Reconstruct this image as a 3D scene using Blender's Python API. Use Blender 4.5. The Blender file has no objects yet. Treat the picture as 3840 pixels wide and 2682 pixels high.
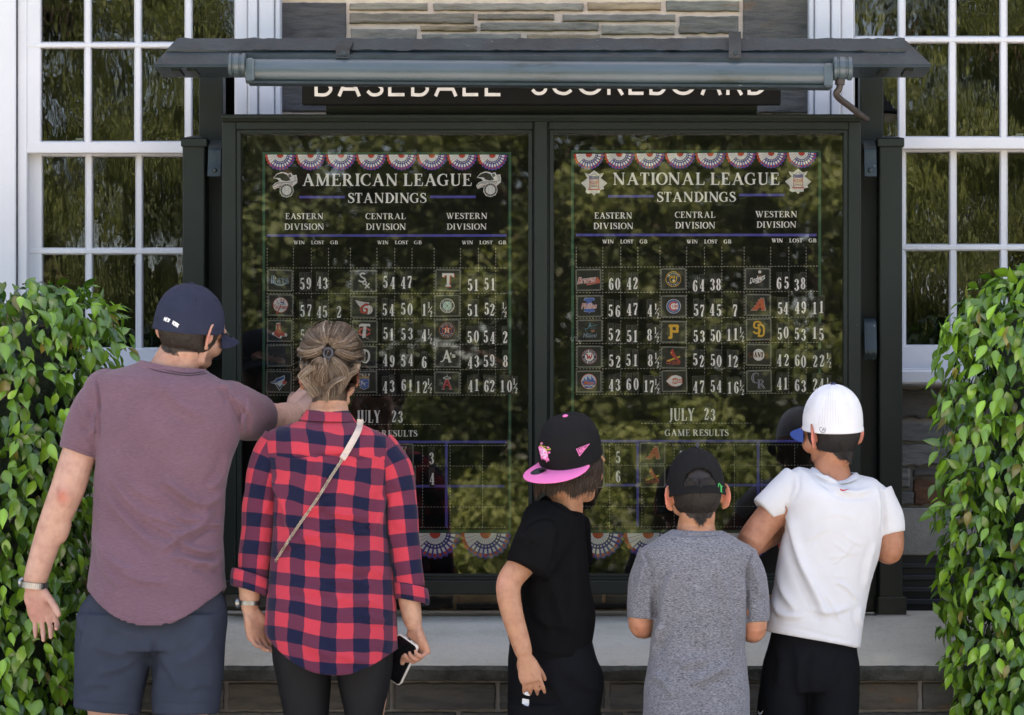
import bpy, bmesh, math, random
import numpy as np
from mathutils import Vector, Matrix, noise as mnoise, Euler

# ---------------------------------------------------------------- camera, light, exposure
SC = bpy.context.scene
F = 10350.0; CX, CY = 2240.0, 2050.0; CAMY = -9.0; CAMZ = 1.04
cam = bpy.data.cameras.new('camera'); camo = bpy.data.objects.new('camera', cam)
SC.collection.objects.link(camo); SC.camera = camo
camo.location = (0, CAMY, CAMZ); camo.rotation_euler = (math.radians(90), 0, 0)
cam.sensor_width = 36; cam.lens = F*36/3840
cam.shift_x = (1920-CX)/3840; cam.shift_y = (CY-1341)/3840
cam.clip_start = 0.1; cam.clip_end = 2000
cam.dof.use_dof = True; cam.dof.focus_distance = 8.75; cam.dof.aperture_fstop = 5.0
SUN_EL, SUN_AZ = 65.0, 14.0          # sun stands behind the building (+Y), a little to the right
w = bpy.data.worlds.new('World'); SC.world = w; w.use_nodes = True
wn = w.node_tree.nodes; wl = w.node_tree.links
sky = wn.new('ShaderNodeTexSky'); sky.sky_type = 'NISHITA'; sky.sun_disc = False
sky.sun_elevation = math.radians(SUN_EL); sky.sun_rotation = math.radians(SUN_AZ)
sky.dust_density = 2.5; sky.air_density = 1.0; sky.ozone_density = 0.8; sky.altitude = 200
wl.new(sky.outputs[0], wn['Background'].inputs[0]); wn['Background'].inputs[1].default_value = 0.15
sl = bpy.data.lights.new('sun', 'SUN'); so = bpy.data.objects.new('sun', sl); SC.collection.objects.link(so)
sl.energy = 5.0; sl.angle = math.radians(0.5); sl.color = (1.0, 0.95, 0.86)
_e, _a = math.radians(SUN_EL), math.radians(SUN_AZ)
sdir = Vector((math.sin(_a)*math.cos(_e), math.cos(_a)*math.cos(_e), math.sin(_e)))   # towards the sun
so.rotation_euler = sdir.to_track_quat('Z', 'Y').to_euler()
SC.view_settings.view_transform = 'Standard'; SC.view_settings.look = 'None'
SC.view_settings.gamma = 1; SC.view_settings.use_curve_mapping = False
SC.view_settings.exposure = 2.22
SC.view_settings.use_white_balance = True; SC.view_settings.white_balance_temperature = 7900; SC.view_settings.white_balance_tint = 16
SC.render.engine = 'CYCLES'
SC.cycles.use_denoising = True
try:
    SC.cycles.denoiser = 'OPENIMAGEDENOISE'; SC.cycles.denoising_prefilter = 'ACCURATE'
except Exception: pass
SC.cycles.max_bounces = 8; SC.cycles.transparent_max_bounces = 12
SC.cycles.sample_clamp_indirect = 6.0
SC.cycles.caustics_reflective = False; SC.cycles.caustics_refractive = False

R = random.Random(7)
NR = np.random.default_rng(7)
PI = math.pi

# ---------------------------------------------------------------- helpers
def W(px, py, Y):                       # point of the photograph at depth Y -> world
    d = Y-CAMY
    return np.array(((px-CX)/F*d, Y, CAMZ-(py-CY)/F*d))
def S(Y): return F/(Y-CAMY)             # photo pixels per metre at depth Y

MATS = {}
def nt(name):
    m = bpy.data.materials.new(name); m.use_nodes = True
    MATS[name] = m
    return m, m.node_tree.nodes, m.node_tree.links, m.node_tree.nodes['Principled BSDF']
def texco(n, l, kind='Object', scale=(1,1,1), rot=(0,0,0)):
    tc = n.new('ShaderNodeTexCoord'); mp = n.new('ShaderNodeMapping')
    mp.inputs['Scale'].default_value = scale; mp.inputs['Rotation'].default_value = rot
    l.new(tc.outputs[kind], mp.inputs[0]); return mp.outputs[0]
def noise_tex(n, l, vec, scale, detail=4, rough=0.6):
    t = n.new('ShaderNodeTexNoise'); t.inputs['Scale'].default_value = scale
    t.inputs['Detail'].default_value = detail; t.inputs['Roughness'].default_value = rough
    l.new(vec, t.inputs['Vector']); return t.outputs[0]
def ramp(n, l, fac, stops):
    r = n.new('ShaderNodeValToRGB'); e = r.color_ramp.elements
    while len(e) < len(stops): e.new(0.5)
    for i, (p, c) in enumerate(stops):
        e[i].position = p; e[i].color = (*c, 1) if len(c) == 3 else c
    l.new(fac, r.inputs[0]); return r.outputs[0]
def mixc(n, l, fac, a, b, mode='MIX'):
    m = n.new('ShaderNodeMix'); m.data_type = 'RGBA'; m.blend_type = mode
    for s, v in ((0, fac), (6, a), (7, b)):
        if isinstance(v, (int, float)): m.inputs[s].default_value = v
        elif isinstance(v, tuple): m.inputs[s].default_value = (*v, 1)
        else: l.new(v, m.inputs[s])
    return m.outputs[2]
def bump(n, l, b, h, strength, dist=0.002, prev=None):
    bp = n.new('ShaderNodeBump'); bp.inputs['Strength'].default_value = strength
    bp.inputs['Distance'].default_value = dist
    l.new(h, bp.inputs['Height'])
    if prev is not None: l.new(prev, bp.inputs['Normal'])
    if b is not None: l.new(bp.outputs[0], b.inputs['Normal'])
    return bp.outputs[0]
def simple(name, col, rough=0.6, var=0.15, vscale=6, bs=0.0, bscale=80, bdist=0.002, spec=0.5, metal=0.0, vstretch=(1,1,1), coat=0.0):
    m, n, l, b = nt(name)
    v = texco(n, l, scale=vstretch)
    f = noise_tex(n, l, v, vscale, 5)
    dk = tuple(c*(1-var) for c in col); lt = tuple(min(1, c*(1+var)) for c in col)
    l.new(ramp(n, l, f, [(0.3, dk), (0.7, lt)]), b.inputs['Base Color'])
    b.inputs['Roughness'].default_value = rough; b.inputs['Specular IOR Level'].default_value = spec
    b.inputs['Metallic'].default_value = metal; b.inputs['Coat Weight'].default_value = coat
    if bs > 0:
        v2 = texco(n, l)
        bump(n, l, b, noise_tex(n, l, v2, bscale, 6), bs, bdist)
    return m
def attr_mat(name, rough=0.5, spec=0.4, attr='Col', bs=0, bscale=200, mul=None):
    m, n, l, b = nt(name)
    a = n.new('ShaderNodeAttribute'); a.attribute_name = attr
    c = a.outputs[0]
    if mul:
        v = texco(n, l); f = noise_tex(n, l, v, mul[0], 6, 0.65)
        c = mixc(n, l, 1.0, c, ramp(n, l, f, [(0.25, (1-mul[1],)*3), (0.75, (1+mul[1],)*3)]), 'MULTIPLY')
    l.new(c, b.inputs['Base Color'])
    b.inputs['Roughness'].default_value = rough; b.inputs['Specular IOR Level'].default_value = spec
    if bs: bump(n, l, b, noise_tex(n, l, texco(n, l), bscale, 6, 0.7), bs, 0.004)
    return m

ROOT = {}                                # object -> world location of its top-level thing
def put(o, parent=None):
    SC.collection.objects.link(o)
    if parent is not None: o.parent = parent
    return o
def tag(o, label=None, cat=None, group=None, kind=None):
    for k, v in (('label', label), ('category', cat), ('group', group), ('kind', kind)):
        if v: o[k] = v
    return o
def thing(name, label, cat, loc=(0,0,0), group=None):
    o = bpy.data.objects.new(name, None); o.location = loc; o.empty_display_size = 0.05
    put(o); ROOT[o] = np.array(loc, float); tag(o, label, cat, group)
    return o

class MB:
    def __init__(s): s.v = []; s.f = []; s.mi = []; s.col = []; s.n = 0; s.uv = {}
    def add(s, verts, faces, mi=0, col=None, uv=None):
        verts = np.asarray(verts, float).reshape(-1, 3)
        if uv is not None: s.uv[s.n] = np.asarray(uv, float)
        s.v.append(verts)
        for f in faces:
            s.f.append(tuple(int(i)+s.n for i in f)); s.mi.append(mi); s.col.append(col)
        s.n += len(verts); return s
    def box(s, x0, x1, y0, y1, z0, z1, b=0.0, mi=0, col=None):
        x0, x1 = min(x0,x1), max(x0,x1); y0, y1 = min(y0,y1), max(y0,y1); z0, z1 = min(z0,z1), max(z0,z1)
        b = min(b, (x1-x0)*.45, (y1-y0)*.45, (z1-z0)*.45)
        if b <= 0:
            v = [(x,y,z) for x in (x0,x1) for y in (y0,y1) for z in (z0,z1)]
            return s.add(v, [(0,1,3,2),(4,6,7,5),(0,4,5,1),(2,3,7,6),(0,2,6,4),(1,5,7,3)], mi, col)
        v = []; L = ((x0,x1),(y0,y1),(z0,z1)); idx = {}
        for i in range(2):
            for j in range(2):
                for k in range(2):
                    c = (i,j,k)
                    for a in range(3):
                        p = [L[q][c[q]]+(b if c[q]==0 else -b) for q in range(3)]; p[a] = L[a][c[a]]
                        idx[(c,a)] = len(v); v.append(p)
        f = []
        for a in range(3):
            o1, o2 = [q for q in range(3) if q != a]
            for e in range(2):
                q = []
                for (u, t) in ((0,0),(1,0),(1,1),(0,1)):
                    c = [0,0,0]; c[a] = e; c[o1] = u; c[o2] = t; q.append(idx[(tuple(c),a)])
                f.append(q)
            for u in range(2):
                for t in range(2):
                    c0 = [0,0,0]; c0[o1] = u; c0[o2] = t; c1 = list(c0); c1[a] = 1
                    f.append((idx[(tuple(c0),o1)], idx[(tuple(c0),o2)], idx[(tuple(c1),o2)], idx[(tuple(c1),o1)]))
        for i in range(2):
            for j in range(2):
                for k in range(2): f.append([idx[((i,j,k),a)] for a in range(3)])
        return s.add(v, f, mi, col)
    def pbox(s, px0, px1, py0, py1, Y0, Y1, b=0.002, mi=0, col=None, ref=None):
        r = Y0 if ref is None else ref                # box whose front outline is given in photo pixels
        p, q = W(px0, py0, r), W(px1, py1, r)
        return s.box(p[0], q[0], Y0, Y1, p[2], q[2], b, mi, col)
    def loft(s, rings, mi=0, col=None, cap0=True, cap1=True, uv=None):
        rings = np.asarray(rings, float); m, n = rings.shape[:2]
        i, j = np.meshgrid(np.arange(m-1), np.arange(n), indexing='ij'); jn = (j+1) % n
        q = np.stack([i*n+j, i*n+jn, (i+1)*n+jn, (i+1)*n+j], -1).reshape(-1, 4)
        f = [tuple(a) for a in q.tolist()]
        if cap0: f.append(tuple(range(n-1, -1, -1)))
        if cap1: f.append(tuple((m-1)*n+k for k in range(n)))
        return s.add(rings.reshape(-1, 3), f, mi, col, None if uv is None else np.asarray(uv).reshape(-1, 2))
    def tube(s, pts, rad, n=8, mi=0, col=None, caps=True):
        pts = np.asarray(pts, float); m = len(pts)
        rad = np.broadcast_to(np.asarray(rad, float), (m,)) if np.ndim(rad) <= 1 else rad
        t = np.gradient(pts, axis=0); t /= np.linalg.norm(t, axis=1)[:, None]+1e-12
        u = np.cross(t[0], (0.13, 0.2, 0.97)); 
        if np.linalg.norm(u) < 1e-3: u = np.cross(t[0], (1, 0, 0))
        u /= np.linalg.norm(u); rings = []; a = np.arange(n)*2*PI/n
        for k in range(m):
            u = u-t[k]*np.dot(u, t[k]); u /= np.linalg.norm(u)+1e-12; v = np.cross(t[k], u)
            rings.append(pts[k]+rad[k]*(np.cos(a)[:,None]*u+np.sin(a)[:,None]*v))
        return s.loft(rings, mi, col, caps, caps)
    def poly(s, pts, mi=0, col=None): return s.add(pts, [tuple(range(len(pts)))], mi, col)
    def prism(s, pts2, y0, y1, mi=0, col=None):           # xz outline extruded along Y
        n = len(pts2); a = [(x, y0, z) for x, z in pts2]+[(x, y1, z) for x, z in pts2]
        f = [tuple(range(n)), tuple(range(2*n-1, n-1, -1))]+[(i, i+n, (i+1) % n+n, (i+1) % n) for i in range(n)]
        return s.add(a, f, mi, col)
    def ellipsoid(s, c, r, nu=20, nv=14, mi=0, col=None, rot=None):
        rings = []
        for i in range(nv+1):
            ph = -PI/2+PI*(i+0.02)/(nv+0.04); a = np.arange(nu)*2*PI/nu
            p = np.stack([np.cos(ph)*np.cos(a)*r[0], np.cos(ph)*np.sin(a)*r[1], np.full(nu, np.sin(ph)*r[2])], -1)
            if rot is not None: p = p @ np.array(rot).T
            rings.append(p+np.array(c))
        return s.loft(rings, mi, col)
    def build(s, name, mats, parent=None, smooth=None, fix=True, label=None):
        me = bpy.data.meshes.new(name)
        V = np.concatenate(s.v) if s.v else np.zeros((0, 3))
        root = parent
        while root is not None and root.parent is not None: root = root.parent
        if root is not None: V = V-ROOT[root]
        me.from_pydata(V.tolist(), [], s.f)
        if not isinstance(mats, (list, tuple)): mats = [mats]
        for m in mats: me.materials.append(m)
        if len(mats) > 1: me.polygons.foreach_set('material_index', np.array(s.mi, dtype=np.int32))
        if any(c is not None for c in s.col):
            at = me.color_attributes.new('Col', 'FLOAT_COLOR', 'CORNER')
            lens = np.array([len(f) for f in s.f]); c = np.array([(*(c or (1,1,1)), 1)[:4] for c in s.col], dtype=np.float32)
            at.data.foreach_set('color', np.repeat(c, lens, axis=0).ravel())
        if s.uv:
            U = np.zeros((len(V), 2))
            for st, u in s.uv.items(): U[st:st+len(u)] = u
            ul = me.uv_layers.new(name='UVMap')
            li = np.zeros(len(me.loops), dtype=np.int32); me.loops.foreach_get('vertex_index', li)
            ul.data.foreach_set('uv', U[li].astype(np.float32).ravel())
        if fix:
            bm = bmesh.new(); bm.from_mesh(me); bmesh.ops.recalc_face_normals(bm, faces=bm.faces); bm.to_mesh(me); bm.free()
        if smooth is not None:
            me.shade_smooth()
            if smooth < 180: me.set_sharp_from_angle(angle=math.radians(smooth))
        me.update()
        o = bpy.data.objects.new(name, me); put(o, parent)
        if parent is None: ROOT[o] = np.zeros(3)
        if label: o['label'] = label
        return o
def rebase(o):
    """move a single-mesh thing's origin to the bottom of its own mesh"""
    me = o.data; co = np.zeros(len(me.vertices)*3, dtype=np.float32); me.vertices.foreach_get('co', co); co = co.reshape(-1, 3)
    b = np.array([(co[:,0].min()+co[:,0].max())/2, (co[:,1].min()+co[:,1].max())/2, co[:,2].min()], dtype=np.float32)
    me.vertices.foreach_set('co', (co-b).ravel()); o.location = b.tolist(); me.update(); ROOT[o] = b.astype(float); return o

def catmull(P, k=8, closed=False):
    P = np.asarray(P, float); n = len(P); out = []
    rng = range(n) if closed else range(n-1)
    for i in rng:
        if closed: p0, p1, p2, p3 = P[(i-1) % n], P[i], P[(i+1) % n], P[(i+2) % n]
        else: p0, p1, p2, p3 = P[max(i-1,0)], P[i], P[i+1], P[min(i+2,n-1)]
        for t in np.arange(k)/k:
            out.append(0.5*((2*p1)+(-p0+p2)*t+(2*p0-5*p1+4*p2-p3)*t*t+(-p0+3*p1-3*p2+p3)*t**3))
    if not closed: out.append(P[-1])
    return np.array(out)
def interp(xs, pts):
    """columns of pts = (key, v1, v2...) smoothly interpolated at xs (monotone-ish cubic)"""
    pts = np.asarray(pts, float); k = pts[:,0]; res = []
    for c in range(1, pts.shape[1]):
        v = pts[:,c]; m = np.gradient(v, k) if len(k) > 2 else np.full(len(k), (v[-1]-v[0])/(k[-1]-k[0]))
        x = np.clip(xs, k[0], k[-1]); i = np.clip(np.searchsorted(k, x)-1, 0, len(k)-2)
        h = k[i+1]-k[i]; t = (x-k[i])/h
        res.append((2*t**3-3*t**2+1)*v[i]+(t**3-2*t**2+t)*h*m[i]+(-2*t**3+3*t**2)*v[i+1]+(t**3-t**2)*h*m[i+1])
    return np.array(res)
# ---------------------------------------------------------------- lettering drawn as variable-width strokes
def strip(pts, smooth=True, k=5):
    P = np.asarray(pts, float)
    if smooth and len(P) > 2: P = catmull(P, k)
    d = np.gradient(P[:, :2], axis=0); d /= np.linalg.norm(d, axis=1)[:, None]+1e-9
    nrm = np.stack([-d[:,1], d[:,0]], -1); h = P[:, 2:3]/2
    return P[:, :2]+nrm*h, P[:, :2]-nrm*h
T, t_, sr = 0.155, 0.06, 0.045
def L_(x0, y0, x1, y1, w): return ([(x0,y0,w),(x1,y1,w)], False)
def sf(x, y, w=0.15): return L_(x-w, y+(0.022 if y < .5 else -0.022), x+w, y+(0.022 if y < .5 else -0.022), sr)
def stem(x, w=T, a=0.0, b=1.0, s0=True, s1=True):
    r = [L_(x, a, x, b, w)]
    if s0: r.append(sf(x, a, w/2+.075))
    if s1: r.append(sf(x, b, w/2+.075))
    return r
def C_(*p): return (list(p), True)
def oval(cx, cy, rx, ry, wx, wy, n=12):
    return ([(cx+rx*math.cos(a), cy+ry*math.sin(a), wy+(wx-wy)*abs(math.cos(a))**1.5) for a in np.linspace(0, 2*PI, n+1)], True)
SERIF = {
 'A': [L_(.09,.02,.37,.99,t_+.01), L_(.35,.99,.66,.02,T), L_(.18,.34,.54,.34,.05), sf(.08,0,.11), sf(.66,0,.13)],
 'B': stem(.15)+[C_((.18,.97,.05),(.40,.95,.07),(.52,.76,.14),(.40,.56,.06),(.18,.53,.05)), C_((.18,.53,.05),(.43,.51,.07),(.58,.27,.155),(.43,.04,.07),(.18,.03,.05))],
 'C': [C_((.68,.75,.04),(.6,.92,.05),(.42,.975,.05),(.19,.82,.12),(.1,.5,.16),(.19,.18,.12),(.43,.025,.05),(.62,.08,.05),(.71,.25,.035)), L_(.68,.7,.68,.99,.04)],
 'D': stem(.15)+[C_((.18,.97,.05),(.45,.94,.08),(.68,.5,.165),(.45,.06,.08),(.18,.03,.05))],
 'E': stem(.15)+[L_(.15,.972,.55,.972,.05), L_(.55,1,.535,.76,.045), L_(.15,.52,.42,.52,.05), L_(.42,.64,.42,.4,.04), L_(.15,.028,.58,.028,.05), L_(.58,.0,.61,.26,.045)],
 'F': stem(.15)+[L_(.15,.972,.55,.972,.05), L_(.55,1,.535,.76,.045), L_(.15,.52,.42,.52,.05), L_(.42,.64,.42,.4,.04)],
 'G': [C_((.68,.75,.04),(.6,.92,.05),(.42,.975,.05),(.19,.82,.12),(.1,.5,.16),(.19,.18,.12),(.43,.025,.05),(.68,.1,.06)), L_(.68,.7,.68,.99,.04), L_(.67,.05,.67,.42,.14), sf(.67,.42,.14)],
 'H': stem(.15)+stem(.68)+[L_(.15,.52,.68,.52,.05)],
 'I': stem(.16),
 'J': [L_(.22,.25,.22,1,T), C_((.22,.28,T),(.2,.05,.12),(.1,-.08,.06),(-.02,-.06,.09)), sf(.22,1,.15)],
 'K': stem(.15)+[L_(.2,.45,.6,.98,.06), L_(.3,.56,.66,.02,T), sf(.6,1,.12), sf(.66,0,.12)],
 'L': stem(.15)+[L_(.15,.028,.56,.028,.05), L_(.56,0,.59,.28,.045)],
 'M': stem(.12,.06)+[L_(.14,.99,.46,.03,T), L_(.46,.03,.78,.99,.06)]+stem(.82,T),
 'N': stem(.12,.06)+[L_(.1,.97,.68,.03,T)]+stem(.7,.06,.0,1,False),
 'O': [oval(.41,.5,.32,.48,.16,.05)],
 'P': stem(.15)+[C_((.18,.97,.05),(.42,.95,.07),(.54,.74,.15),(.42,.5,.06),(.18,.47,.05))],
 'R': stem(.15)+[C_((.18,.97,.05),(.40,.95,.07),(.52,.75,.14),(.40,.53,.06),(.18,.5,.05)), L_(.36,.5,.64,.03,.15), sf(.67,0,.1)],
 'S': [C_((.46,.76,.04),(.41,.92,.05),(.27,.975,.06),(.12,.88,.1),(.12,.7,.13),(.28,.55,.17),(.46,.4,.15),(.5,.2,.12),(.38,.05,.06),(.22,.025,.05),(.1,.1,.05),(.06,.27,.04)), L_(.47,.72,.47,.99,.035), L_(.05,.3,.05,.0,.035)],
 'T': stem(.32,T,0,1,True,False)+[L_(.03,.972,.61,.972,.05), L_(.04,1,.03,.74,.045), L_(.6,1,.61,.74,.045)],
 'U': [L_(.16,.25,.16,1,T), C_((.16,.3,T),(.2,.1,.13),(.38,.025,.07),(.58,.12,.06),(.62,.32,.06)), L_(.62,.3,.62,1,.06), sf(.16,1,.15), sf(.62,1,.11)],
 'V': [L_(.09,.98,.37,.0,T), L_(.36,.0,.63,.98,.06), sf(.09,1,.13), sf(.63,1,.1)],
 'W': [L_(.08,.98,.32,.0,.14), L_(.32,.0,.53,.9,.055), L_(.45,.98,.68,.0,.14), L_(.68,.0,.92,.98,.055), sf(.08,1,.12), sf(.45,1,.1), sf(.92,1,.1)],
 'Y': [L_(.08,.98,.35,.45,T), L_(.63,.98,.35,.45,.06), sf(.08,1,.12), sf(.63,1,.1)]+stem(.35,T,0,.5,True,False),
}
DIG = {
 '0': [oval(.21,.5,.155,.48,.125,.04)],
 '1': [L_(.22,0,.22,1,.13), L_(.05,.025,.39,.025,.05), C_((.22,.97,.06),(.15,.88,.05),(.06,.85,.04))],
 '2': [C_((.09,.74,.13),(.09,.86,.08),(.2,.975,.05),(.33,.85,.12),(.33,.66,.13),(.2,.36,.08),(.07,.1,.05)), L_(.05,.055,.36,.055,.11), L_(.385,.26,.36,.05,.045)],
 '3': [C_((.09,.76,.13),(.1,.89,.07),(.2,.975,.05),(.32,.86,.11),(.32,.67,.12),(.26,.55,.06),(.16,.525,.04)), C_((.16,.525,.04),(.28,.49,.06),(.345,.33,.13),(.33,.14,.12),(.2,.025,.05),(.1,.1,.07),(.08,.23,.13))],
 '4': [L_(.29,.99,.04,.3,.05), L_(.03,.27,.43,.27,.055), L_(.29,0,.29,1,.125), L_(.16,.025,.42,.025,.05)],
 '5': [L_(.1,.93,.36,.94,.12), L_(.095,.98,.09,.5,.045), C_((.09,.52,.04),(.18,.6,.05),(.31,.52,.1),(.345,.32,.135),(.32,.12,.11),(.2,.025,.05),(.1,.09,.07),(.08,.22,.13))],
 '6': [C_((.33,.78,.12),(.32,.9,.07),(.22,.975,.05),(.11,.82,.1),(.075,.5,.13),(.09,.2,.12),(.21,.025,.05),(.33,.14,.1),(.345,.32,.12),(.31,.5,.09),(.21,.585,.04),(.12,.48,.05))],
 '7': [L_(.05,.935,.37,.935,.13), C_((.37,.93,.05),(.3,.6,.08),(.2,.3,.12),(.18,.0,.14)), L_(.065,.99,.05,.72,.045)],
 '8': [oval(.21,.75,.12,.225,.11,.045), oval(.21,.27,.145,.245,.125,.045)],
}
DIG['9'] = [([(.42-x, 1-y, w_) for x, y, w_ in p], s_) for p, s_ in DIG['6']]
SANSW = 0.13
def _sans():
    s = SANSW; a = {}
    a['A'] = [L_(.05,0,.36,1,s), L_(.36,1,.67,0,s), L_(.16,.3,.56,.3,s)]
    a['B'] = [L_(.12,0,.12,1,s), C_((.12,.94,s),(.4,.94,s),(.52,.76,s),(.4,.55,s),(.12,.54,s)), C_((.12,.54,s),(.42,.54,s),(.57,.3,s),(.42,.07,s),(.12,.065,s))]
    a['S'] = [C_((.5,.8,s),(.4,.93,s),(.25,.93,s),(.12,.8,s),(.16,.62,s),(.32,.5,s),(.48,.38,s),(.5,.2,s),(.38,.07,s),(.2,.07,s),(.07,.22,s))]
    a['E'] = [L_(.12,0,.12,1,s), L_(.12,.935,.55,.935,s), L_(.12,.51,.5,.51,s), L_(.12,.065,.57,.065,s)]
    a['L'] = [L_(.12,0,.12,1,s), L_(.12,.065,.55,.065,s)]
    a['C'] = [C_((.72,.8,s),(.58,.92,s),(.42,.945,s),(.2,.83,s),(.1,.5,s),(.2,.17,s),(.42,.055,s),(.58,.08,s),(.72,.2,s))]
    a['O'] = [oval(.45,.5,.38,.44,s,s,16)]
    a['R'] = [L_(.12,0,.12,1,s), C_((.12,.935,s),(.4,.935,s),(.53,.74,s),(.4,.52,s),(.12,.5,s)), L_(.34,.5,.58,0,s)]
    a['D'] = [L_(.12,0,.12,1,s), C_((.12,.935,s),(.4,.92,s),(.6,.72,s),(.62,.5,s),(.6,.28,s),(.4,.08,s),(.12,.065,s))]
    a['N'] = [L_(.12,0,.12,1,s), L_(.12,.95,.58,.05,s), L_(.58,0,.58,1,s)]
    a['W'] = [L_(.04,1,.25,0,s), L_(.25,0,.45,.9,s), L_(.45,.9,.65,0,s), L_(.65,0,.86,1,s)]
    a['Y'] = [L_(.04,1,.33,.45,s), L_(.62,1,.33,.45,s), L_(.33,0,.33,.5,s)]
    a['K'] = [L_(.12,0,.12,1,s), L_(.14,.4,.56,1,s), L_(.28,.6,.6,0,s)]
    a['I'] = [L_(.12,0,.12,1,s)]
    a['M'] = [L_(.1,0,.1,1,s), L_(.1,.95,.4,.2,s), L_(.4,.2,.7,.95,s), L_(.7,0,.7,1,s)]
    a['T'] = [L_(.3,0,.3,1,s), L_(.02,.935,.58,.935,s)]
    a['U'] = [C_((.12,1,s),(.12,.3,s),(.22,.08,s),(.44,.08,s),(.54,.3,s),(.54,1,s))]
    a['G'] = a['C']+[L_(.45,.48,.72,.48,s), L_(.7,.5,.7,.1,s)]
    a['H'] = [L_(.12,0,.12,1,s), L_(.56,0,.56,1,s), L_(.12,.5,.56,.5,s)]
    a['V'] = [L_(.04,1,.33,0,s), L_(.33,0,.62,1,s)]
    a['P'] = [L_(.12,0,.12,1,s), C_((.12,.935,s),(.42,.935,s),(.55,.72,s),(.42,.48,s),(.12,.46,s))]
    return a
SANS = _sans()
def glyph_run(text, font, sp=0.07, space=0.3):
    out = []; x = 0
    for ch in text:
        if ch == ' ': x += space; continue
        G = font[ch]; xs = [p[0] for s_ in G for p in s_[0]]; lo, hi = min(xs), max(xs)
        if font is DIG: lo, hi = 0.0, 0.42
        for p, s_ in G: out.append(([(a-lo+x+.06, b, c) for a, b, c in p], s_))
        x += hi-lo+.12+sp
    return out, x-sp
def put_glyphs(mb, run, width, x0, x1, ybase, ytop, fn, mi=0, col=None, y0=0.0, wmul=1.0, dy=0.00004):
    """write strokes between photo x0..x1, baseline ybase and cap line ytop; fn(px, py, lift) -> world"""
    h = ybase-ytop; sx = (x1-x0)/width; k = 0
    for p, sm in run:
        q = [(a*sx/h, b, c*wmul) for a, b, c in p]        # keep stroke weight isotropic in cap heights
        A, B = strip(q, sm); n = len(A)
        P = [fn(x0+a[0]*h, ybase-a[1]*h, y0+k*dy) for a in A]+[fn(x0+a[0]*h, ybase-a[1]*h, y0+k*dy) for a in B]
        mb.add(P, [(i, i+1, n+i+1, n+i) for i in range(n-1)], mi, col); k += 1
def write(mb, text, font, x0, x1, ytop, ybase, Y, mi=0, col=None, lift=0.0, wmul=1.0, sp=0.07, space=0.3):
    run, wd = glyph_run(text, font, sp, space)
    put_glyphs(mb, run, wd, x0, x1, ybase, ytop, lambda a, b, o: W(a, b, Y-o), mi, col, lift, wmul)
# ---------------------------------------------------------------- materials of the setting
M_white = simple('white_paint', (.58,.58,.60), .45, .05, 3, .12, 60, .001)
def chipped(m, lo=.70, col=(.085,.088,.085), sc=55):
    n, l = m.node_tree.nodes, m.node_tree.links; b = n['Principled BSDF']; src = b.inputs['Base Color'].links[0].from_socket
    f = noise_tex(n, l, texco(n, l), sc, 3, .8); k = ramp(n, l, f, [(lo,(0,0,0)),(lo+.03,(1,1,1))]); l.new(mixc(n, l, k, src, col), b.inputs['Base Color']); return m
M_green = simple('dark_green_paint', (.0110,.0150,.0118), .45, .15, 5, .15, 90, .001, .22)
M_greenb = simple('weathered_green_paint', (.018,.029,.033), .45, .35, 9, .6, 45, .003, .35)
chipped(M_green, .725); chipped(M_greenb, .69, (.13,.15,.15), 40); chipped(M_white, .755, (.34,.33,.31), 22)
def lamp_paint():
    m, n, l, b = nt('blue_green_metal_paint')
    f = noise_tex(n, l, texco(n, l, scale=(1,3,6)), 3.2, 7, .7)
    c = ramp(n, l, f, [(.3,(.026,.032,.022)),(.43,(.055,.078,.088)),(.7,(.072,.098,.112))])
    l.new(c, b.inputs['Base Color']); b.inputs['Roughness'].default_value = .32
    bump(n, l, b, noise_tex(n, l, texco(n, l), 5, 5), .5, .006)
    return m
M_lamp = lamp_paint()
M_sign = simple('black_sign_paint', (.0055,.0058,.0065), .7, .3, 12, .2, 120, .002, .2)
M_letter = simple('weathered_white_letters', (.76,.77,.79), .6, .12, 30, .2, 100)
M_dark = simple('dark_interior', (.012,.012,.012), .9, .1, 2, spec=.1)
M_mortar = simple('tan_mortar', (.74,.575,.455), .95, .16, 14, .8, 120, .004, .1)
M_mortarg = simple('gray_mortar', (.27,.25,.23), .95, .2, 14, .8, 120, .004, .1)
def stone_mat():
    m, n, l, b = nt('layered_fieldstone')
    a = n.new('ShaderNodeAttribute'); a.attribute_name = 'Col'
    f = noise_tex(n, l, texco(n, l, scale=(4, 4, 22)), 2.2, 8, .68)
    g = noise_tex(n, l, texco(n, l, scale=(2, 2, 5)), 3.3, 5, .6)
    c = mixc(n, l, 1, a.outputs[0], ramp(n, l, f, [(.28,(.5,.5,.52)),(.52,(1,1,1)),(.75,(1.35,1.3,1.22))]), 'MULTIPLY')
    rust = ramp(n, l, g, [(.60,(0,0,0)),(.70,(1,1,1))])
    c = mixc(n, l, rust, c, mixc(n, l, .5, c, (.20,.105,.055)))
    l.new(c, b.inputs['Base Color']); b.inputs['Roughness'].default_value = .8; b.inputs['Specular IOR Level'].default_value = .3
    h = bump(n, l, None, f, .9, .012)
    bump(n, l, b, noise_tex(n, l, texco(n, l), 60, 6, .7), .5, .004, h)
    return m
M_stone = stone_mat()
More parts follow.
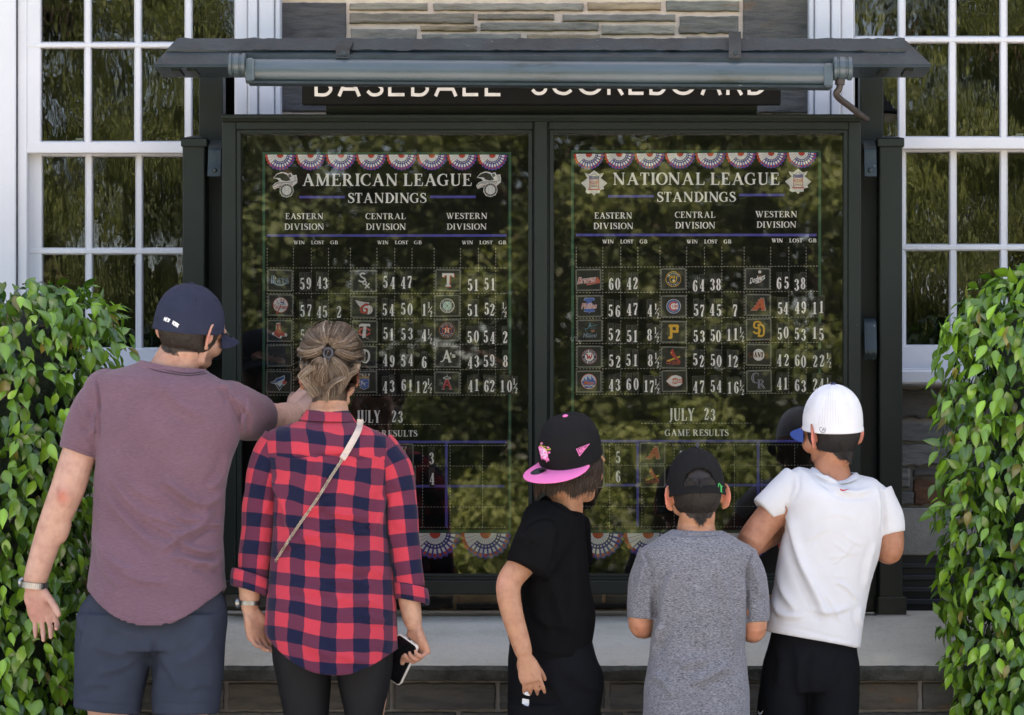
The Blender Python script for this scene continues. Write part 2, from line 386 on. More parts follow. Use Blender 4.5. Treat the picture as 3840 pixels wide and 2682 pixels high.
def ledge_mat():
    m, n, l, b = nt('bluestone')
    f = noise_tex(n, l, texco(n, l, scale=(1, 1.5, 3)), 2.2, 6, .65); g = noise_tex(n, l, texco(n, l), 90, 4, .7)
    c = ramp(n, l, f, [(.3,(.38,.36,.29)),(.5,(.49,.465,.385)),(.75,(.56,.53,.445))])
    c = mixc(n, l, 1, c, ramp(n, l, g, [(.26,(.6,.58,.55)),(.38,(1,1,1)),(.8,(1.12,1.12,1.12))]), 'MULTIPLY')
    s = noise_tex(n, l, texco(n, l, scale=(1,1,1)), 5, 3, .5)
    c = mixc(n, l, ramp(n, l, s, [(.62,(0,0,0)),(.78,(.6,.6,.6))]), c, (.24,.215,.17))
    l.new(c, b.inputs['Base Color']); b.inputs['Roughness'].default_value = .85; b.inputs['Specular IOR Level'].default_value = .25
    h = bump(n, l, None, noise_tex(n, l, texco(n, l), 14, 8, .7), .35, .01); bump(n, l, b, g, .4, .003, h)
    return m
M_ledge = ledge_mat()
def glass_mat(name, ior, wav=0.0, wscale=(7,7,1.2), dirt=.0):
    m, n, l, b = nt(name); n.remove(b); out = n['Material Output']
    fr = n.new('ShaderNodeFresnel'); fr.inputs[0].default_value = ior
    gl = n.new('ShaderNodeBsdfGlossy'); gl.inputs['Roughness'].default_value = 0.0; gl.inputs[0].default_value = (1,1,1,1)
    tr = n.new('ShaderNodeBsdfTransparent'); tr.inputs[0].default_value = (1,1,1,1)
    mx = n.new('ShaderNodeMixShader'); l.new(fr.outputs[0], mx.inputs[0]); l.new(tr.outputs[0], mx.inputs[1]); l.new(gl.outputs[0], mx.inputs[2])
    if wav:
        f = noise_tex(n, l, texco(n, l, scale=wscale), 1.6, 3, .5)
        nm = bump(n, l, None, f, 1.0, wav); l.new(nm, gl.inputs['Normal'])
    l.new(mx.outputs[0], out.inputs[0])
    return m
M_glass = glass_mat('case_glass', 1.80, .00012, (2,2,2))
M_pane = glass_mat('old_window_glass', 1.85, .0012, (6,6,2.2))
M_pave = simple('concrete_paving', (.43,.425,.42), .9, .2, 1.2, .4, 40, .004, .2)
M_grass = simple('lawn', (.045,.075,.02), .9, .4, .8, .8, 20, .05, .1)

# ---------------------------------------------------------------- ground
g = MB(); g.box(-90, 90, -90, 40, -.3, -.012); tag(g.build('lawn', M_grass), kind='structure')
g = MB(); g.box(-14, 14, -11, 6, -.2, 0.0, .004); tag(g.build('pavement', M_pave), kind='structure')

# ---------------------------------------------------------------- the stone building
YW = .45
bl = thing('stone_building', 'stone museum building with white sash windows behind the scoreboard', 'building', (0, YW, 0))
STC = [(.16,.13,.095),(.15,.118,.085),(.125,.12,.115),(.115,.112,.10),(.10,.10,.095),(.135,.13,.118),(.12,.108,.095),(.095,.098,.092),(.15,.142,.125),(.108,.095,.088)]
def stone(mb, x0, x1, y0, y1, Y=YW, out=.012, col=None, jag=None, seed=None):
    """one rough stone, outline in photo pixels on plane Y"""
    r = random.Random(seed if seed is not None else R.random())
    jag = (y1-y0)*.10 if jag is None else jag
    nx = max(3, int((x1-x0)/22)); ny = max(2, int((y1-y0)/16)); P = []
    a, b = r.random()*9, r.random()*9
    def jt(t, s): return jag*(mnoise.noise((t*.035+s, a, b))+.5*mnoise.noise((t*.11+s, b, a)))
    for i in range(nx): P.append((x0+(x1-x0)*i/nx, y0+jt(i*22, 1)))
    for i in range(ny): P.append((x1+jt(i*16, 5), y0+(y1-y0)*i/ny))
    for i in range(nx): P.append((x1-(x1-x0)*i/nx, y1+jt(i*22, 9)))
    for i in range(ny): P.append((x0+jt(i*16, 13), y1-(y1-y0)*i/ny))
    P = np.array(P); c = P.mean(0); c = np.array([(x0+x1)/2, (y0+y1)/2]); n = len(P)
    def ring(k, yy):
        q = P.copy()
        q[:,0] = np.where(P[:,0] > c[0], P[:,0]-k, P[:,0]+k) if (x1-x0) > 3*k else P[:,0]
        q[:,1] = np.where(P[:,1] > c[1], P[:,1]-k, P[:,1]+k) if (y1-y0) > 3*k else P[:,1]
        return [W(p[0], p[1], Y)+np.array((0, yy-Y, 0)) for p in q]
    rings = [ring(0, Y+.03), ring(0, Y-out*.55), ring(2.2, Y-out*.9), ring(6, Y-out)]
    if col is None:
        col = r.choice(STC); k = 1.6+.8*r.random(); col = (col[0]*k*1.08, col[1]*k, col[2]*k*.86)
    mb.loft(rings, 1, col, cap0=False, cap1=True)
# wall masses (mortar), leaving the two window openings
LWx = (-70, 1048); RWx = (3035, 4140); WTOP = -560; WBOT = 1440
zt = 6.0
wm = MB()
def mass(px0, px1, z0, z1, mi=0):
    a, b = W(px0, 0, YW)[0], W(px1, 0, YW)[0]; wm.box(a, b, YW, YW+.35, z0, z1, 0, mi)
zb = W(0, WBOT, YW)[2]; ztop = W(0, WTOP, YW)[2]; zl = .4
E0, E1 = -7200, 11200
mass(1048, 3035, 0, ztop); mass(E0, LWx[0], 0, ztop, 2); mass(RWx[1], E1, 0, ztop, 2)
mass(LWx[0], 1048, 0, zb, 2); mass(3035, RWx[1], 0, zb, 2); mass(E0, E1, ztop, zt)
# visible coursed stones above the board, traced from the photograph
for (a, b, c, d) in [(1312,1604,13,40),(1625,2187,14,42),(2203,2478,10,40),(2497,2772,6,44),(1312,1778,52,90),(1792,2078,54,76),(2110,2533,56,82),(2548,2768,62,128),
                     (1578,1788,98,118),(1803,2243,86,117),(2257,2530,96,131),(1316,1562,110,157),(1582,1954,128,168),(1977,2250,130,170),(2279,2560,147,172),(2575,2770,140,172),
                     (1312,1700,-60,-8),(1720,2050,-52,-6),(2070,2420,-66,-8),(2440,2770,-50,-10),(1330,1580,-110,-72),(1600,2200,-104,-70),(2220,2760,-115,-78)]:
    stone(wm, a, b, c, d)
y = -125
while y > WTOP:
    h = R.uniform(34, 70); x = 1312
    while x < 2740:
        b = R.uniform(180, 520); stone(wm, x, min(x+b, 2775), y-h, y-12); x += b+16
    y -= h
for (a, b, c, d, k) in [(1052,1298,12,420,(.098,.09,.086)),(1052,1298,-240,-2,(.12,.115,.105)),(1052,1298,-540,-252,(.1,.1,.095)),
                        (2786,3032,-20,425,(.125,.115,.10)),(2786,3032,-300,-32,(.105,.1,.098)),(2786,3032,-540,-312,(.12,.115,.11))]:
    stone(wm, a, b, c, d, jag=2, col=k)
# stones behind and below the case, and at the right below the window
y = 470
while y < 2200:
    h = R.uniform(50, 110)
    for (xa, xb) in ((1052, 3030),):
        x = xa
        while x < xb-60:
            b = R.uniform(150, 430); stone(wm, x, min(x+b, xb), y, y+h-14, out=.008); x += b+16
    y += h
for (a, b, c, d, k) in [(3330,3700,1462,1570,(.105,.098,.092)),(3330,3560,1592,1655,(.15,.148,.14)),(3330,3640,1668,1745,(.17,.168,.16)),(3425,3640,1760,1788,(.09,.085,.08)),
                        (3340,3410,1755,1830,(.2,.19,.18)),(3425,3600,1800,1892,(.13,.062,.036)),(3330,3425,1845,1892,(.16,.155,.15)),(3610,3800,1800,1890,(.13,.12,.11)),
                        (3720,4100,1462,1570,(.1,.1,.095)),(3580,3900,1592,1655,(.12,.12,.11)),(3660,4050,1668,1780,(.11,.105,.1))]:
    stone(wm, a, b, c, d, col=k, out=.02)
for y0, y1 in ((1462,1570),(1585,1650),(1665,1740),(1755,1830),(1845,1900),(1915,2000),(2015,2090),(2105,2180),(2195,2280)):
    x = -900
    while x < 1010:
        b = R.uniform(150, 420); stone(wm, x, min(x+b, 1040), y0, y1, out=.018); x += b+16
for (a, b, c, d) in [(1560,1700,2236,2284),(1712,2090,2262,2286),(2098,2420,2262,2284),(2430,2800,2240,2284),(1100,1540,2236,2284)]:
    stone(wm, a, b, c, d, out=.02, col=(.05,.047,.045))
wm.build('wall', [M_mortar, M_stone, M_mortarg], bl, fix=True)
v = MB(); v.pbox(3320, 3800, 1905, 2082, YW-.02, YW+.02, .004)
v.build('window_lintel', simple('gray_concrete', (.25,.24,.22), .9, .2, 8, .6, 70, .004), bl)
v = MB(); v.pbox(3330, 4100, 2082, 2290, YW-.004, YW+.02, 0)
for k, yy in enumerate((2100, 2145, 2190, 2235)): v.pbox(3330, 4100, yy+12, yy+32, YW-.02-.002*k, YW, .003)
v.build('basement_louvre', simple('blue_black_louvre', (.012,.015,.02), .5, .2), bl)
# dark rooms and the rest of the building that keeps the front in shade
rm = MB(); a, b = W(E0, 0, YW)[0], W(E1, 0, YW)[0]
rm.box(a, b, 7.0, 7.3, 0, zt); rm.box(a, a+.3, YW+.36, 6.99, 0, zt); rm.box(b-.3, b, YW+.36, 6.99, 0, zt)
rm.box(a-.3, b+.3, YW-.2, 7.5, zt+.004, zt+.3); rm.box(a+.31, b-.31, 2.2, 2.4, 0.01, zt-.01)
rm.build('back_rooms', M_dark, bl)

def window(side):
    """double-hung sash window; columns of panes in photo px"""
    wd = bpy.data.objects.new('window', None); put(wd, bl)
    ROOT[wd] = ROOT[bl]
    if side == 'L':
        cas = [(-70, 42), (880, 1048)]; sx0, sx1 = 42, 880
        ucol = [(-38,128),(152,318),(340,506),(528,695),(718,882)]; lcol = [(-32,134),(157,322),(345,511),(533,700),(722,872)]
        fl = (92, 1290)
        cols_u = ucol[1:]; cols_l = lcol[1:]; sx0, sx1 = 92, 884; rail = (532, 574); lr = (932, 952); bot = 1306
    else:
        cas = [(3035, 3203), (3985, 4140)]; sx0, sx1 = 3202, 3985
        cols_u = [(3202,3370),(3393,3560),(3583,3752),(3775,3945)]; cols_l = [(3212,3372),(3395,3562),(3585,3752),(3776,3942)]
        rail = (514, 558); lr = (918, 938); bot = 1296
    c = MB()
    zt_, zb_ = W(0, WTOP, .36)[2], W(0, WBOT, .36)[2]
    for (u, v_) in cas:                                     # moulded casing: stepped boards
        a, b = W(u, 0, .36)[0], W(v_, 0, .36)[0]; inn = (v_ < 1100 and v_ > 500) or u < 0
        c.box(a, b, .385, YW+.1, zb_, zt_, .003)
        wdt = b-a
        if wdt > .12:
            for k, (f0, f1, yy) in enumerate(((.0,.11,.372),(.13,.47,.366),(.5,.70,.360),(.72,1.0,.377))):
                q0, q1 = (a+f0*wdt, a+f1*wdt) if u > 3000 else (b-f1*wdt, b-f0*wdt)
                c.box(q0, q1, yy, .386, zb_, zt_-.001*k, .004)
    if side == 'L':
        a, b = W(-70, 0, .36)[0], W(56, 0, .36)[0]; c.box(a, b, .372, .386, zb_, zt_, .004)
        a, b = W(58, 0, .36)[0], W(94, 0, .36)[0]; c.box(a, b, .39, .45, zb_, zt_, .003)
    c.pbox(cas[0][0], cas[1][1], WTOP-120, WTOP, .35, YW+.1, .004)
    c.build('window_casing', M_white, wd)
    s = MB(); s.pbox(cas[0][0]-10, cas[1][1]+10, bot+92, WBOT, .33, YW+.15, .006)
    s.pbox(cas[0][0]-2, cas[1][1]+2, bot+86, bot+100, .35, .4, .002)
    s.build('window_sill', M_white, wd)
    def sash(name, cols, y0, y1, rows, Yf, x0, x1):
        mb = MB(); d = .035
        ys = [y0]+[v for r in rows for v in r]+[y1]
        # stiles and muntins (vertical)
        edges = [x0]+[v for r in cols for v in r]+[x1]
        for i in range(0, len(edges), 2):
            if edges[i+1]-edges[i] > 1: mb.pbox(edges[i], edges[i+1], y0, y1, Yf, Yf+d, .003)
        for i in range(0, len(ys), 2):
            if ys[i+1]-ys[i] > 1: mb.pbox(x0, x1, ys[i], ys[i+1], Yf-.0022, Yf+d-.0022, .003)
        # putty bevels round each pane
        for (u, v_) in cols:
            for j in range(len(rows)):
                t0, t1 = rows[j]
                for (p0, p1, q0, q1) in ((u, u+3, t0, t1), (v_-3, v_, t0, t1), (u, v_, t0, t0+3), (u, v_, t1-3, t1)):
                    mb.pbox(p0, p1, q0, q1, Yf+.012, Yf+d-.006, 0.001)
        so_ = mb.build(name, M_white, wd)
        gl = MB()
        for (u, v_) in cols:
            for (t0, t1) in rows:
                p = [W(u-1, t0-1, Yf+.02), W(v_+1, t0-1, Yf+.02), W(v_+1, t1+1, Yf+.02), W(u-1, t1+1, Yf+.02)]
                for q in p: q[1] += R.uniform(-.0004, .0004)
                n = 14; r_ = np.random.default_rng(R.randrange(9999))
                a, b = np.meshgrid(np.linspace(0, 1, n), np.linspace(0, 1, n), indexing='ij')
                A = p[0]*((1-a)*(1-b))[..., None]+p[1]*(a*(1-b))[..., None]+p[2]*(a*b)[..., None]+p[3]*((1-a)*b)[..., None]
                gl.add(A.reshape(-1, 3), [(i*n+j, i*n+j+1, (i+1)*n+j+1, (i+1)*n+j) for i in range(n-1) for j in range(n-1)])
        gl.build('glass_pane', M_pane, wd, smooth=180, fix=False)
    u0 = -196 if side == 'L' else -216
    r0 = (160, 178) if side == 'L' else (138, 158)
    sash('upper_sash', cols_u, WTOP, rail[1], [(WTOP+60, u0), (u0+19, r0[0]), (r0[1], rail[0])], .395, sx0, sx1)
    sash('lower_sash', cols_l, rail[1]-18, bot+90, [(rail[1]+9, lr[0]), (lr[1], bot)], .432, sx0+2, sx1-2)
    lk = MB(); lk.pbox(270 if side == 'L' else 3795, 312 if side == 'L' else 3838, rail[0]-6, rail[0], .42, .44, .002)
    lk.pbox(282 if side == 'L' else 3810, 312 if side == 'L' else 3838, rail[0]-14, rail[0]-6, .42, .44, .002)
    lk.build('sash_lock', simple('pale_green_lock', (.42,.5,.42), .5), wd)
window('L'); window('R')

# ---------------------------------------------------------------- ledge (sloped bluestone water table) and base wall
z_b = W(0, 2290, YW)[2]; z_m = W(0, 2312, .02)[2]; z_f = W(0, 2498, -.35)[2]; z_u = W(0, 2556, -.35)[2]
lb = MB(); xs = np.linspace(-6.5, 6.5, 700); rg = []
for i, x in enumerate(xs):
    j = [.006*mnoise.noise((x*9, k*3.1, 1))+.004*mnoise.noise((x*31, k*2.3, 5)) for k in range(6)]
    rg.append([(x, YW+.05, z_u), (x, YW+.05, z_b), (x, YW, z_b), (x, .02, z_m), (x, -.2, z_m+(z_f-z_m)*.59), (x, -.345+j[0], z_f+.001+j[1]*.35), (x, -.352+j[2], z_f-.012+j[3]), (x, -.345+j[4]*1.5, z_f-.028), (x, -.335+j[5]*1.5, z_u+.004), (x, -.30, z_u)])
lb.loft(np.array(rg), 0)
lb.mi = [1 if (len(f) == 4 and min(i % 10 for i in f) >= 5) else 0 for f in lb.f]
M_cleft = simple('dark_cleft_bluestone', (.085,.085,.075), .95, .45, 14, 1.0, 45, .02, .1)
o = lb.build('stone_ledge', [M_ledge, M_cleft], None, smooth=35, fix=True); tag(o, 'sloping bluestone ledge under the scoreboard with a rough front edge', 'ledge'); rebase(o)
bw = MB(); bw.box(-6.5, 6.5, -.27, YW+.05, 0.0, z_u-.002, 0, 0)
yb = -.28
for (r0, r1) in ((2562, 2660), (2672, 2760), (2772, 2880), (2895, 3000), (3012, 3130), (3142, 3260)):
    x = -700
    while x < 4600:
        b = R.uniform(240, 640); c = random.Random(x*3+r0).choice([(.095,.090,.080),(.12,.112,.10),(.08,.078,.072),(.11,.095,.075)])
        stone(bw, x, x+b-18, r0, r1, Y=yb, out=.012, col=c, jag=5); x += b
o = bw.build('base_wall', [M_mortarg, M_stone], None); tag(o, 'low gray stone wall carrying the bluestone ledge', 'wall'); rebase(o)
# ---------------------------------------------------------------- the scoreboard case
sb = thing('scoreboard', 'dark green wooden scoreboard case with two glazed doors on square posts', 'scoreboard', tuple(W(2030, 2312, .1)))
YF, YG, YP = -.03, 0.0, .05
def part(name, fn, mat, parent=sb, smooth=None):
    m = MB(); fn(m); return m.build(name, mat, parent, smooth)
for side in (0, 1):
    x0, x1 = ((684, 768), (3297, 3384))[side]; xb = ((672, 780), (3291, 3402))[side]
    po = part('post', lambda m: m.pbox(x0, x1, 545, 2300, .045, .14, .004), M_green)
    def cap(m):
        m.pbox(x0-6, x1+8, 518, 550, .035, .15, .003)
        a, b = W(x0-6, 518, .035), W(x1+8, 518, .035); h = .018
        m.add([(a[0],.035,a[2]),(b[0],.035,a[2]),(b[0],.15,a[2]),(a[0],.15,a[2]),((a[0]+b[0])/2,.092,a[2]+h)], [(0,1,4),(1,2,4),(2,3,4),(3,0,4)])
    part('post_cap', cap, M_green, po)
    part('post_shoe', lambda m: m.pbox(xb[0], xb[1]-2, 2238, 2309, .035, .15, .004), M_green, po)
    part('mortar_pad', lambda m: m.pbox(xb[0]-8, xb[1]+12, 2306, 2326, .026, .16, .004), M_mortarg, po)
    u0, u1 = ((746, 836), (3225, 3313))[side]
    part('roof_post', lambda m: m.pbox(u0, u1, 176, 2296, .141, .21, .003), M_green)
    bx = ((781, 829), (3241, 3286))[side]
    for (y0, y1, f) in ((515, 664, 1), (1192, 1348, 0)):
        def brk(m, y0=y0, y1=y1, f=f):
            Yb = .03; pr = [(0,.10),(.12,.06),(.3,.03),(.62,.024),(.8,.016),(1,.012)] if f else [(0,.06),(.15,.03),(.5,.02),(.7,.012),(.85,.01),(1,.03)]
            rg = []
            for (t, yy) in pr:
                p, q = W(bx[0], y0+(y1-y0)*t, Yb), W(bx[1], y0+(y1-y0)*t, Yb)
                rg.append([(p[0], yy, p[2]), (q[0], yy, q[2]), (q[0], yy+.014, q[2]), (p[0], yy+.014, p[2])])
            m.loft(catmull(np.array(rg).reshape(len(pr), 12), 4).reshape(-1, 4, 3))
            c = W((bx[0]+bx[1])/2, y1-26, .01); m.ellipsoid(c+np.array((0,.004,0)), (.008,.006,.008), 10, 6)
        part('iron_bracket', brk, M_greenb, sb, 40)
# cabinet with frame
def cab(m):
    m.pbox(832, 3228, 452, 2228, .06, .139, .003)
    m.pbox(905, 3163, 470, 2190, .052, .061, 0)
part('cabinet', cab, M_green)
def mold(m):
    m.pbox(829, 3231, 428, 446, -.055, .139, .004); m.pbox(833, 3227, 444, 455, -.042, .059, .003)
part('top_moulding', mold, M_green)
part('centre_mullion', lambda m: m.pbox(2003, 2053, 454, 2228, YF-.004, .059, .003), M_green)
part('bottom_rail', lambda m: (m.pbox(832, 3229, 2177, 2230, YF-.014, .059, .004)), M_green)
for (x0, x1, g0, g1) in ((832, 2001, 902, 1981), (2055, 3229, 2076, 3164)):
    dr = part('door_frame', lambda m: (m.pbox(x0, g0-18, 456, 2176, YF, .04, .003), m.pbox(g1+18, x1, 456, 2176, YF, .04, .003), m.pbox(g0-18, g1+18, 456, 486, YF, .04, .003), m.pbox(g0-18, g1+18, 2166, 2176, YF, .04, .002),
              m.pbox(g0-16, g0, 488, 2164, YF+.003, .02, .002), m.pbox(g1, g1+16, 488, 2164, YF+.003, .02, .002), m.pbox(g0-16, g1+16, 487, 500, YF+.005, .02, .002), m.pbox(g0-16, g1+16, 2152, 2165, YF+.005, .02, .002)), M_green)
    def gp(m):
        n = 24; p = [W(g0-2, 498, YG), W(g1+2, 498, YG), W(g1+2, 2154, YG), W(g0-2, 2154, YG)]
        a, b = np.meshgrid(np.linspace(0, 1, n), np.linspace(0, 1, n), indexing='ij')
        A = p[0]*((1-a)*(1-b))[..., None]+p[1]*(a*(1-b))[..., None]+p[2]*(a*b)[..., None]+p[3]*((1-a)*b)[..., None]
        A[..., 1] += .0008*(np.sin(a*3.0+1)*np.sin(b*2.6+.4))
        m.add(A.reshape(-1, 3), [(i*n+j, i*n+j+1, (i+1)*n+j+1, (i+1)*n+j) for i in range(n-1) for j in range(n-1)])
    mm = MB(); gp(mm); mm.build('glass_pane', M_glass, dr, smooth=180, fix=False)
# roof
YR0, YR1, YR2 = -.16, -.06, .04
ez = W(0, 240, YR0)[2]; rz = W(0, 152, YR1)[2]; ex0, ex1 = W(578, 0, YR0)[0], W(3491, 0, YR0)[0]; rx0, rx1 = W(660, 0, YR1)[0], W(3397, 0, YR1)[0]
def roof(m):
    yb = YR2; t = .010
    top = [(ex0,YR0,ez),(ex1,YR0,ez),(ex1,yb,ez),(ex0,yb,ez)]; bot = [(x, y, z-t) for x, y, z in top]
    rd = [(rx0,YR1,rz),(rx1,YR1,rz)]
    m.add(top+bot+rd, [(0,1,9,8),(1,2,9),(2,3,8,9),(3,0,8),(0,4,5,1),(1,5,6,2),(2,6,7,3),(3,7,4,0),(4,7,6,5)])
rf = part('roof', roof, M_greenb)
def ridge(m):
    n = 160; rg = []
    for i in range(n):
        f = i/(n-1); x = rx0+.004+(rx1-rx0-.008)*f; row = []
        for k, (u, lift) in enumerate(((0,.0065),(.25,.0065),(.5,.0065),(.50,.001))):
            j = .0016*mnoise.noise((x*22, k*2.0, 0))+.001*mnoise.noise((x*70, k, 3))
            y = YR1-.10*u; z = rz+(ez-rz)*u
            x2 = x+(ex0-rx0)*u*(1-f)+(ex1-rx1)*u*f*0+(0 if f < .5 else 0)
            row.append((x2, y-lift*.5-j*2, z+lift+j*2+(.004*mnoise.noise((x*9, 7, 7)) if k == 2 else 0)))
        rg.append(row)
    rg = np.array(rg); m.add(rg.reshape(-1, 3), [(i*4+j, i*4+j+1, (i+1)*4+j+1, (i+1)*4+j) for i in range(n-1) for j in range(3)])
part('ridge_flashing', ridge, M_greenb, rf, 30)
def soffit(m):
    m.pbox(655, 3410, 253, 275, -.02, .035, .003, ref=-.02)
    for x in (640, 700, 3300, 3392): m.pbox(x, x+34, 251, 266, -.13, -.021, .002, ref=-.13)
part('soffit_beam', soffit, M_green)
# name board
def nb(m): m.pbox(1132, 2928, 226, 391, -.02, .012, .003)
nbo = part('name_board', nb, M_sign)
part('name_board_backing', lambda m: m.pbox(1222, 2840, 240, 430, .014, .10, .003), M_green, nbo)
m = MB()
for q in (('BASEBALL', SANS, 1178, 1884, 272, 361), ('SCOREBOARD', SANS, 1990, 2872, 267, 356)):
    m = MB(); write(m, *q, -.0202, lift=.001, sp=.13, wmul=1.05); m.build('lettering', M_letter, nbo, fix=False)
# strip lamp on the front of the roof
lf = bpy.data.objects.new('strip_lamp', None); put(lf, sb); ROOT[lf] = ROOT[sb]
YL = -.245
A, B = W(922, 264, YL), W(3122, 281, YL)
def trough(m):
    n = 60; rg = []; ri = .0335
    for i in range(n):
        c = A+(B-A)*i/(n-1); dn = .0015*mnoise.noise((c[0]*2.2, 0, 3)); row = []
        for a in np.linspace(-.35*PI, 1.02*PI, 26):            # open underneath
            r = ri+dn; row.append((c[0], c[1]+.004-r*math.sin(a)*.92, c[2]+r*math.cos(a)*1.15))
        row = row+[(p[0], p[1]+.0025, p[2]-.0025) for p in row[::-1]]
        rg.append(row)
    m.loft(np.array(rg))
part('lamp_housing', trough, M_lamp, lf, 50)
part('lamp_lip', lambda m: m.add([A+np.array((.01,dy,dz)) for dy, dz in ((-.026,-.037),(.03,-.037),(.03,-.045),(-.026,-.045))]+[B+np.array((-.01,dy,dz)) for dy, dz in ((-.026,-.037),(.03,-.037),(.03,-.045),(-.026,-.045))],
     [(0,1,2,3),(4,7,6,5),(0,4,5,1),(1,5,6,2),(2,6,7,3),(3,7,4,0)]), M_greenb, lf)
part('lamp_backplate', lambda m: m.add([A+np.array((0,dy,dz)) for dy, dz in ((.0,.052),(.03,.052),(.03,.038),(.0,.038))]+[B+np.array((0,dy,dz)) for dy, dz in ((.0,.052),(.03,.052),(.03,.038),(.0,.038))],
     [(0,1,2,3),(4,7,6,5),(0,4,5,1),(1,5,6,2),(2,6,7,3),(3,7,4,0)]), M_greenb, lf)
for (x0, x1, y0, y1) in ((922, 952, 216, 306), (3092, 3124, 236, 326)):
    part('housing_strap', lambda m: m.pbox(x0, x1, y0, y1, YL-.037, YL+.03, .006), M_lamp, lf)
for (x0, x1, y0, y1) in ((858, 924, 200, 286), (3122, 3196, 214, 302)):
    def ec(m):
        c0, c1 = W(x0, (y0+y1)/2, YL), W(x1, (y0+y1)/2, YL); r = (y1-y0)/2/S(YL)
        ks = ((0,.8),(.06,1),(.2,1),(.24,.9),(.3,.9),(.34,1),(.62,1),(.66,.9),(.74,.9),(.78,1),(.95,1),(1,.85))
        m.tube([c0+(c1-c0)*t for t, k in ks], [r*k for t, k in ks], 24)
    part('end_cap', ec, M_lamp, lf, 35)
def cond(m):
    pts = catmull([W(3150,296,YL), W(3148,330,YL), W(3136,352,YL+.01), W(3150,372,YL+.04), W(3185,398,YL+.1), W(3222,428,YL+.17), W(3250,448,.0)], 8)
    m.tube(pts, .0105, 12); m.tube([W(3150,300,YL), W(3149,318,YL)], .016, 12)
part('conduit', cond, simple('rusty_conduit', (.04,.03,.026), .55, .4, 20), lf, 60)
for (x0, x1, tp) in ((1272, 1325, 146), (2733, 2779, 122)):
    def bk(m):
        pr = [(tp, YR1+.01), (tp+14, YR1-.03), (tp+40, -.14), (218, YL-.012)]; rg = []
        for (py, yy) in pr:
            sh = (x1-x0)*.25 if (x0 < 2000 and py > tp+30) else 0
            p, q = W(x0-sh, py, yy), W(x1-sh*1.1, py, yy); rg.append([p, q, q+np.array((0,.006,.004)), p+np.array((0,.006,.004))])
        m.loft(np.array(rg)); c = W((x0+x1)/2-(8 if x0 < 2000 else 0), 203, YL+.0); m.ellipsoid(c+np.array((0,-.018,0)), (.009,.006,.009), 10, 6)
    part('lamp_bracket', bk, M_greenb, lf)

# ---------------------------------------------------------------- display panels, printed matter
M_panel = simple('black_felt_panel', (.0065,.0065,.006), .85, .15, 40, .1, 200, .001, .15)
M_print = attr_mat('printed_vinyl', .5, .3)
WHT = (.95,.95,.95); BLU = (.075,.072,.42); RED = (.62,.055,.035); NAV = (.035,.035,.16); GRN = (.02,.10,.055)
def quad(m, x0, x1, y0, y1, lift, col, Y=YP): m.poly([W(x0,y0,Y-lift), W(x1,y0,Y-lift), W(x1,y1,Y-lift), W(x0,y1,Y-lift)], 0, col)
def dashes(m, x0, y0, x1, y1, w=2.0, on=6.5, off=5.5, lift=.0006, col=(.42,.42,.38)):
    L = math.hypot(x1-x0, y1-y0); dx, dy = (x1-x0)/L, (y1-y0)/L; t = 0
    while t < L:
        e = min(t+on, L); a, b = -dy*w/2, dx*w/2
        m.poly([W(x0+dx*t+a, y0+dy*t+b, YP-lift), W(x0+dx*e+a, y0+dy*e+b, YP-lift), W(x0+dx*e-a, y0+dy*e-b, YP-lift), W(x0+dx*t-a, y0+dy*t-b, YP-lift)], 0, col); t += on+off
def pol(cx, cy, r, a): return cx+r*math.cos(a), cy+r*math.sin(a)
def fan(m, cx, cy, rx, ry):
    def q(r, a): return W(cx+rx*r*math.cos(a), cy+ry*r*math.sin(a), YP-fan.l)
    def sector(r0, r1, a0, a1, col, n=4, lift=.0):
        fan.l = lift; A = np.linspace(a0, a1, n)
        m.add([q(r0, a) for a in A]+[q(r1, a) for a in A], [(i, i+1, n+i+1, n+i) for i in range(n-1)], 0, col)
    N = 13; da = PI/N
    for k in range(N):                                     # a runs from 0 (right) to PI (left)
        a0 = k*da; left = k >= 10; base = RED if left else BLU; fan.l = .0004; n = 7
        pts = [q(1.0-.07*abs(math.cos(PI*i/(n-1)))**2+.02, a0+da*i/(n-1)) for i in range(n)]
        m.add([q(.05, a0+da/2)]+pts, [(0, i+1, i+2) for i in range(n-1)], 0, base)
        sector(.20, .50, a0+.012, a0+da-.012, WHT if k % 1 == 0 else BLU, 3, .0006)
        if left: sector(.48, .84, a0+.01, a0+da-.01, WHT, 3, .0006)
        else:
            sector(.44, .60, a0, a0+da, (.05,.05,.26), 3, .0008)
            g0 = a0+da*.22; g1 = a0+da*.80
            sector(.62, .80, g0, g1, WHT, 3, .0006); sector(.81, .93, g0+.01, g1-.01, RED, 3, .0006)
        c = (a0+da/2); fan.l = .0010; s = .055; px, py = cx+rx*.525*math.cos(c), cy+ry*.525*math.sin(c)
        st = []
        for i in range(10):
            rr = (s if i % 2 == 0 else s*.42)*rx; st.append(W(px+rr*math.sin(i*PI/5), py-rr*math.cos(i*PI/5), YP-.0011))
        if not left: m.add(st+[W(px, py, YP-.0011)], [(i, (i+1) % 10, 10) for i in range(10)], 0, WHT)
    sector(.0, .22, 0, PI, RED, 14, .0012)
    for k in range(N): sector(.22, .36, k*da-.015, k*da+.015, BLU, 2, .0009)
fan.l = 0
PAN = []
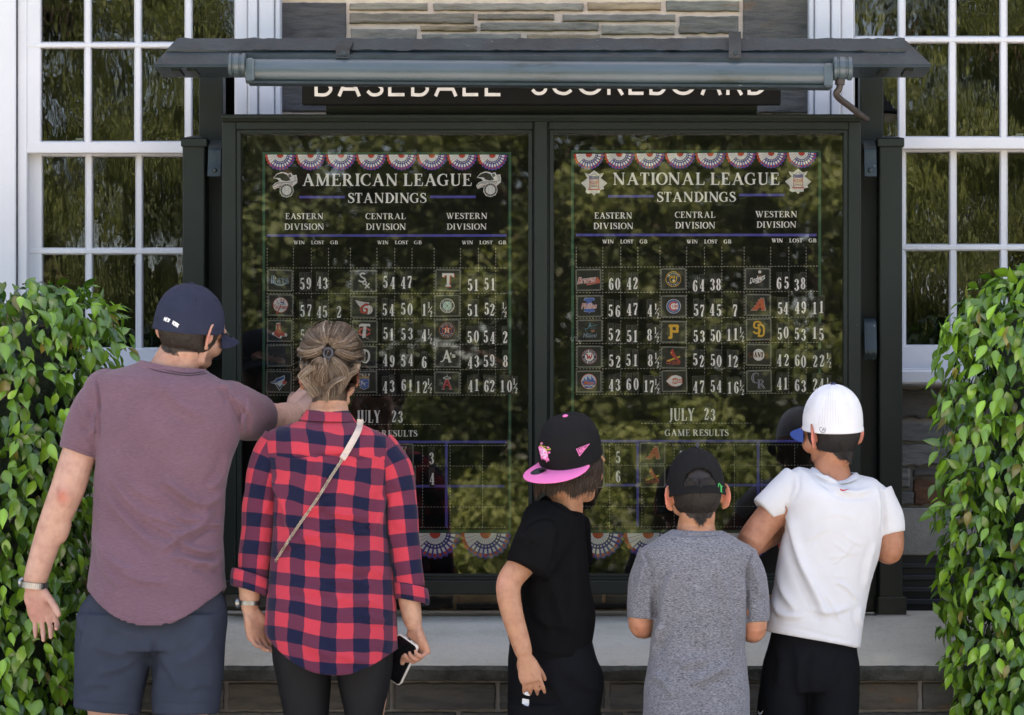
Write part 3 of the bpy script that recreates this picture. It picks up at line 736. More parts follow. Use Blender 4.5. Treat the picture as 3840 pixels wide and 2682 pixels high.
def panel(right):
    P = bpy.data.objects
    e = 0 if not right else 1
    bx0, bx1 = ((989, 1912), (2147, 3074))[e]; by0 = (576, 569)[e]; dyr = (0, -6)[e]
    m = MB(); m.pbox(bx0-86, bx1+86, 486, 2162, YP, YP+.002, 0); pn = m.build('display_panel', M_panel, sb)
    m = MB()                                               # thin printed border
    for (a, b, c, d) in ((bx0-5, bx0+5, by0-5, 1998), (bx1-5, bx1+5, by0-5, 1998), (bx0+5, bx1-5, by0-5, by0+3), (bx0+5, bx1-5, 1988, 1998)): quad(m, a, b, c, d, .0003, GRN)
    m.build('green_border', M_print, pn, fix=False)
    f0, f1 = ((994, 1903), (2151, 3063))[e]
    for k in range(8): m = MB(); w_ = (f1-f0)/8; fan(m, f0+w_*(k+.5), (580, 577)[e]+(-6*k/8 if e else 0), w_*.5, 59); m.build('bunting_fan', M_print, pn, fix=False)
    f0, f1 = ((968, 1916), (2148, 3092))[e]
    for k in range(5): m = MB(); w_ = (f1-f0)/5; fan(m, f0+w_*(k+.5), 1999, w_*.5, 97); m.build('bunting_fan', M_print, pn, fix=False)
    m = MB()                                               # blue rules
    if not e: rl = [(1122,1293,735,744),(1613,1783,734,743),(1001,1899,879,888),(1001,1898,1653,1662),(1001,1892,1819,1828)]+[(x-5,x+5,1662,1978) for x in (1225,1450,1674)]
    else: rl = [(2280,2451,732,741),(2772,2943,727,736),(2160,3062,877,886),(2160,3062,1650,1659),(2160,3062,1815,1824)]+[(x-5,x+5,1659,1976) for x in (2391,2616,2843)]
    for i, q in enumerate(rl): m = MB(); quad(m, *q, .0004+.0001*(i > 4), BLU); m.build('blue_rule', M_print, pn, fix=False)
    m = MB()                                               # dotted grid
    if not e:
        for x in (1002,1100.5,1167.5,1232,1314,1413.5,1480,1545,1628,1727,1794,1859): dashes(m, x, 930, x, 1482)
        for y in (1005,1100.6,1195.7,1291,1386,1482): dashes(m, 1000, y, 1902, y)
        for y in (1671,1748,1901.6,1978): dashes(m, 1001, y, 1896, y)
        for x in (1030,1136,1240,1362,1464,1585,1688,1810): dashes(m, x, 1671, x, 1978)
        dashes(m, 1260, 1592, 1650, 1592)
    else:
        for x in (2161,2260.5,2327.6,2392,2475,2575,2642,2707,2790.6,2890,2958,3023): dashes(m, x, 926, x, 1478)
        for y in (1003,1098,1194,1289,1383.6,1479): dashes(m, 2161, y, 3067, y-5)
        for y in (1668.5,1745,1899,1976): dashes(m, 2161, y, 3067, y)
        for x in (2180,2286,2407,2528,2632,2754,2857,2980): dashes(m, x, 1668, x, 1976)
        dashes(m, 2405, 1588, 2818, 1587)
    m.build('dotted_grid', M_print, pn, fix=False)
    def hd(items, nm, font=SERIF, sp=.02, wm=1.0):
        for (t, x0, x1, y0, y1) in items: m = MB(); write(m, t, font, x0, x1, y0, y1, YP, 0, WHT, .0008, wm*1.3, sp, .3); m.build(nm, M_print, pn, fix=False)
    if not e:
        hd([('AMERICAN LEAGUE',1131,1771,652,697),('STANDINGS',1304,1599,724,761)], 'title')
        hd([('EASTERN',1069,1213,800,822),('DIVISION',1065,1216,839,862),('CENTRAL',1371,1522,800,822),('DIVISION',1371,1523,839,862),('WESTERN',1672,1828,799,821),('DIVISION',1674,1826,839,861)], 'division_heading')
        hd([(t, x0, x1, 903, 916) for t, x0, x1 in (('WIN',1100,1143),('LOST',1166,1216),('GB',1239,1267),('WIN',1414,1457),('LOST',1480,1531),('GB',1553,1581),('WIN',1731,1774),('LOST',1797,1848),('GB',1870,1898))], 'column_heading', wm=1.25)
        hd([('JULY',1336,1428,1539,1586)], 'month', wm=.75); hd([('GAME RESULTS',1326,1565,1614,1637)], 'results_heading', wm=1.1)
    else:
        hd([('NATIONAL LEAGUE',2297,2925,648,693),('STANDINGS',2463,2759,720,757)], 'title')
        hd([('EASTERN',2228,2371,797,820),('DIVISION',2224,2376,836,859),('CENTRAL',2531,2683,794,817),('DIVISION',2531,2683,833,857),('WESTERN',2832,2990,792,815),('DIVISION',2836,2987,831,854)], 'division_heading')
        hd([(t, x0, x1, 899, 913) for t, x0, x1 in (('WIN',2258,2302),('LOST',2325,2376),('GB',2399,2427),('WIN',2574,2617),('LOST',2640,2691),('GB',2714,2742))]+[(t, x0, x1, 895, 909) for t, x0, x1 in (('WIN',2893,2936),('LOST',2959,3010),('GB',3033,3061))], 'column_heading', wm=1.25)
        hd([('JULY',2508,2606,1531,1578)], 'month', wm=.75); hd([('GAME RESULTS',2493,2732,1611,1635)], 'results_heading', wm=1.1)
    return pn
PN = [panel(0), panel(1)]
# ---------------------------------------------------------------- team cards and number slips behind the glass
_TX = {}
def text2d(s, shear=0.0, bold=0.0):
    k = (s, shear, bold)
    if k in _TX: return _TX[k]
    c = bpy.data.curves.new('t', 'FONT'); c.body = s; c.size = 1; c.shear = shear; c.offset = bold; c.resolution_u = 3
    c.fill_mode = 'FRONT'; o = bpy.data.objects.new('t', c); SC.collection.objects.link(o)
    dg = bpy.context.evaluated_depsgraph_get(); dg.update(); me = bpy.data.meshes.new_from_object(o.evaluated_get(dg))
    v = np.array([x.co[:2] for x in me.vertices]).reshape(-1, 2); f = [tuple(p.vertices) for p in me.polygons]
    bpy.data.objects.remove(o); bpy.data.curves.remove(c); bpy.data.meshes.remove(me)
    if len(v): v = (v-v.min(0))/(v.max(0)-v.min(0))
    _TX[k] = (v, f); return v, f
class Em:
    """flat emblem: shapes in px about (cx, cy), later shapes lie on top"""
    def __init__(s, cx, cy, Y, rot=0.0, k=1.0): s.m = MB(); s.c = (cx, cy); s.Y = Y; s.l = 0; s.r = rot; s.k = k
    def w(s, x, y, l=None):
        c, d = math.cos(s.r), math.sin(s.r); x *= s.k; y *= s.k
        return W(s.c[0]+x*c-y*d, s.c[1]+x*d+y*c, s.Y-(s.l if l is None else l))
    def up(s): s.l += .00007
    def poly(s, pts, col):
        s.up(); n = len(pts); bm = [s.w(*p) for p in pts]
        if n <= 4: s.m.add(bm, [tuple(range(n))], 0, col)
        else:
            from mathutils.geometry import tessellate_polygon
            t = tessellate_polygon([[Vector((p[0], p[1], 0)) for p in pts]]); s.m.add(bm, t, 0, col)
    def disc(s, x, y, rx, ry, col, n=28):
        s.up(); s.m.add([s.w(x, y)]+[s.w(x+rx*math.cos(a), y+ry*math.sin(a)) for a in np.arange(n)*2*PI/n], [(0, i+1, (i+1) % n+1) for i in range(n)], 0, col)
    def line(s, pts, wd, col, smooth=True):
        s.up(); P = [(*p, wd) if len(p) == 2 else p for p in pts]; A, B = strip(P, smooth, 4); n = len(A)
        s.m.add([s.w(*a) for a in A]+[s.w(*b) for b in B], [(i, i+1, n+i+1, n+i) for i in range(n-1)], 0, col)
    def ring(s, x, y, r, wd, col, ry=None): s.line([(x+r*math.cos(a), y+(ry or r)*math.sin(a)) for a in np.linspace(0, 2*PI, 25)], wd, col, False)
    def text(s, t, x0, x1, y0, y1, col, shear=0.0, bold=0.0, slope=0.0):
        s.up(); v, f = text2d(t, shear, bold)
        s.m.add([s.w(x0+(x1-x0)*p[0], y1+(y0-y1)*p[1]+slope*(p[0]-.5)) for p in v], f, 0, col)
    def serif(s, t, x0, x1, y0, y1, col, font=None, wm=1.0, grow=0.0):
        run, wd = glyph_run(t, font or SERIF, .05); put_glyphs(s.m, run, wd, x0, x1, y1, y0, lambda a, b, o: s.w(a, b, s.l+.00005+o*.3), 0, col, 0, wm); s.l += .0002
    def arc(s, t, r, a0, a1, h, col, inward=False):
        n = len(t)
        for i, ch in enumerate(t):
            if ch == ' ': continue
            a = a0+(a1-a0)*(i+.5)/n; v, f = text2d(ch); s.up(); wd = h*.62; P = []
            for p in v:
                q = (p[0]-.5)*wd; rr = r+(p[1]-.5)*h*(1 if not inward else -1); th = a+(q/r)*(1 if not inward else -1)
                P.append(s.w(rr*math.cos(th), rr*math.sin(th)))
            s.m.add(P, f, 0, col)
    def star(s, x, y, r, col, k=.42, n=5):
        s.poly([(x+(r if i % 2 == 0 else r*k)*math.sin(i*PI/n), y-(r if i % 2 == 0 else r*k)*math.cos(i*PI/n)) for i in range(2*n)], col)
w_, bk, nv, rd, bl_, gd, og = (.8,.8,.8), (.01,.01,.01), (.02,.03,.09), (.55,.04,.04), (.05,.11,.42), (.75,.42,.04), (.75,.16,.03)
tl, sv = (.02,.2,.2), (.4,.42,.46)
def e_rays(e):
    e.disc(0,6,25,14,(.30,.42,.52)); e.disc(0,4,22,11,(.02,.03,.03))
    for c, wm in (((.45,.55,.62),1.7),((.03,.07,.18),.85)): e.serif('R',-33,-14,-18,12,c,wm=wm); e.serif('AYS',-14,32,-10,12,c,wm=wm)
    e.star(-17,-9,6,(.8,.75,.25),.25,4)
def e_hatbat(e):
    e.disc(0,0,29,29,rd); e.disc(0,0,27,27,w_)
    for s in (-1,1): e.line([(s*16,-20),(s*10,-8),(s*10,8),(s*16,20)],1.5,rd)
    e.line([(-14,33,6),(0,6,3),(4,-3,2)],3,rd); e.poly([(-2,-24),(16,-21),(14,-5),(0,-7)],rd)
    for i in range(3): e.poly([(0+i*6,-23),(3+i*6,-22.6),(3.2+i*5.6,-8),(.6+i*5.6,-8)],w_)
    e.poly([(-1,-12),(15,-10),(14,-5),(0,-7)],bl_); e.line([(-9,-6),(5,-1),(19,-4)],4,(.35,.42,.55))
    e.text('Yankees',-27,27,-2,14,rd,.35,.01)
def e_socks(e):
    a = [(-12,-27),(2,-29),(4,-8),(6,2),(22,8),(27,13),(24,20),(8,19),(-4,12),(-8,-4)]; b = [(-12,-27),(-3,-25),(-4,-2),(-2,10),(7,20),(3,27),(-6,24),(-20,15),(-27,14),(-26,6),(-14,0)]
    e.poly([(x*1.07,y*1.07) for x, y in a],w_); e.poly(a,rd); e.poly([(x*1.07,y*1.07) for x, y in b],w_); e.poly(b,rd)
    e.disc(22,14,4,5,w_); e.disc(-24,10,3.5,4,w_); e.disc(4,23,3.5,4,w_); e.line([(-3,-27),(-2,-6)],1.3,w_)
def e_jay(e):
    o = [(-31,3),(-18,-2),(-10,-12),(4,-16),(18,-24),(21,-15),(18,-4),(28,2),(20,12),(14,14),(2,31),(-6,18),(-14,8),(-24,7)]
    e.poly([(x*1.06,y*1.06) for x,y in o],w_); e.poly([(-30,3),(-16,-1),(-9,-11),(5,-15),(18,-22),(19,-12),(4,-4),(-14,1)],(.04,.12,.36)); e.poly([(-12,8),(-2,13),(3,20),(14,8),(16,12),(2,30),(-5,17)],(.03,.06,.16))
    e.line([(-28,4),(-16,4),(-10,1)],2.5,nv); e.disc(-6,1,3.5,2.5,(.2,.2,.22)); e.star(20,2,11,(.62,.05,.05),.5,6)
def e_sox(e):
    w = (.72,.72,.74); e.line([(3,-27),(-6,-30),(-14,-24),(-8,-15),(2,-10),(4,-2),(-6,2),(-16,0),(-20,-4)],5.5,w); e.ring(2,6,6,4.5,w); e.line([(2,10),(20,26)],5,w,False); e.line([(20,8),(4,27)],5,w,False)
def e_guard(e):
    for i, (x, y) in enumerate(((-31,-24),(-27,-17),(-22,-10),(-16,-3))): e.line([(x,y,5),(x+18,y+6,6),(20-i*3,-14+i*5,7)],5,(.72,.72,.74)); e.line([(x,y+3.5),(x+18,y+9),(14-i*3,-10+i*5)],1,nv)
    e.disc(16,9,19,19,nv); e.disc(16,9,17.5,17.5,w_); e.line([(24,-5),(27,8),(22,22)],1.2,rd)
    g = [(6,-14),(20,-12),(16,-5),(4,-6),(-6,6),(-4,17),(8,16),(8,9),(1,8),(3,2),(16,4),(14,24),(-10,23),(-15,10),(-12,0)]; e.poly([(x*1.06,y*1.06) for x,y in g],nv); e.poly(g,rd)
def e_tc(e):
    e.line([(20,-2),(8,-11),(-10,-11),(-20,1),(-12,13),(6,14),(20,6)],6.5,(.62,.09,.09)); e.poly([(-22,-24),(-14,-29),(20,-28),(20,-17),(14,-20),(6,-20),(3,22),(-5,26),(-10,22),(-5,-19),(-17,-18),(-22,-14)],w_)
def e_gothd(e):
    e.line([(-20,-22),(-4,-24),(12,-20),(18,-6),(16,12),(6,24)],7,w_); e.line([(-10,-20),(-10,14)],7,w_,False); e.line([(2,-20),(2,16)],4,w_,False); e.line([(-22,14),(-10,18),(6,24)],5,w_); e.line([(-24,-8),(-14,-4)],4,w_)
    e.line([(-20,-22),(-24,-12),(-16,-4)],3,w_)
def e_crown(e):
    e.poly([(-19,-12),(19,-12),(17,22),(0,30),(-17,22)],(.5,.5,.4)); e.poly([(-17.5,-11),(17.5,-11),(15.5,21),(0,28),(-15.5,21)],(.05,.13,.45))
    e.poly([(-18,-13),(-19,-24),(-9,-19),(-6,-25),(0,-19),(6,-25),(9,-19),(19,-24),(18,-13)],(.42,.29,.11))
    for x in (-18,-6,6,18): e.ring(x,-27,3,1.5,w_)
    e.serif('K',-13,1,-6,10,w_); e.serif('C',-1,13,2,18,w_)
def e_bigt(e):
    t = [(-22,-26),(22,-26),(22,-12),(15,-12),(13,-18),(6,-18),(5,17),(10,18),(10,24),(-9,24),(-9,18),(-4,17),(-5,-18),(-13,-18),(-15,-12),(-22,-12)]
    e.poly([(x+3.5,y+3) for x,y in t],(.6,.1,.06)); e.poly(t,w_)
def e_compass(e):
    e.disc(0,0,27,27,w_); e.disc(0,0,25,25,(.01,.04,.09)); e.disc(0,0,16,16,w_); e.disc(0,0,14.5,14.5,(.25,.55,.55)); e.star(0,0,16,w_,.3,4); e.star(0,0,10,tl,.3,4)
    e.arc('SEATTLE',20.5,PI*1.12,PI*1.88,7,w_); e.arc('MARINERS',20.5,PI*.9,PI*.1,7,w_,True)
def e_hstar(e):
    e.disc(0,0,29,29,(.55,.16,.05)); e.disc(0,0,27.5,27.5,nv); e.ring(0,0,18,1.5,og); e.star(0,-1,19,og); e.serif('H',-9,9,-8,10,w_,wm=1.2)
    e.arc('HOUSTON',23,PI*1.14,PI*1.86,7,w_); e.arc('ASTROS',23,PI*.86,PI*.14,7,w_,True)
def e_aps(e):
    e.line([(-4,-24,6),(0,-8,8),(10,22,8)],8,w_,False); e.line([(-4,-22),(-14,14),(-26,20)],4,w_); e.line([(-14,6),(8,6)],3.5,w_,False); e.line([(4,20),(16,20)],4,w_); e.text("'s",10,30,-14,4,w_,0,.02)
def e_halo(e):
    a = [(-4,-14),(4,-14),(16,20),(20,24),(8,24),(8,18),(4,10),(-4,10),(-8,18),(-7,24),(-19,24),(-15,20)]
    e.poly([(x*1.12,y*1.08) for x,y in a],sv); e.poly(a,(.5,.03,.04)); e.poly([(-2,-2),(2,-2),(4,5),(-4,5)],(.03,.02,.02)); e.ring(0,-17,13,2.2,w_,4); e.line([(0,-30),(0,-20)],2,w_)
def e_axe(e):
    e.line([(-8,17),(32,9)],7,(.75,.5,.4)); e.line([(-8,17),(32,9)],5,(.5,.07,.05)); e.poly([(32,-12),(42,2),(42,14),(26,12),(28,2)],(.6,.12,.07)); e.text('Braves',-42,28,-14,12,w_,.3,.05,-8); e.text('Braves',-40,26,-12,11,rd,.3,0,-8)
def e_bell(e):
    b = [(-19,-26),(-15,-30),(15,-30),(19,-26),(19,-20),(8,-20),(12,4),(20,17),(18,20),(3,21),(0,27),(-3,21),(-18,20),(-20,17),(-12,4),(-8,-20),(-19,-20)]
    e.poly([(x*1.05,y*1.05) for x,y in b],(.4,.45,.6)); e.poly(b,(.05,.13,.46)); e.text('Phillies',-31,29,-12,10,w_,.3,.05); e.text('Phillies',-30,28,-11,9,rd,.3)
def e_fish(e):
    e.line([(-18,-6),(-6,-9),(2,-28),(6,-18),(26,-21)],1.6,(.08,.36,.55)); e.poly([(-2,-14),(2,-28),(8,-16)],(.05,.22,.35)); e.line([(-16,-6),(-12,6),(0,12),(12,6),(16,-6)],1.6,(.06,.2,.3)); e.poly([(-4,-12),(18,-14),(26,-8),(8,-2)],(.05,.06,.07)); e.disc(12,2,8,4,(.3,.12,.06))
    e.text('Miami',-26,27,10,26,(.18,.25,.32),.3,.02)
def e_dcw(e):
    e.disc(0,0,28,28,(.6,.25,.25)); e.disc(0,0,26.5,26.5,(.02,.025,.08)); e.disc(0,0,16.5,16.5,w_); e.line([(-12,-6),(-8,-9),(-6,8),(0,-4),(3,8),(10,-6),(7,-10)],4,(.5,.03,.05))
    e.arc('WASHINGTON',21.5,PI*1.04,PI*1.96,7,w_); e.arc('NATIONALS',21.5,PI*.92,PI*.08,7,w_,True)
def e_sky(e):
    e.disc(0,0,29,29,og); e.disc(0,0,27,27,(.55,.62,.75)); e.poly([(-26,4),(-24,-4),(-18,-4),(-18,-12),(-13,-12),(-13,-6),(-8,-6),(-6,-16),(-3,-22),(-1,-14),(2,-14),(3,-8),(9,-8),(9,-18),(12,-22),(14,-12),(19,-12),(19,-4),(25,-4),(26,8),(14,24),(-14,24)],(.04,.12,.42))
    e.text('Mets',-20,19,-2,12,og,.35,.02); e.line([(-22,18),(-8,15),(0,18),(8,15),(22,18)],2.5,w_)
def e_glove(e):
    e.disc(0,0,29,29,gd); e.disc(0,0,27,27,(.015,.03,.045)); e.line([(-12,-12),(-12,6),(-4,13),(6,12),(12,2),(12,-10)],3,gd)
    for x in (-7,-1,5): e.line([(x,-13),(x,-2)],3.6,gd)
    e.disc(1,6,6.5,6.5,(.02,.03,.04)); e.disc(1,6,5,5,(.8,.7,.45)); e.arc('MILWAUKEE',22,PI*1.1,PI*1.9,6,w_); e.arc('BREWERS',22,PI*.85,PI*.15,6,w_,True)
def e_ubs(e):
    e.disc(0,0,27,27,w_); e.disc(0,0,25.5,25.5,(.04,.13,.38)); e.disc(0,0,18.5,18.5,w_); e.line([(11,-11),(2,-15),(-10,-11),(-14,0),(-10,11),(2,15),(11,11)],6,(.6,.04,.05)); e.text('UBS',-5,18,-5,5,(.6,.04,.05),0,.03)
def e_goldp(e):
    e.poly([(-19,-26),(-15,-28),(14,-28),(20,-24),(18,-8),(20,-2),(14,4),(-4,2),(-4,20),(-8,26),(-18,26),(-20,20),(-14,16),(-14,-16),(-19,-20)],gd); e.poly([(-4,-18),(8,-18),(9,-6),(-4,-7)],(.012,.012,.012))
def e_redbird(e):
    e.line([(-24,14),(24,-4)],5.5,(.7,.5,.05)); e.poly([(-10,-26),(-3,-34),(0,-24),(4,-14),(12,-2),(26,14),(24,20),(12,10),(2,2),(-8,-8),(-13,-16)],(.5,.05,.04)); e.poly([(-13,-20),(-6,-20),(-8,-14)],(.7,.45,.1)); e.text('Cardinals',-28,26,8,26,(.42,.08,.06),.3,.02)
def e_bigc(e):
    e.disc(2,0,29,22,(.55,.08,.03)); e.poly([(-31,0),(-10,-19),(6,-22),(24,-16),(30,-8),(16,-6),(2,-10),(-8,0),(2,10),(16,7),(30,9),(22,17),(6,21),(-12,17)],w_); e.disc(3,0,14,11,(.6,.14,.04)); e.text('REDS',-12,28,-5,6,w_,0,.04)
def e_ball(e):
    for i in range(6): e.line([(4+i*2,-16),(-6+i*4,18)],1,(.3,.12,.06))
    e.disc(8,-26,5.6,5.6,w_); e.ring(8,-26,3,1,(.6,.2,.2)); e.text('Dodgers',-30,28,-11,16,w_,.3,.03,-20); e.line([(-10,16),(8,12),(28,-4)],2.6,w_)
def e_snakea(e):
    a = [(6,-25),(20,-25),(27,20),(12,20),(10,8),(4,8),(-4,20),(-26,20),(-20,12),(-12,8),(-14,2),(-5,-2),(-8,-8),(1,-12),(-1,-18),(8,-20)]
    e.poly([(x*1.08,y*1.08) for x,y in a],(.35,.42,.4)); e.poly(a,(.55,.1,.05)); e.poly([(4,2),(10,2),(8,-6)],(.03,.03,.03)); e.star(2,12,5,(.55,.1,.05))
def e_sd(e):
    e.line([(10,-20),(2,-28),(-12,-27),(-17,-18),(-14,-6),(2,-4),(4,8),(-4,15),(-15,13),(-19,7)],6.5,gd); e.line([(-4,-16),(12,-16),(19,-6),(19,16),(12,25),(-4,25)],7,gd); e.line([(1,-14),(1,24)],6.5,gd,False)
def e_gball(e):
    e.disc(0,0,22,22,w_); e.line([(-14,-16),(-9,0),(-14,16)],1,rd); e.line([(14,-16),(9,0),(14,16)],1,rd)
    for c, k in (((.35,.1,.02),1.6),((.03,.02,.015),.9)): e.serif('GI',-38,-18,-8,11,c,wm=k); e.serif('ANT',-18,18,-10,9,c,wm=k); e.serif('S',18,38,-8,12,c,wm=k)
def e_cr(e):
    for c, k in (((.6,.62,.66),1.35),((.05,.045,.13),.75)): e.serif('C',-26,2,-31,8,c,wm=k); e.serif('R',-8,26,-6,28,c,wm=k)
def e_none(e): pass

def card_plate(name, cx, cy, fn, label, rot=0.0, w=97, h=83, clear=.11):
    Y = YP-.006; p = thing(name, label, 'card', tuple(W(cx, cy+h/2, Y)), 'team cards behind the scoreboard glass')
    m = MB(); c, s_ = math.cos(rot), math.sin(rot)
    def rr(x, y, Y2): return W(cx+x*c-y*s_, cy+x*s_+y*c, Y2)
    def outline(a, b, r, Y2):
        P = []
        for (qx, qy, a0) in ((1,1,0),(-1,1,PI/2),(-1,-1,PI),(1,-1,PI*1.5)):
            for t in np.linspace(0, PI/2, 4): P.append(rr(qx*(a-r)+r*math.cos(a0+t), qy*(b-r)+r*math.sin(a0+t), Y2))
        return P
    o1, o2, i1 = outline(w/2, h/2, 6, Y), outline(w/2, h/2, 6, Y-.0012), outline(w/2-5.5, h/2-5.5, 1.2, Y-.0012)
    n = len(o1); m.add(o1+o2+i1, [(i, (i+1) % n, n+(i+1) % n, n+i) for i in range(n)]+[(n+i, n+(i+1) % n, 2*n+(i+1) % n, 2*n+i) for i in range(n)], 0)
    m.add(i1, [tuple(range(n))], 1)
    m.build('plate', [M_cedge, M_cface], p, fix=False)
    e = Em(cx, cy, Y-.0014, rot); fn(e)
    if e.m.n: e.m.build('emblem', M_print, p, fix=False)
    return p
M_cedge = simple('clear_laminate_edge', (.17,.175,.165), .25, .25, 30, .3, 200, .0005, .6)
M_cface = simple('dark_card', (.010,.010,.010), .5, .1, 40, spec=.3)
CARDS = [
 # panel column, row, emblem, phrase
 (0,0,e_rays,'navy RAYS lettering'), (0,1,e_hatbat,'striped hat on a red-ringed ball'), (0,2,e_socks,'pair of red socks'), (0,3,e_none,'fourth place in the leftmost column'), (0,4,e_jay,'blue bird head and red maple leaf'),
 (1,0,e_sox,'slanting white S-o-x letters'), (1,1,e_guard,'winged ball with red G'), (1,2,e_tc,'white T over red C'), (1,3,e_gothd,'white gothic D'), (1,4,e_crown,'gold crown over blue KC shield'),
 (2,0,e_bigt,'white T with red shadow'), (2,1,e_compass,'teal compass star'), (2,2,e_hstar,'orange star with white H'), (2,3,e_aps,"white A's lettering"), (2,4,e_halo,'red A wearing a halo'),
 (3,0,e_axe,'red script over a tomahawk'), (3,1,e_bell,'blue bell and red script'), (3,2,e_fish,'thin blue marlin outline'), (3,3,e_dcw,'red curly W in a navy ring'), (3,4,e_sky,'blue skyline in an orange ring'),
 (4,0,e_glove,'gold ball-in-glove badge'), (4,1,e_ubs,'red C in a blue ring'), (4,2,e_goldp,'plain gold P'), (4,3,e_redbird,'red bird on a yellow bat'), (4,4,e_bigc,'pointed white C reading REDS'),
 (5,0,e_ball,'white slanted script and flying ball'), (5,1,e_snakea,'brick-red jagged A'), (5,2,e_sd,'yellow interlocked SD'), (5,3,e_gball,'GIANTS across a white ball'), (5,4,e_cr,'silver and purple CR'),
]
CXY = [[(1050,1052),(1052,1144),(1049,1241),(1048,1334),(1046,1432)], [(1365,1054.6),(1364,1152),(1368,1243),(1366,1337),(1366,1432)], [(1680,1051),(1677,1147),(1676,1238),(1678,1337),(1676,1435)],
       [(2207,1050),(2210,1148.6),(2211,1240),(2210,1338),(2208,1431)], [(2525,1047),(2526,1149),(2526,1245),(2526,1341),(2529,1429)], [(2841,1046),(2843,1144),(2845,1235),(2845,1331),(2846,1429)]]
for c, r, fn, ph in CARDS:
    lab = 'dark laminated card with '+ph if fn is not e_none else 'plain dark laminated card between the red socks card and the blue bird card'
    x, y = CXY[c][r]; card_plate('team_card', x, y, fn, lab, R.uniform(-.028, .028))
for x, y, fn, lab in ((1503,1705,e_crown,'dark card with gold crown shield in the game results, partly behind the plaid shoulder'), (1511,1790,e_gothd,'dark card with white gothic D in the game results, partly behind the plaid shoulder'),
                      (2218,1705,e_sky,'dark card in the game results, behind the black cap with pink brim'), (2218,1789,e_none,'dark card in the game results beside the face of the long-haired boy'),
                      (2447,1701,e_snakea,'dark card with jagged red A in the game results, beside the plain black cap'), (2447,1787,e_redbird,'dark card with red bird in the game results, below the jagged A')):
    card_plate('team_card', x, y, fn, lab, R.uniform(-.02, .02))

M_slip = simple('black_slip', (.0055,.0055,.0055), .45, .1, 40, spec=.35)
M_num = simple('white_numeral', (.95,.95,.95), .5, .02, 10)
M_edge = simple('slip_edge', (.10,.10,.09), .5, .4, 60)
def slip(ch, cx, base, label, h=44, w=21.5):
    m = MB(); Y = YP-.008+R.uniform(-.0005, .0005); ht, hb = base-h-20, base+8
    if ch == 'h': ht, hb = base-h-12, base+10; w = 20
    tw = R.uniform(-.012, .012)
    def f(px, py, o): 
        dx, dy = px-cx, py-base; return W(cx+dx-dy*tw, base+dy+dx*tw, Y-o)
    def rect(a, b, c, d, o, mi): m.add([f(a,c,o),f(b,c,o),f(b,d,o),f(a,d,o)], [(0,1,2,3)], mi)
    a, b = cx-w/2, cx+w/2
    v = [f(x, y, o) for o in (0, .0008) for x, y in ((a,ht),(b,ht),(b,hb),(a,hb))]
    m.add(v, [(4,5,6,7),(0,1,5,4),(1,2,6,5),(2,3,7,6),(3,0,4,7)], 0)
    k = R.random()                                        # worn bright edges, as on the real slips
    if k < .7: rect(a, a+1.3, ht, hb, .0009, 2)
    if k > .3: rect(b-1.3, b, ht, hb, .0009, 2)
    if .2 < k < .75: rect(a, b, ht, ht+1.2, .0009, 2)
    def gl(c, x0, x1, y0, y1, wm=1.0): run, wd = glyph_run(c, DIG, 0); put_glyphs(m, run, wd, x0, x1, y1, y0, lambda p, q, o: f(p, q, .001+o), 1, None, 0, wm)
    if ch == 'h':
        gl('1', cx-9, cx+2, base-h-3, base-h+20); gl('2', cx-1, cx+10, base-14, base+8)
        A, B = f(cx+8, base-h+14, .001), f(cx-6, base-8, .001); d = np.array((.0011,0,.0002)); m.add([A-d, A+d, B+d, B-d], [(0,1,2,3)], 1)
    else: gl(ch, cx-10.5, cx+10.5, base-h, base, 1.2)
    o = m.build('number_slip', [M_slip, M_num, M_edge], None, fix=False); rebase(o)
    tag(o, label, 'number slip', 'number slips behind the scoreboard glass'); return o
ROWB = [[1088,1187,1282,1377,1472], [1086,1186,1280,1376,1471], [1090,1182,1284,1378,1470], [1087,1187,1280,1375,1470], [1090,1185,1280,1377,1471], [1088,1179,1276,1372,1467]]
COLX = [((1133,1158),(1197,1220),(1248,1272),1272,1290), ((1444,1470),(1513,1538),(1568.5,1592),1590,1611), ((1762,1787),(1823,1847),(1884,1909),1893,1931),
        ((2291,2316.5),(2358,2384),(2421,2444),2437,2462), ((2609,2633),(2672,2695),(2735,2760),2756,2781), ((2923.5,2947.5),(2988,3012),(3056,3080),3080,3108)]
DATA = [[('59','43',''),('57','45','2'),('53','49',''),('51','50',''),('47','55','')],
        [('54','47',''),('54','50','1h'),('51','53','4h'),('49','54','6'),('43','61','12h')],
        [('51','51',''),('51','52','h'),('50','54','2'),('43','59','8'),('41','62','10h')],
        [('60','42',''),('56','47','4h'),('52','51','8h'),('52','51','8h'),('43','60','17h')],
        [('64','38',''),('57','45','7'),('53','50','11h'),('52','50','12'),('47','54','16h')],
        [('65','38',''),('54','49','11'),('50','53','15'),('42','60','22h'),('41','63','24h')]]
PH = {(c, r): ph for c, r, fn, ph in CARDS}
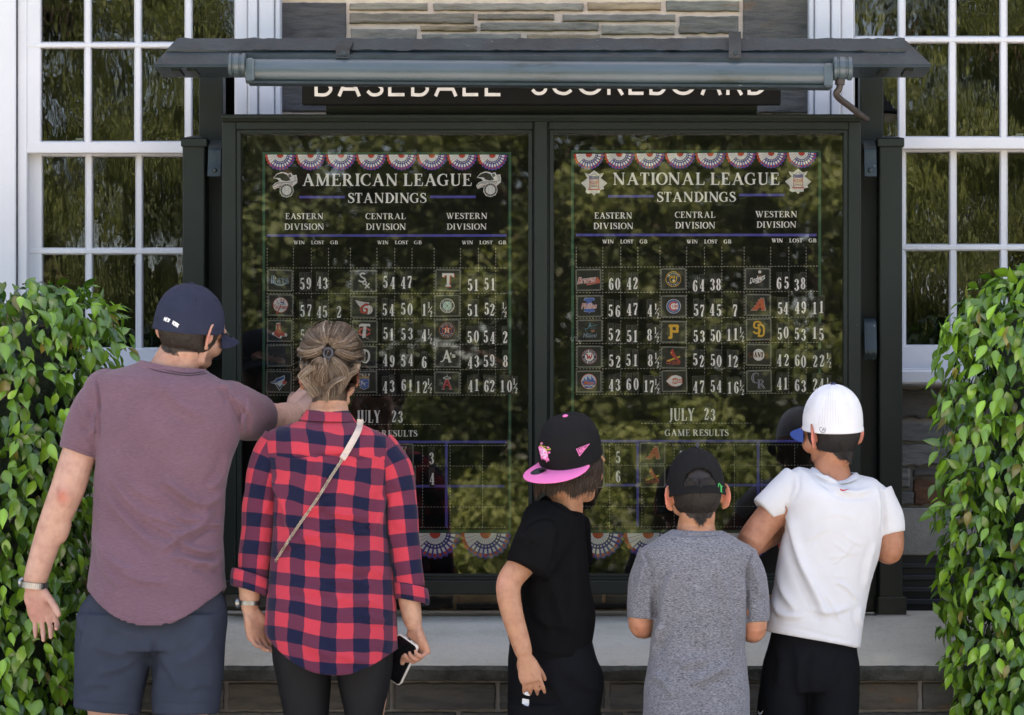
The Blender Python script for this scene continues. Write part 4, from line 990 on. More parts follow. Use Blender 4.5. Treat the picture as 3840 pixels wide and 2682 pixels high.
for c in range(6):
    for r in range(5):
        for q, s in enumerate(DATA[c][r]):
            if not s: continue
            hf = s.endswith('h'); n = s.rstrip('h'); a, b, g, one, hx = COLX[c]
            if c == 0 and r > 1 and q > 0: continue            # hidden by the woman's head in the photograph
            jb = ROWB[c][r]+R.uniform(-5, 3)
            xs = (a, b, g)[q] if len(n) == 2 else ((one,) if len(n) == 1 else ())
            col = ('wins', 'losses', 'games behind')[q]; ph = PH[(c, r)] if PH[(c, r)] != 'fourth place in the leftmost column' else 'the plain dark card'
            ref = 'beside '+('the card with '+ph if ph != 'the plain dark card' else ph)
            for i, ch in enumerate(n):
                ps = ('first' if i == 0 else 'second')+' digit of the '+col if len(n) == 2 else 'the '+col
                slip(ch, xs[i]+R.uniform(-2, 2), jb+R.uniform(-3, 4), 'white %s, %s %s' % (ch, ps, ref.replace('the card with ', '')))
            if hf: slip('h', (hx if n else 1891)+R.uniform(-1, 1), jb+R.uniform(-4, 1), 'white one-half fraction ending the games behind '+ref.replace('the card with ', ''))
for ch, x, b, lab in (('2',1477,1583,'white 2 of the date on the left panel, nearest the word JULY'), ('3',1501,1586,'white 3 of the date on the left panel'), ('3',1618,1741,'white 3 in the left game results beside the crown card'), ('4',1620,1818,'white 4 in the left game results beside the gothic D card'),
                      ('2',2649,1574,'white 2 of the date on the right panel, nearest the word JULY'), ('3',2673,1578,'white 3 of the date on the right panel'), ('5',2317.5,1737,'white 5 in the right game results beside the long-haired boy'), ('6',2318,1809,'white 6 in the right game results below the 5'), ('1',2553,1734,'white 1 just showing above the plain black cap')):
    slip(ch, x, b, lab)

# league emblems printed beside the titles
def em_eagle(cx, cy, pn):
    e = Em(cx, cy, YP-.001); K = (.03,.028,.02)
    o = [(-44,-26),(-30,-42),(-12,-49),(6,-46),(12,-42),(24,-46),(30,-36),(44,-38),(47,-22),(46,-8),(34,2),(30,6),(33,24),(26,40),(8,47),(-10,42),(-20,26),(-16,12),(-26,10),(-40,17),(-47,4),(-36,-8),(-20,-14),(-28,-22)]
    e.poly(o, w_); e.poly([(-42,-27),(-28,-40),(-8,-45),(8,-38),(22,-18),(6,-14),(-12,-18),(-18,-26)], K); e.poly([(12,-38),(22,-43),(26,-32),(16,-26)], (.1,.1,.09))
    e.poly([(-24,8),(-12,2),(8,0),(4,8),(-14,12)], K); e.line([(-45,6),(-24,-8),(6,-10),(30,-12),(44,-18)], 2, K); e.line([(-40,13),(-22,4),(6,-1),(30,-2)], 1.6, rd); e.text('AMERICAN LEAGUE',-26,32,-8,-3,K,0,0,-4)
    for k in range(4): e.line([(34,-34+k*4),(42,-30+k*3)], .8, K)
    e.disc(7,20,26,26,w_); e.disc(7,20,24,24,K); e.disc(7,20,17.5,17.5,w_); e.line([(-2,8),(1,20),(-2,32)],1.2,sv); e.line([(16,8),(13,20),(16,32)],1.2,sv)
    for k in range(20): a = k*PI/10; e.disc(7+21*math.cos(a), 20+21*math.sin(a), 1.4, 1.4, w_, 6)
    e.m.build('league_emblem', M_print, pn, fix=False)
def em_shield(cx, cy, pn):
    e = Em(cx, cy, YP-.001); G = (.25,.25,.26)
    e.poly([(0,-48),(18,-34),(36,-38),(30,-26),(24,-20),(49,0),(34,14),(38,22),(22,26),(20,38),(8,38),(0,47),(-10,37),(-22,40),(-32,34),(-30,22),(-34,14),(-49,0),(-24,-20),(-30,-26),(-36,-38),(-18,-34)], w_)
    e.line([(0,-41),(41,0),(0,40),(-41,0),(0,-41)], 1.2, sv, False); e.poly([(-19,-26),(19,-26),(19,22),(-19,22)], (.5,.42,.42)); e.poly([(-18,-25),(18,-25),(18,22),(-18,22)], w_); e.poly([(-19,-26),(19,-26),(19,-15),(-19,-15)], (.05,.06,.28))
    for i in range(8): e.disc(-16+i*4.6,-22,1,1,w_,6); e.disc(-14+i*4.6,-18,1,1,w_,6)
    for x in (-16,16): e.line([(x,-14),(x,20)],3,(.6,.2,.16),False)
    e.ring(0,-6,15,1.5,(.6,.15,.1),9); e.text('NATIONAL',-15,15,-9,1,(.6,.12,.08),0,.02); e.text('LEAGUE',-10,10,6,12,(.6,.12,.08)); e.ring(0,8,12,1.2,(.5,.2,.16),6); e.line([(-16,16),(0,12),(16,16)],2,G); e.poly([(-22,21),(22,21),(22,26),(-22,26)],(.6,.12,.1))
    e.line([(-28,-34),(-14,-26),(0,-34),(14,-26),(28,-34)],1.4,G)
    e.m.build('league_emblem', M_print, pn, fix=False)
em_eagle(1068, 694, PN[0]); em_eagle(1832, 692, PN[0]); em_shield(2228, 687, PN[1]); em_shield(2993, 681, PN[1])
# ---------------------------------------------------------------- leaves
def leaf_mat(name, trans=.3, rough=.38, spec=.5, bumpy=.0):
    m, n, l, b = nt(name); a = n.new('ShaderNodeAttribute'); a.attribute_name = 'Col'
    l.new(a.outputs[0], b.inputs['Base Color']); b.inputs['Roughness'].default_value = rough; b.inputs['Specular IOR Level'].default_value = spec
    t = n.new('ShaderNodeBsdfTranslucent'); c = mixc(n, l, 1, a.outputs[0], (1.3,1.35,.75), 'MULTIPLY'); l.new(c, t.inputs[0])
    mx = n.new('ShaderNodeMixShader'); mx.inputs[0].default_value = trans
    l.new(b.outputs[0], mx.inputs[1]); l.new(t.outputs[0], mx.inputs[2]); l.new(mx.outputs[0], n['Material Output'].inputs[0])
    return m
M_fig = leaf_mat('glossy_leaf', .12, .24, .55); M_tree = leaf_mat('tree_leaf', .35, .55, .3); M_needle = leaf_mat('dark_tree_leaf', .25, .6, .3)
M_bark = simple('gray_brown_bark', (.16,.12,.09), .9, .3, 12, .8, 30, .01, .2, vstretch=(1,1,.3))
M_twig = simple('brown_twig', (.10,.065,.035), .8, .3, 20)
def leaf_cloud(name, P, D, Nn, Ls, Ws, cols, mat, parent, rows=1, droop=.35, fold=.25):
    """many leaves as one mesh: base point P, direction D, facing Nn, length, width, colour; vectorised"""
    k = len(P); D = D/np.linalg.norm(D, axis=1)[:, None]; B = np.cross(D, Nn); B /= np.linalg.norm(B, axis=1)[:, None]+1e-9; Nn = np.cross(B, D)
    if rows == 1: T_ = [(0,0),(.5,1.0),(1,0)]
    else: T_ = [(0,.06),(.10,.52),(.25,.90),(.42,1.0),(.60,.84),(.76,.50),(.88,.2),(1.0,.02)]
    V = []; m = len(T_)
    for t, wd in T_:
        c = P+D*(Ls*t)[:, None]-Nn*(Ls*droop*t*t)[:, None]
        up = Nn*(Ws*.5*wd*fold)[:, None]; sd = B*(Ws*.5*wd)[:, None]
        V += [c-sd+up, c, c+sd+up]
    V = np.stack(V, 1)                                    # k, 3m, 3
    q = []
    for i in range(m-1):
        a = 3*i; q += [(a, a+1, a+4, a+3), (a+1, a+2, a+5, a+4)]
    q = np.array(q); nf = len(q)
    Fc = (q[None]+(np.arange(k)*3*m)[:, None, None]).reshape(-1, 4)
    root = parent
    while root is not None and root.parent is not None: root = root.parent
    V = V.reshape(-1, 3)-(ROOT[root] if root is not None else 0)
    me = bpy.data.meshes.new(name); me.vertices.add(len(V)); me.vertices.foreach_set('co', V.astype(np.float32).ravel())
    me.loops.add(Fc.size); me.loops.foreach_set('vertex_index', Fc.astype(np.int32).ravel())
    me.polygons.add(len(Fc)); me.polygons.foreach_set('loop_start', np.arange(len(Fc), dtype=np.int32)*4)
    me.update(calc_edges=True); me.materials.append(mat)
    at = me.color_attributes.new('Col', 'FLOAT_COLOR', 'POINT')
    C = np.concatenate([np.repeat(cols, 3*m, axis=0), np.ones((len(V), 1))], 1); 
    if rows > 1:                                          # paler midrib, a property of the leaf itself
        mid = np.zeros(3*m); mid[1::3] = 1; C[:, :3] *= (1+.30*np.tile(mid, k))[:, None]
    at.data.foreach_set('color', C.astype(np.float32).ravel())
    if rows > 1: me.shade_smooth()
    o = bpy.data.objects.new(name, me); put(o, parent); return o

# ---------------------------------------------------------------- the two big glossy-leaved shrubs beside the case
def hedge(label, prof, Yc, ry, seed, nleaf, xside):
    """prof rows: (py, px of the inner edge, px of the outer edge)"""
    rg = np.random.default_rng(seed); base = W((prof[-1][1]+prof[-1][2])/2, 2050+CAMZ*S(Yc), Yc)
    h = thing('shrub', label, 'shrub', (base[0], Yc, 0))
    ys = np.array([p[0] for p in prof], float)
    def sec(py):
        a = np.interp(py, ys, [p[1] for p in prof]); b = np.interp(py, ys, [p[2] for p in prof]); return (a+b)/2, abs(b-a)/2
    n = nleaf; py = ys[0]+(ys[-1]-ys[0])*rg.random(n)**.92; th = rg.random(n)*2*PI
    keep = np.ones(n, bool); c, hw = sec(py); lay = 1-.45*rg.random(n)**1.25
    jit = 1+.09*np.array([mnoise.noise((float(t)*2.2, float(p)*.011, seed)) for t, p in zip(th, py)])
    topk = np.clip((py-ys[0])/160, 0, 1)**.5               # rounded crown
    X = c+hw*np.cos(th)*lay*jit; Yy = Yc-ry*np.sin(th)*lay*jit*(.35+.65*topk)
    P = np.stack([(X-CX)/F*(Yy-CAMY), Yy, CAMZ-(py-CY)/F*(Yy-CAMY)], -1)
    out = np.stack([np.cos(th), -np.sin(th), np.zeros(n)+.25+.8*(1-topk)], -1)
    D = out*rg.uniform(.15, .75, n)[:, None]+np.array((0,0,-1))*rg.uniform(.55, 1.25, n)[:, None]+rg.normal(0, .28, (n, 3))
    up = rg.random(n) < (.10+.35*(1-topk)); D[up, 2] = np.abs(D[up, 2])*.5
    Nn = out+rg.normal(0, .42, (n, 3))+np.array((0, -.25, .35))
    L = rg.uniform(.042, .066, n); Wd = L*rg.uniform(.46, .58, n)
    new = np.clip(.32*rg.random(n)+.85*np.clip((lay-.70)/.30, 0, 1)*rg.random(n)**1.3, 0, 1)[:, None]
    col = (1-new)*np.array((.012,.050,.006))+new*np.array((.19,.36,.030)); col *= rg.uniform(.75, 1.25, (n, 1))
    od = rg.random(n) < .035; col[od] = np.array((.16,.14,.03))*rg.uniform(.6, 1.2, (od.sum(), 1))
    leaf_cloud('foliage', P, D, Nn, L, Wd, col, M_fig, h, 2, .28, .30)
    k = MB()                                               # woody twigs
    for i in range(70):
        j = rg.integers(n); p1 = P[j]; c0, _ = sec(py[j]); p0 = W(c0, min(py[j]+rg.uniform(40, 220), ys[-1]), Yc)
        md = (p0+p1)/2+np.array((0, 0, .05)); k.tube(catmull([p0, md, p1, p1+out[j]*.02-np.array((0,0,.03))], 4), np.linspace(.004, .0012, 13), 5)
    p = W(sec(ys[-1])[0], 2050, Yc); k.tube([(p[0], Yc, 0), (p[0]+.01, Yc, .6), (p[0], Yc, 1.0)], [.02,.018,.012], 8)
    k.build('branches', M_twig, h, fix=False)
    v = []; nn = 26; mm = 22                               # solid dark core standing in for the shade between the leaves
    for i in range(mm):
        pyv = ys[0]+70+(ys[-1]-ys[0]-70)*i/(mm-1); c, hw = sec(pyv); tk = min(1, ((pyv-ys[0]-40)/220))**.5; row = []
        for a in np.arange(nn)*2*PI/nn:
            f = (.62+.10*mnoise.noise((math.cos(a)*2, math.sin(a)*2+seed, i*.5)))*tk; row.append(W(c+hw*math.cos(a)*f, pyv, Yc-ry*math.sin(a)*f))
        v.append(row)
    m = MB(); m.loft(np.array(v)); m.build('shade_core', M_inner, h, 60)
    return h
M_inner = simple('painted_inner_shade', (.006,.016,.004), .8, .5, 40, .8, 60, .02)  # near-black green: the shrub's inner shade put into the colour
hedge('tall leafy glossy green shrub on the left behind the man in the mauve shirt', [(1068,300,-420),(1100,395,-520),(1160,455,-600),(1230,490,-640),(1330,470,-660),(1500,455,-680),(1800,440,-700),(2200,430,-700),(2700,420,-700),(3260,380,-650)], -.42, .34, 3, 9600, 1)
hedge('tall leafy glossy green shrub on the right beside the square post', [(1025,3760,4300),(1060,3680,4420),(1130,3610,4480),(1230,3525,4520),(1400,3510,4560),(1600,3525,4580),(1900,3505,4600),(2300,3520,4600),(2500,3550,4600),(2700,3590,4580),(3260,3660,4500)], -.40, .36, 5, 9600, -1)
def spray(rg, x, y, seed):                                 # a few loose shoots that break the outline
    pass

# ---------------------------------------------------------------- trees and bushes across the lawn, seen in the glass
def tree(label, x, y, h, cr, z0, seed, cols, nclump, per, leaf, mat, trunk=True, sq=1.0, group='trees across the lawn', name='tree', cat='tree'):
    rg = np.random.default_rng(seed); t = thing(name, label, cat, (x, y, 0), group)
    if trunk:
        k = MB(); tr = .010*h+.04
        k.tube(catmull([(x,y,0),(x+.1,y,h*.3),(x-.05,y+.1,h*.6),(x+.1,y,h*.92)], 5), np.linspace(tr, tr*.15, 16), 10)
        for i in range(14):
            a = rg.random()*2*PI; zz = rg.uniform(z0*.8, h*.8); r = cr*rg.uniform(.5, .95)*(1-.5*(zz/h))
            p = np.array((x, y, zz)); e = p+np.array((math.cos(a)*r, math.sin(a)*r, rg.uniform(.1, .9)))
            k.tube(catmull([p, (p+e)/2+np.array((0,0,.25)), e], 5), np.linspace(tr*.4, .012, 11), 6)
        k.build('trunk', M_bark, t, fix=False)
    C = []; 
    while len(C) < nclump:
        u = rg.normal(0, 1, 3); u /= np.linalg.norm(u); u *= rg.random()**.33
        zc = (z0+h)/2; hz = (h-z0)/2; q = np.array((u[0]*cr, u[1]*cr*sq, zc+u[2]*hz)); f = 1-.45*max(0, u[2]); q[0] *= f; q[1] *= f
        C.append((x+q[0], y+q[1], q[2]))
    C = np.array(C); k = nclump*per; ci = np.repeat(np.arange(nclump), per)
    rad = rg.uniform(.28, .62, nclump)*(cr/2.6)**.5
    u = rg.normal(0, 1, (k, 3)); u /= np.linalg.norm(u, axis=1)[:, None]; u *= (rg.random(k)**.4)[:, None]*rad[ci][:, None]; u[:, 2] *= .6
    P = C[ci]+u; P[:, 2] = np.maximum(P[:, 2], .02)
    D = u+rg.normal(0, .25, (k, 3)); D[:, 2] -= .15; Nn = rg.normal(0, .55, (k, 3))+np.array((0,.35,.8))
    L = leaf*rg.uniform(.7, 1.35, k); cl = cols[0]+(cols[1]-cols[0])*np.clip(rg.random(nclump)*.75, 0, 1)[ci][:, None]+(cols[1]-cols[0])*.25*rg.random((k, 1))
    cl *= rg.uniform(.8, 1.2, (k, 1))
    leaf_cloud('crown', P, D, Nn, L, L*.62, cl, mat, t, 1, .2, .15); return t
YG = [np.array((.05,.08,.024)), np.array((.34,.38,.14))]; DG = [np.array((.022,.038,.018)), np.array((.17,.21,.085))]; MG = [np.array((.032,.052,.02)), np.array((.27,.31,.115))]
for i, (lab, x, y, h, cr, z0, cs, nc, per, lf_, mt) in enumerate([
  ('open dark tree with sky between its branches, reflected in the left glass door', -3.2, -21.5, 7.8, 2.6, 1.6, DG, 100, 190, .11, M_needle),
  ('olive green leafy tree reflected in the middle of the scoreboard glass', -.6, -20.5, 7.4, 2.7, 1.4, MG, 125, 210, .11, M_tree),
  ('broad yellow green tree reflected in the right glass door', 2.2, -19.5, 7.2, 2.6, 1.3, MG, 125, 210, .11, M_tree),
  ('olive green tree reflected in the window on the right', 5.2, -20.5, 7.6, 2.8, 1.0, MG, 125, 210, .11, M_tree),
  ('dark tree reflected at the outer edge of the right window', 8.4, -23, 8, 3.0, 1.0, DG, 110, 190, .12, M_needle),
  ('thin leafy tree with blue sky gaps reflected in the left window', -6.6, -22, 10, 2.9, 1.6, MG, 150, 190, .10, M_tree),
  ('dark leafy tree reflected at the outer edge of the left window', -9.8, -23, 10.5, 3.2, 1.2, DG, 150, 180, .12, M_needle),
  ('tall dark tree standing behind the olive trees in the reflection', .8, -30, 9.4, 4.2, 1.5, DG, 150, 180, .15, M_needle),
  ('tall dark tree behind the thin leafy tree reflected in the left window', -8.2, -31, 12, 4.4, 2.0, DG, 150, 180, .15, M_needle),
  ('tall dark tree behind the yellow green tree in the reflection', 6.6, -31, 11, 4.4, 1.5, DG, 150, 180, .15, M_needle),
  ('distant tall tree low behind the open dark tree in the reflection', -4.6, -36, 7.0, 3.8, 1.2, DG, 110, 180, .15, M_needle),
  ('distant broad tree beyond the thin leafy tree in the reflection', -12.5, -36, 9.5, 4.2, 1.6, MG, 110, 180, .15, M_tree)]):
    tree(lab, x, y, h, cr, z0, 40+i, cs, nc, per, lf_, mt)
for i, (x, y, h, cr) in enumerate([(-7.0,-17.2,1.7,1.3), (-4.2,-16.6,1.6,1.2), (-1.6,-16.2,2.0,1.3), (.7,-16.4,2.5,1.4), (3.0,-16.2,2.1,1.3), (5.6,-17,2.4,1.5)]):
    tree('yellow green bush on the lawn across from the scoreboard, seen only in the glass', x, y, h, cr, .25, 80+i, YG, 42, 200, .075, M_tree, trunk=False, group='bushes across the lawn', name='bush', cat='bush')
rgw = np.random.default_rng(77); Cw = np.stack([rgw.uniform(-34, 30, 520), rgw.uniform(-58, -50, 520), 6.2*rgw.random(520)**1.1*(.75+.25*np.sin(np.arange(520)))], -1); kw = 520*70; cw_ = np.repeat(np.arange(520), 70)
Pw = Cw[cw_]+rgw.normal(0, .55, (kw, 3)); Pw[:, 2] = np.maximum(Pw[:, 2], 0)
o = leaf_cloud('far_wood', Pw, rgw.normal(0, 1, (kw, 3)), rgw.normal(0, .6, (kw, 3))+np.array((0,.4,.8)), .34*rgw.uniform(.7, 1.3, kw), .24*np.ones(kw), DG[0]+(MG[1]-DG[0])*rgw.random((520, 1))[cw_]*.8, M_needle, None, 1, .2, .15); tag(o, 'far dark wood beyond the lawn, reflected low in the glass', 'wood', None, 'stuff')
pl = MB(); pl.tube([(1.47,-20,0),(1.47,-20,1.0),(1.42,-20,2.28)], [.05,.045,.035], 14); pl.tube([(1.42,-20,2.28),(1.42,-20,2.4)], [.035,.015], 12)
o = pl.build('white_pole', M_white, None, 40); tag(o, 'slim white pole on the lawn, reflected in the right glass door', 'pole'); rebase(o)
M_brick = simple('orange_brick', (.50,.20,.09), .9, .25, 30, .5, 40, .01, .15)
br = thing('brick_house', 'orange brick house across the lawn, reflected at the left', 'house', (-8.2, -38, 0))
m = MB(); m.box(-13, -5.4, -42, -38, 0, 4.6); m.build('wall', M_brick, br)
m = MB(); m.add([(-13.5,-37.6,4.6),(-5,-37.6,4.6),(-5,-42.4,4.6),(-13.5,-42.4,4.6),(-12,-40,6.2),(-6.5,-40,6.2)], [(0,1,5,4),(1,2,5),(2,3,4,5),(3,0,4),(0,3,2,1)]); m.build('roof', simple('gray_slate_roof', (.12,.12,.13), .7, .3, 10), br)
for x in (-12.2, -10.4, -8.6, -6.9):
    m = MB(); m.box(x-.5, x+.5, -37.98, -37.9, 1.2, 3.0, .01); f = m.build('window', M_white, br); m = MB(); m.box(x-.4, x+.4, -37.9, -37.88, 1.3, 2.9); m.build('pane', M_dark, br).parent = f
# ---------------------------------------------------------------- people: shared builders
def skin_mat(name, base, red):
    m, n, l, b = nt(name); a = n.new('ShaderNodeAttribute'); a.attribute_name = 'Col'
    f = noise_tex(n, l, texco(n, l), 38, 5, .6); g = noise_tex(n, l, texco(n, l), 420, 3, .6)
    c = mixc(n, l, 1, a.outputs[0], ramp(n, l, f, [(.28,(.82,.72,.69)),(.5,(1,.98,.97)),(.72,(1.12,1.10,1.06))]), 'MULTIPLY')
    l.new(c, b.inputs['Base Color']); b.inputs['Roughness'].default_value = .52; b.inputs['Specular IOR Level'].default_value = .35
    b.inputs['Subsurface Weight'].default_value = .12; b.inputs['Subsurface Radius'].default_value = (.012,.005,.003); b.inputs['Subsurface Scale'].default_value = .5
    bump(n, l, b, g, .25, .0012); return m
M_skin = skin_mat('skin', 0, 0)
def to_px(co):
    d = co[:, 1]-CAMY; return CX+co[:, 0]/d*F, CY-(co[:, 2]-CAMZ)/d*F
def remesh(mb, name, voxel, mats, parent, smooth=6, post=None, colfn=None, fac=.5):
    """join closed pieces into one continuous skin; post(co, no) may displace it; colfn(co, no) colours it"""
    me = bpy.data.meshes.new('tmp'); V = np.concatenate(mb.v); me.from_pydata(V.tolist(), [], mb.f); me.update()
    bm = bmesh.new(); bm.from_mesh(me); bmesh.ops.recalc_face_normals(bm, faces=bm.faces); bm.to_mesh(me); bm.free()
    o = bpy.data.objects.new('tmp', me); SC.collection.objects.link(o)
    r = o.modifiers.new('r', 'REMESH'); r.mode = 'VOXEL'; r.voxel_size = voxel; r.adaptivity = 0
    if smooth: s_ = o.modifiers.new('s', 'SMOOTH'); s_.factor = fac; s_.iterations = smooth
    dg = bpy.context.evaluated_depsgraph_get(); dg.update(); out = bpy.data.meshes.new_from_object(o.evaluated_get(dg))
    bpy.data.objects.remove(o); bpy.data.meshes.remove(me); out.name = name
    n = len(out.vertices); co = np.zeros(n*3, dtype=np.float32); out.vertices.foreach_get('co', co); co = co.reshape(-1, 3).astype(float)
    no = np.zeros(n*3, dtype=np.float32); out.vertices.foreach_get('normal', no); no = no.reshape(-1, 3).astype(float)
    if post is not None: co = post(co, no)
    if colfn is not None:
        c = colfn(co, no); at = out.color_attributes.new('Col', 'FLOAT_COLOR', 'POINT')
        at.data.foreach_set('color', np.concatenate([c, np.ones((n, 1))], 1).astype(np.float32).ravel())
    root = parent
    while root is not None and root.parent is not None: root = root.parent
    co2 = co-(ROOT[root] if root is not None else 0)
    out.vertices.foreach_set('co', co2.astype(np.float32).ravel()); out.materials.clear()
    for m in (mats if isinstance(mats, (list, tuple)) else [mats]): out.materials.append(m)
    out.shade_smooth(); out.update()
    ob = bpy.data.objects.new(name, out); put(ob, parent); return ob
def fold_disp(co, no, folds, back_only=True, sgn=-1):
    """cloth folds traced in photo px: (points, width px, height m)"""
    px, py = to_px(co); P = np.stack([px, py], -1); d = np.zeros(len(co))
    wgt = np.clip(sgn*no[:, 1]*1.6, 0, 1) if back_only else np.ones(len(co))
    for pts, wd, am in folds:
        Q = catmull(pts, 6); tt = np.linspace(0, 1, len(Q)); best = np.full(len(co), 1e9); bs = np.zeros(len(co)); bt = np.zeros(len(co))
        lo, hi = Q.min(0)-wd*4, Q.max(0)+wd*4
        ix = np.where((px > lo[0]) & (px < hi[0]) & (py > lo[1]) & (py < hi[1]))[0]
        if not len(ix): continue
        p = P[ix]; b = best[ix]; s_ = bs[ix]; t_2 = bt[ix]
        for i in range(len(Q)-1):
            a, e = Q[i], Q[i+1]; v = e-a; L = v@v+1e-9; t = np.clip((p-a)@v/L, 0, 1); r = p-a-t[:, None]*v; D = np.hypot(r[:, 0], r[:, 1])
            k = D < b; b = np.where(k, D, b); s_ = np.where(k, np.sign(v[0]*r[:, 1]-v[1]*r[:, 0]), s_); t_2 = np.where(k, tt[i]+t*(tt[1]-tt[0]), t_2)
        fade = np.clip(np.minimum(t_2, 1-t_2)*4.5, 0, 1); x = b/wd
        wd2 = np.where(s_ > 0, x*1.5, x*.75)               # folds lean over: steep on one side
        d[ix] += am*fade*(np.exp(-wd2**2)-.45*np.exp(-((x-2.0)/.9)**2)*(s_ > 0))
    return d*wgt
def cloth_post(folds, amp=.003, sc=(9, 9, 14), seed=0, fine=.0008, sgn=-1):
    def post(co, no):
        d = fold_disp(co, no, folds, True, sgn)
        nz = np.array([mnoise.noise((p[0]*sc[0]+seed, p[1]*sc[1], p[2]*sc[2])) for p in co]); n2 = np.array([mnoise.noise((p[0]*31, p[1]*31+seed, p[2]*40)) for p in co])
        return co+no*(d+amp*nz+fine*n2)[:, None]
    return post
def section(xl, yl, xr, yr, Yc, back, front, n=72, ex=2.3, dip=0.0, dipf=0.0):
    a = np.arange(n)*2*PI/n; c, s_ = np.cos(a), np.sin(a)
    u = np.sign(c)*np.abs(c)**(2/ex); v = np.sign(s_)*np.abs(s_)**(2/ex)
    px = (xl+xr)/2+(xr-xl)/2*u; py = (yl+yr)/2+(yr-yl)/2*u+np.where(v > 0, dip, dipf)*(1-u*u)
    d = Yc-CAMY; return np.stack([(px-CX)/F*d, np.where(v > 0, Yc-back*v, Yc-front*v), CAMZ-(py-CY)/F*d], -1)
def torso(mb, rows, m=60, ex=2.3, n=72):
    """rows: (yl, xl, yr, xr, Yc, back, front, dip)"""
    R_ = np.array([r if len(r) == 8 else (*r, 0) for r in rows], float); key = np.linspace(0, 1, len(R_))
    I = interp(np.linspace(0, 1, m), np.concatenate([key[:, None], R_], 1)).T
    mb.loft(np.array([section(i[1], i[0], i[3], i[2], i[4], max(i[5], .004), max(i[6], .004), n, ex, i[7], i[7]) for i in I]))
def limb(mb, pts, rad, n=18, k=6, ends=True):
    P = catmull(np.array(pts), k); r = interp(np.linspace(0, 1, len(P)), np.stack([np.linspace(0, 1, len(rad)), rad], -1))[0]
    mb.tube(P, r, n)
    if ends:
        for e in (0, -1): mb.ellipsoid(P[e], (r[e],)*3, 14, 10)
def frame(yaw, pitch=0, roll=0):
    """columns: right, forward, up; yaw turns to the right, pitch nods down, roll tips to the right"""
    y, p, r = math.radians(yaw), math.radians(pitch), math.radians(roll)
    f = Vector((math.sin(y), math.cos(y), 0)); rt = Vector((math.cos(y), -math.sin(y), 0)); up = Vector((0, 0, 1))
    q = Matrix.Rotation(-p, 3, rt); f = q @ f; up = q @ up
    q = Matrix.Rotation(r, 3, f); rt = q @ rt; up = q @ up
    return np.array([rt, f, up]).T
def hand(mb, wrist, M, s=1.0, curl=((20,25,15),)*4, spread=4, thumb=(45,10,20), side=1, flat=1.0):
    """M columns: thumb side, finger direction, palm normal. Fingers bend towards the palm."""
    M = np.array(M, float)
    for c in range(3): M[:, c] /= np.linalg.norm(M[:, c])
    g = lambda x, y, z: wrist+M @ np.array((x, y, z))*s
    rings = []; a = np.arange(20)*2*PI/20
    for (y, w_, t, z, xo) in ((-.02,.026,.020,0,0),(0,.027,.019,0,0),(.02,.034,.018,.001,.002),(.045,.041,.0165,.001,.002),(.07,.043,.0145,0,0),(.088,.041,.012,-.002,-.001),(.096,.036,.009,-.003,-.001)):
        rings.append([g(xo+w_*math.copysign(abs(math.cos(q))**.8, math.cos(q)), y, z+t*math.sin(q)) for q in a])
    mb.loft(np.array(rings))
    mb.ellipsoid(g(.024,.035,.010), (.017*s,.026*s,.015*s), 12, 8, rot=M); mb.ellipsoid(g(-.024,.035,.008), (.014*s,.03*s,.012*s), 12, 8, rot=M)
    for i, (x, L, r) in enumerate(((.030,.074,.0088),(.0105,.081,.0092),(-.0095,.076,.0088),(-.028,.060,.0078))):
        ang = 0; p = np.array((x, .086-.004*(i == 3)-.002*(i == 0), -.001)); P = [p-np.array((0,.02,0)), p]; sp = math.radians(spread*(1.3-i))
        for k, f in enumerate((.46,.30,.24)):
            ang += math.radians(curl[i % len(curl)][k]); st = L*f
            p = p+np.array((math.sin(sp)*math.cos(ang), math.cos(sp)*math.cos(ang), math.sin(ang)))*st; P.append(p)
        Q = catmull(np.array([g(*q) for q in P]), 5); rr = interp(np.linspace(0, 1, len(Q)), [(0,r*.95),(.28,r*1.03),(.5,r*.92),(.58,r*1.0),(.78,r*.86),(1,r*.72)])[0]*s
        mb.tube(Q, rr, 12); mb.ellipsoid(Q[-1], (r*.72*s,)*3, 10, 8)
    o, f, b = [math.radians(v) for v in thumb]; p = np.array((.022, .018, .008)); P = [p-np.array((.008,.012,0)), p]; d = np.array((math.sin(o)*math.cos(f), math.cos(o)*math.cos(f), math.sin(f)))
    for k, st in enumerate((.042,.032,.027)):
        p = p+d*st; P.append(p); d = d*math.cos(b*.5)+np.array((-.55,.45,.55))*math.sin(b*.5); d /= np.linalg.norm(d)
    Q = catmull(np.array([g(*q) for q in P]), 5); rr = interp(np.linspace(0, 1, len(Q)), [(0,.013),(.35,.0125),(.55,.0108),(.7,.0112),(1,.0085)])[0]*s
    mb.tube(Q, rr, 12); mb.ellipsoid(Q[-1], (.0085*s,)*3, 10, 8)
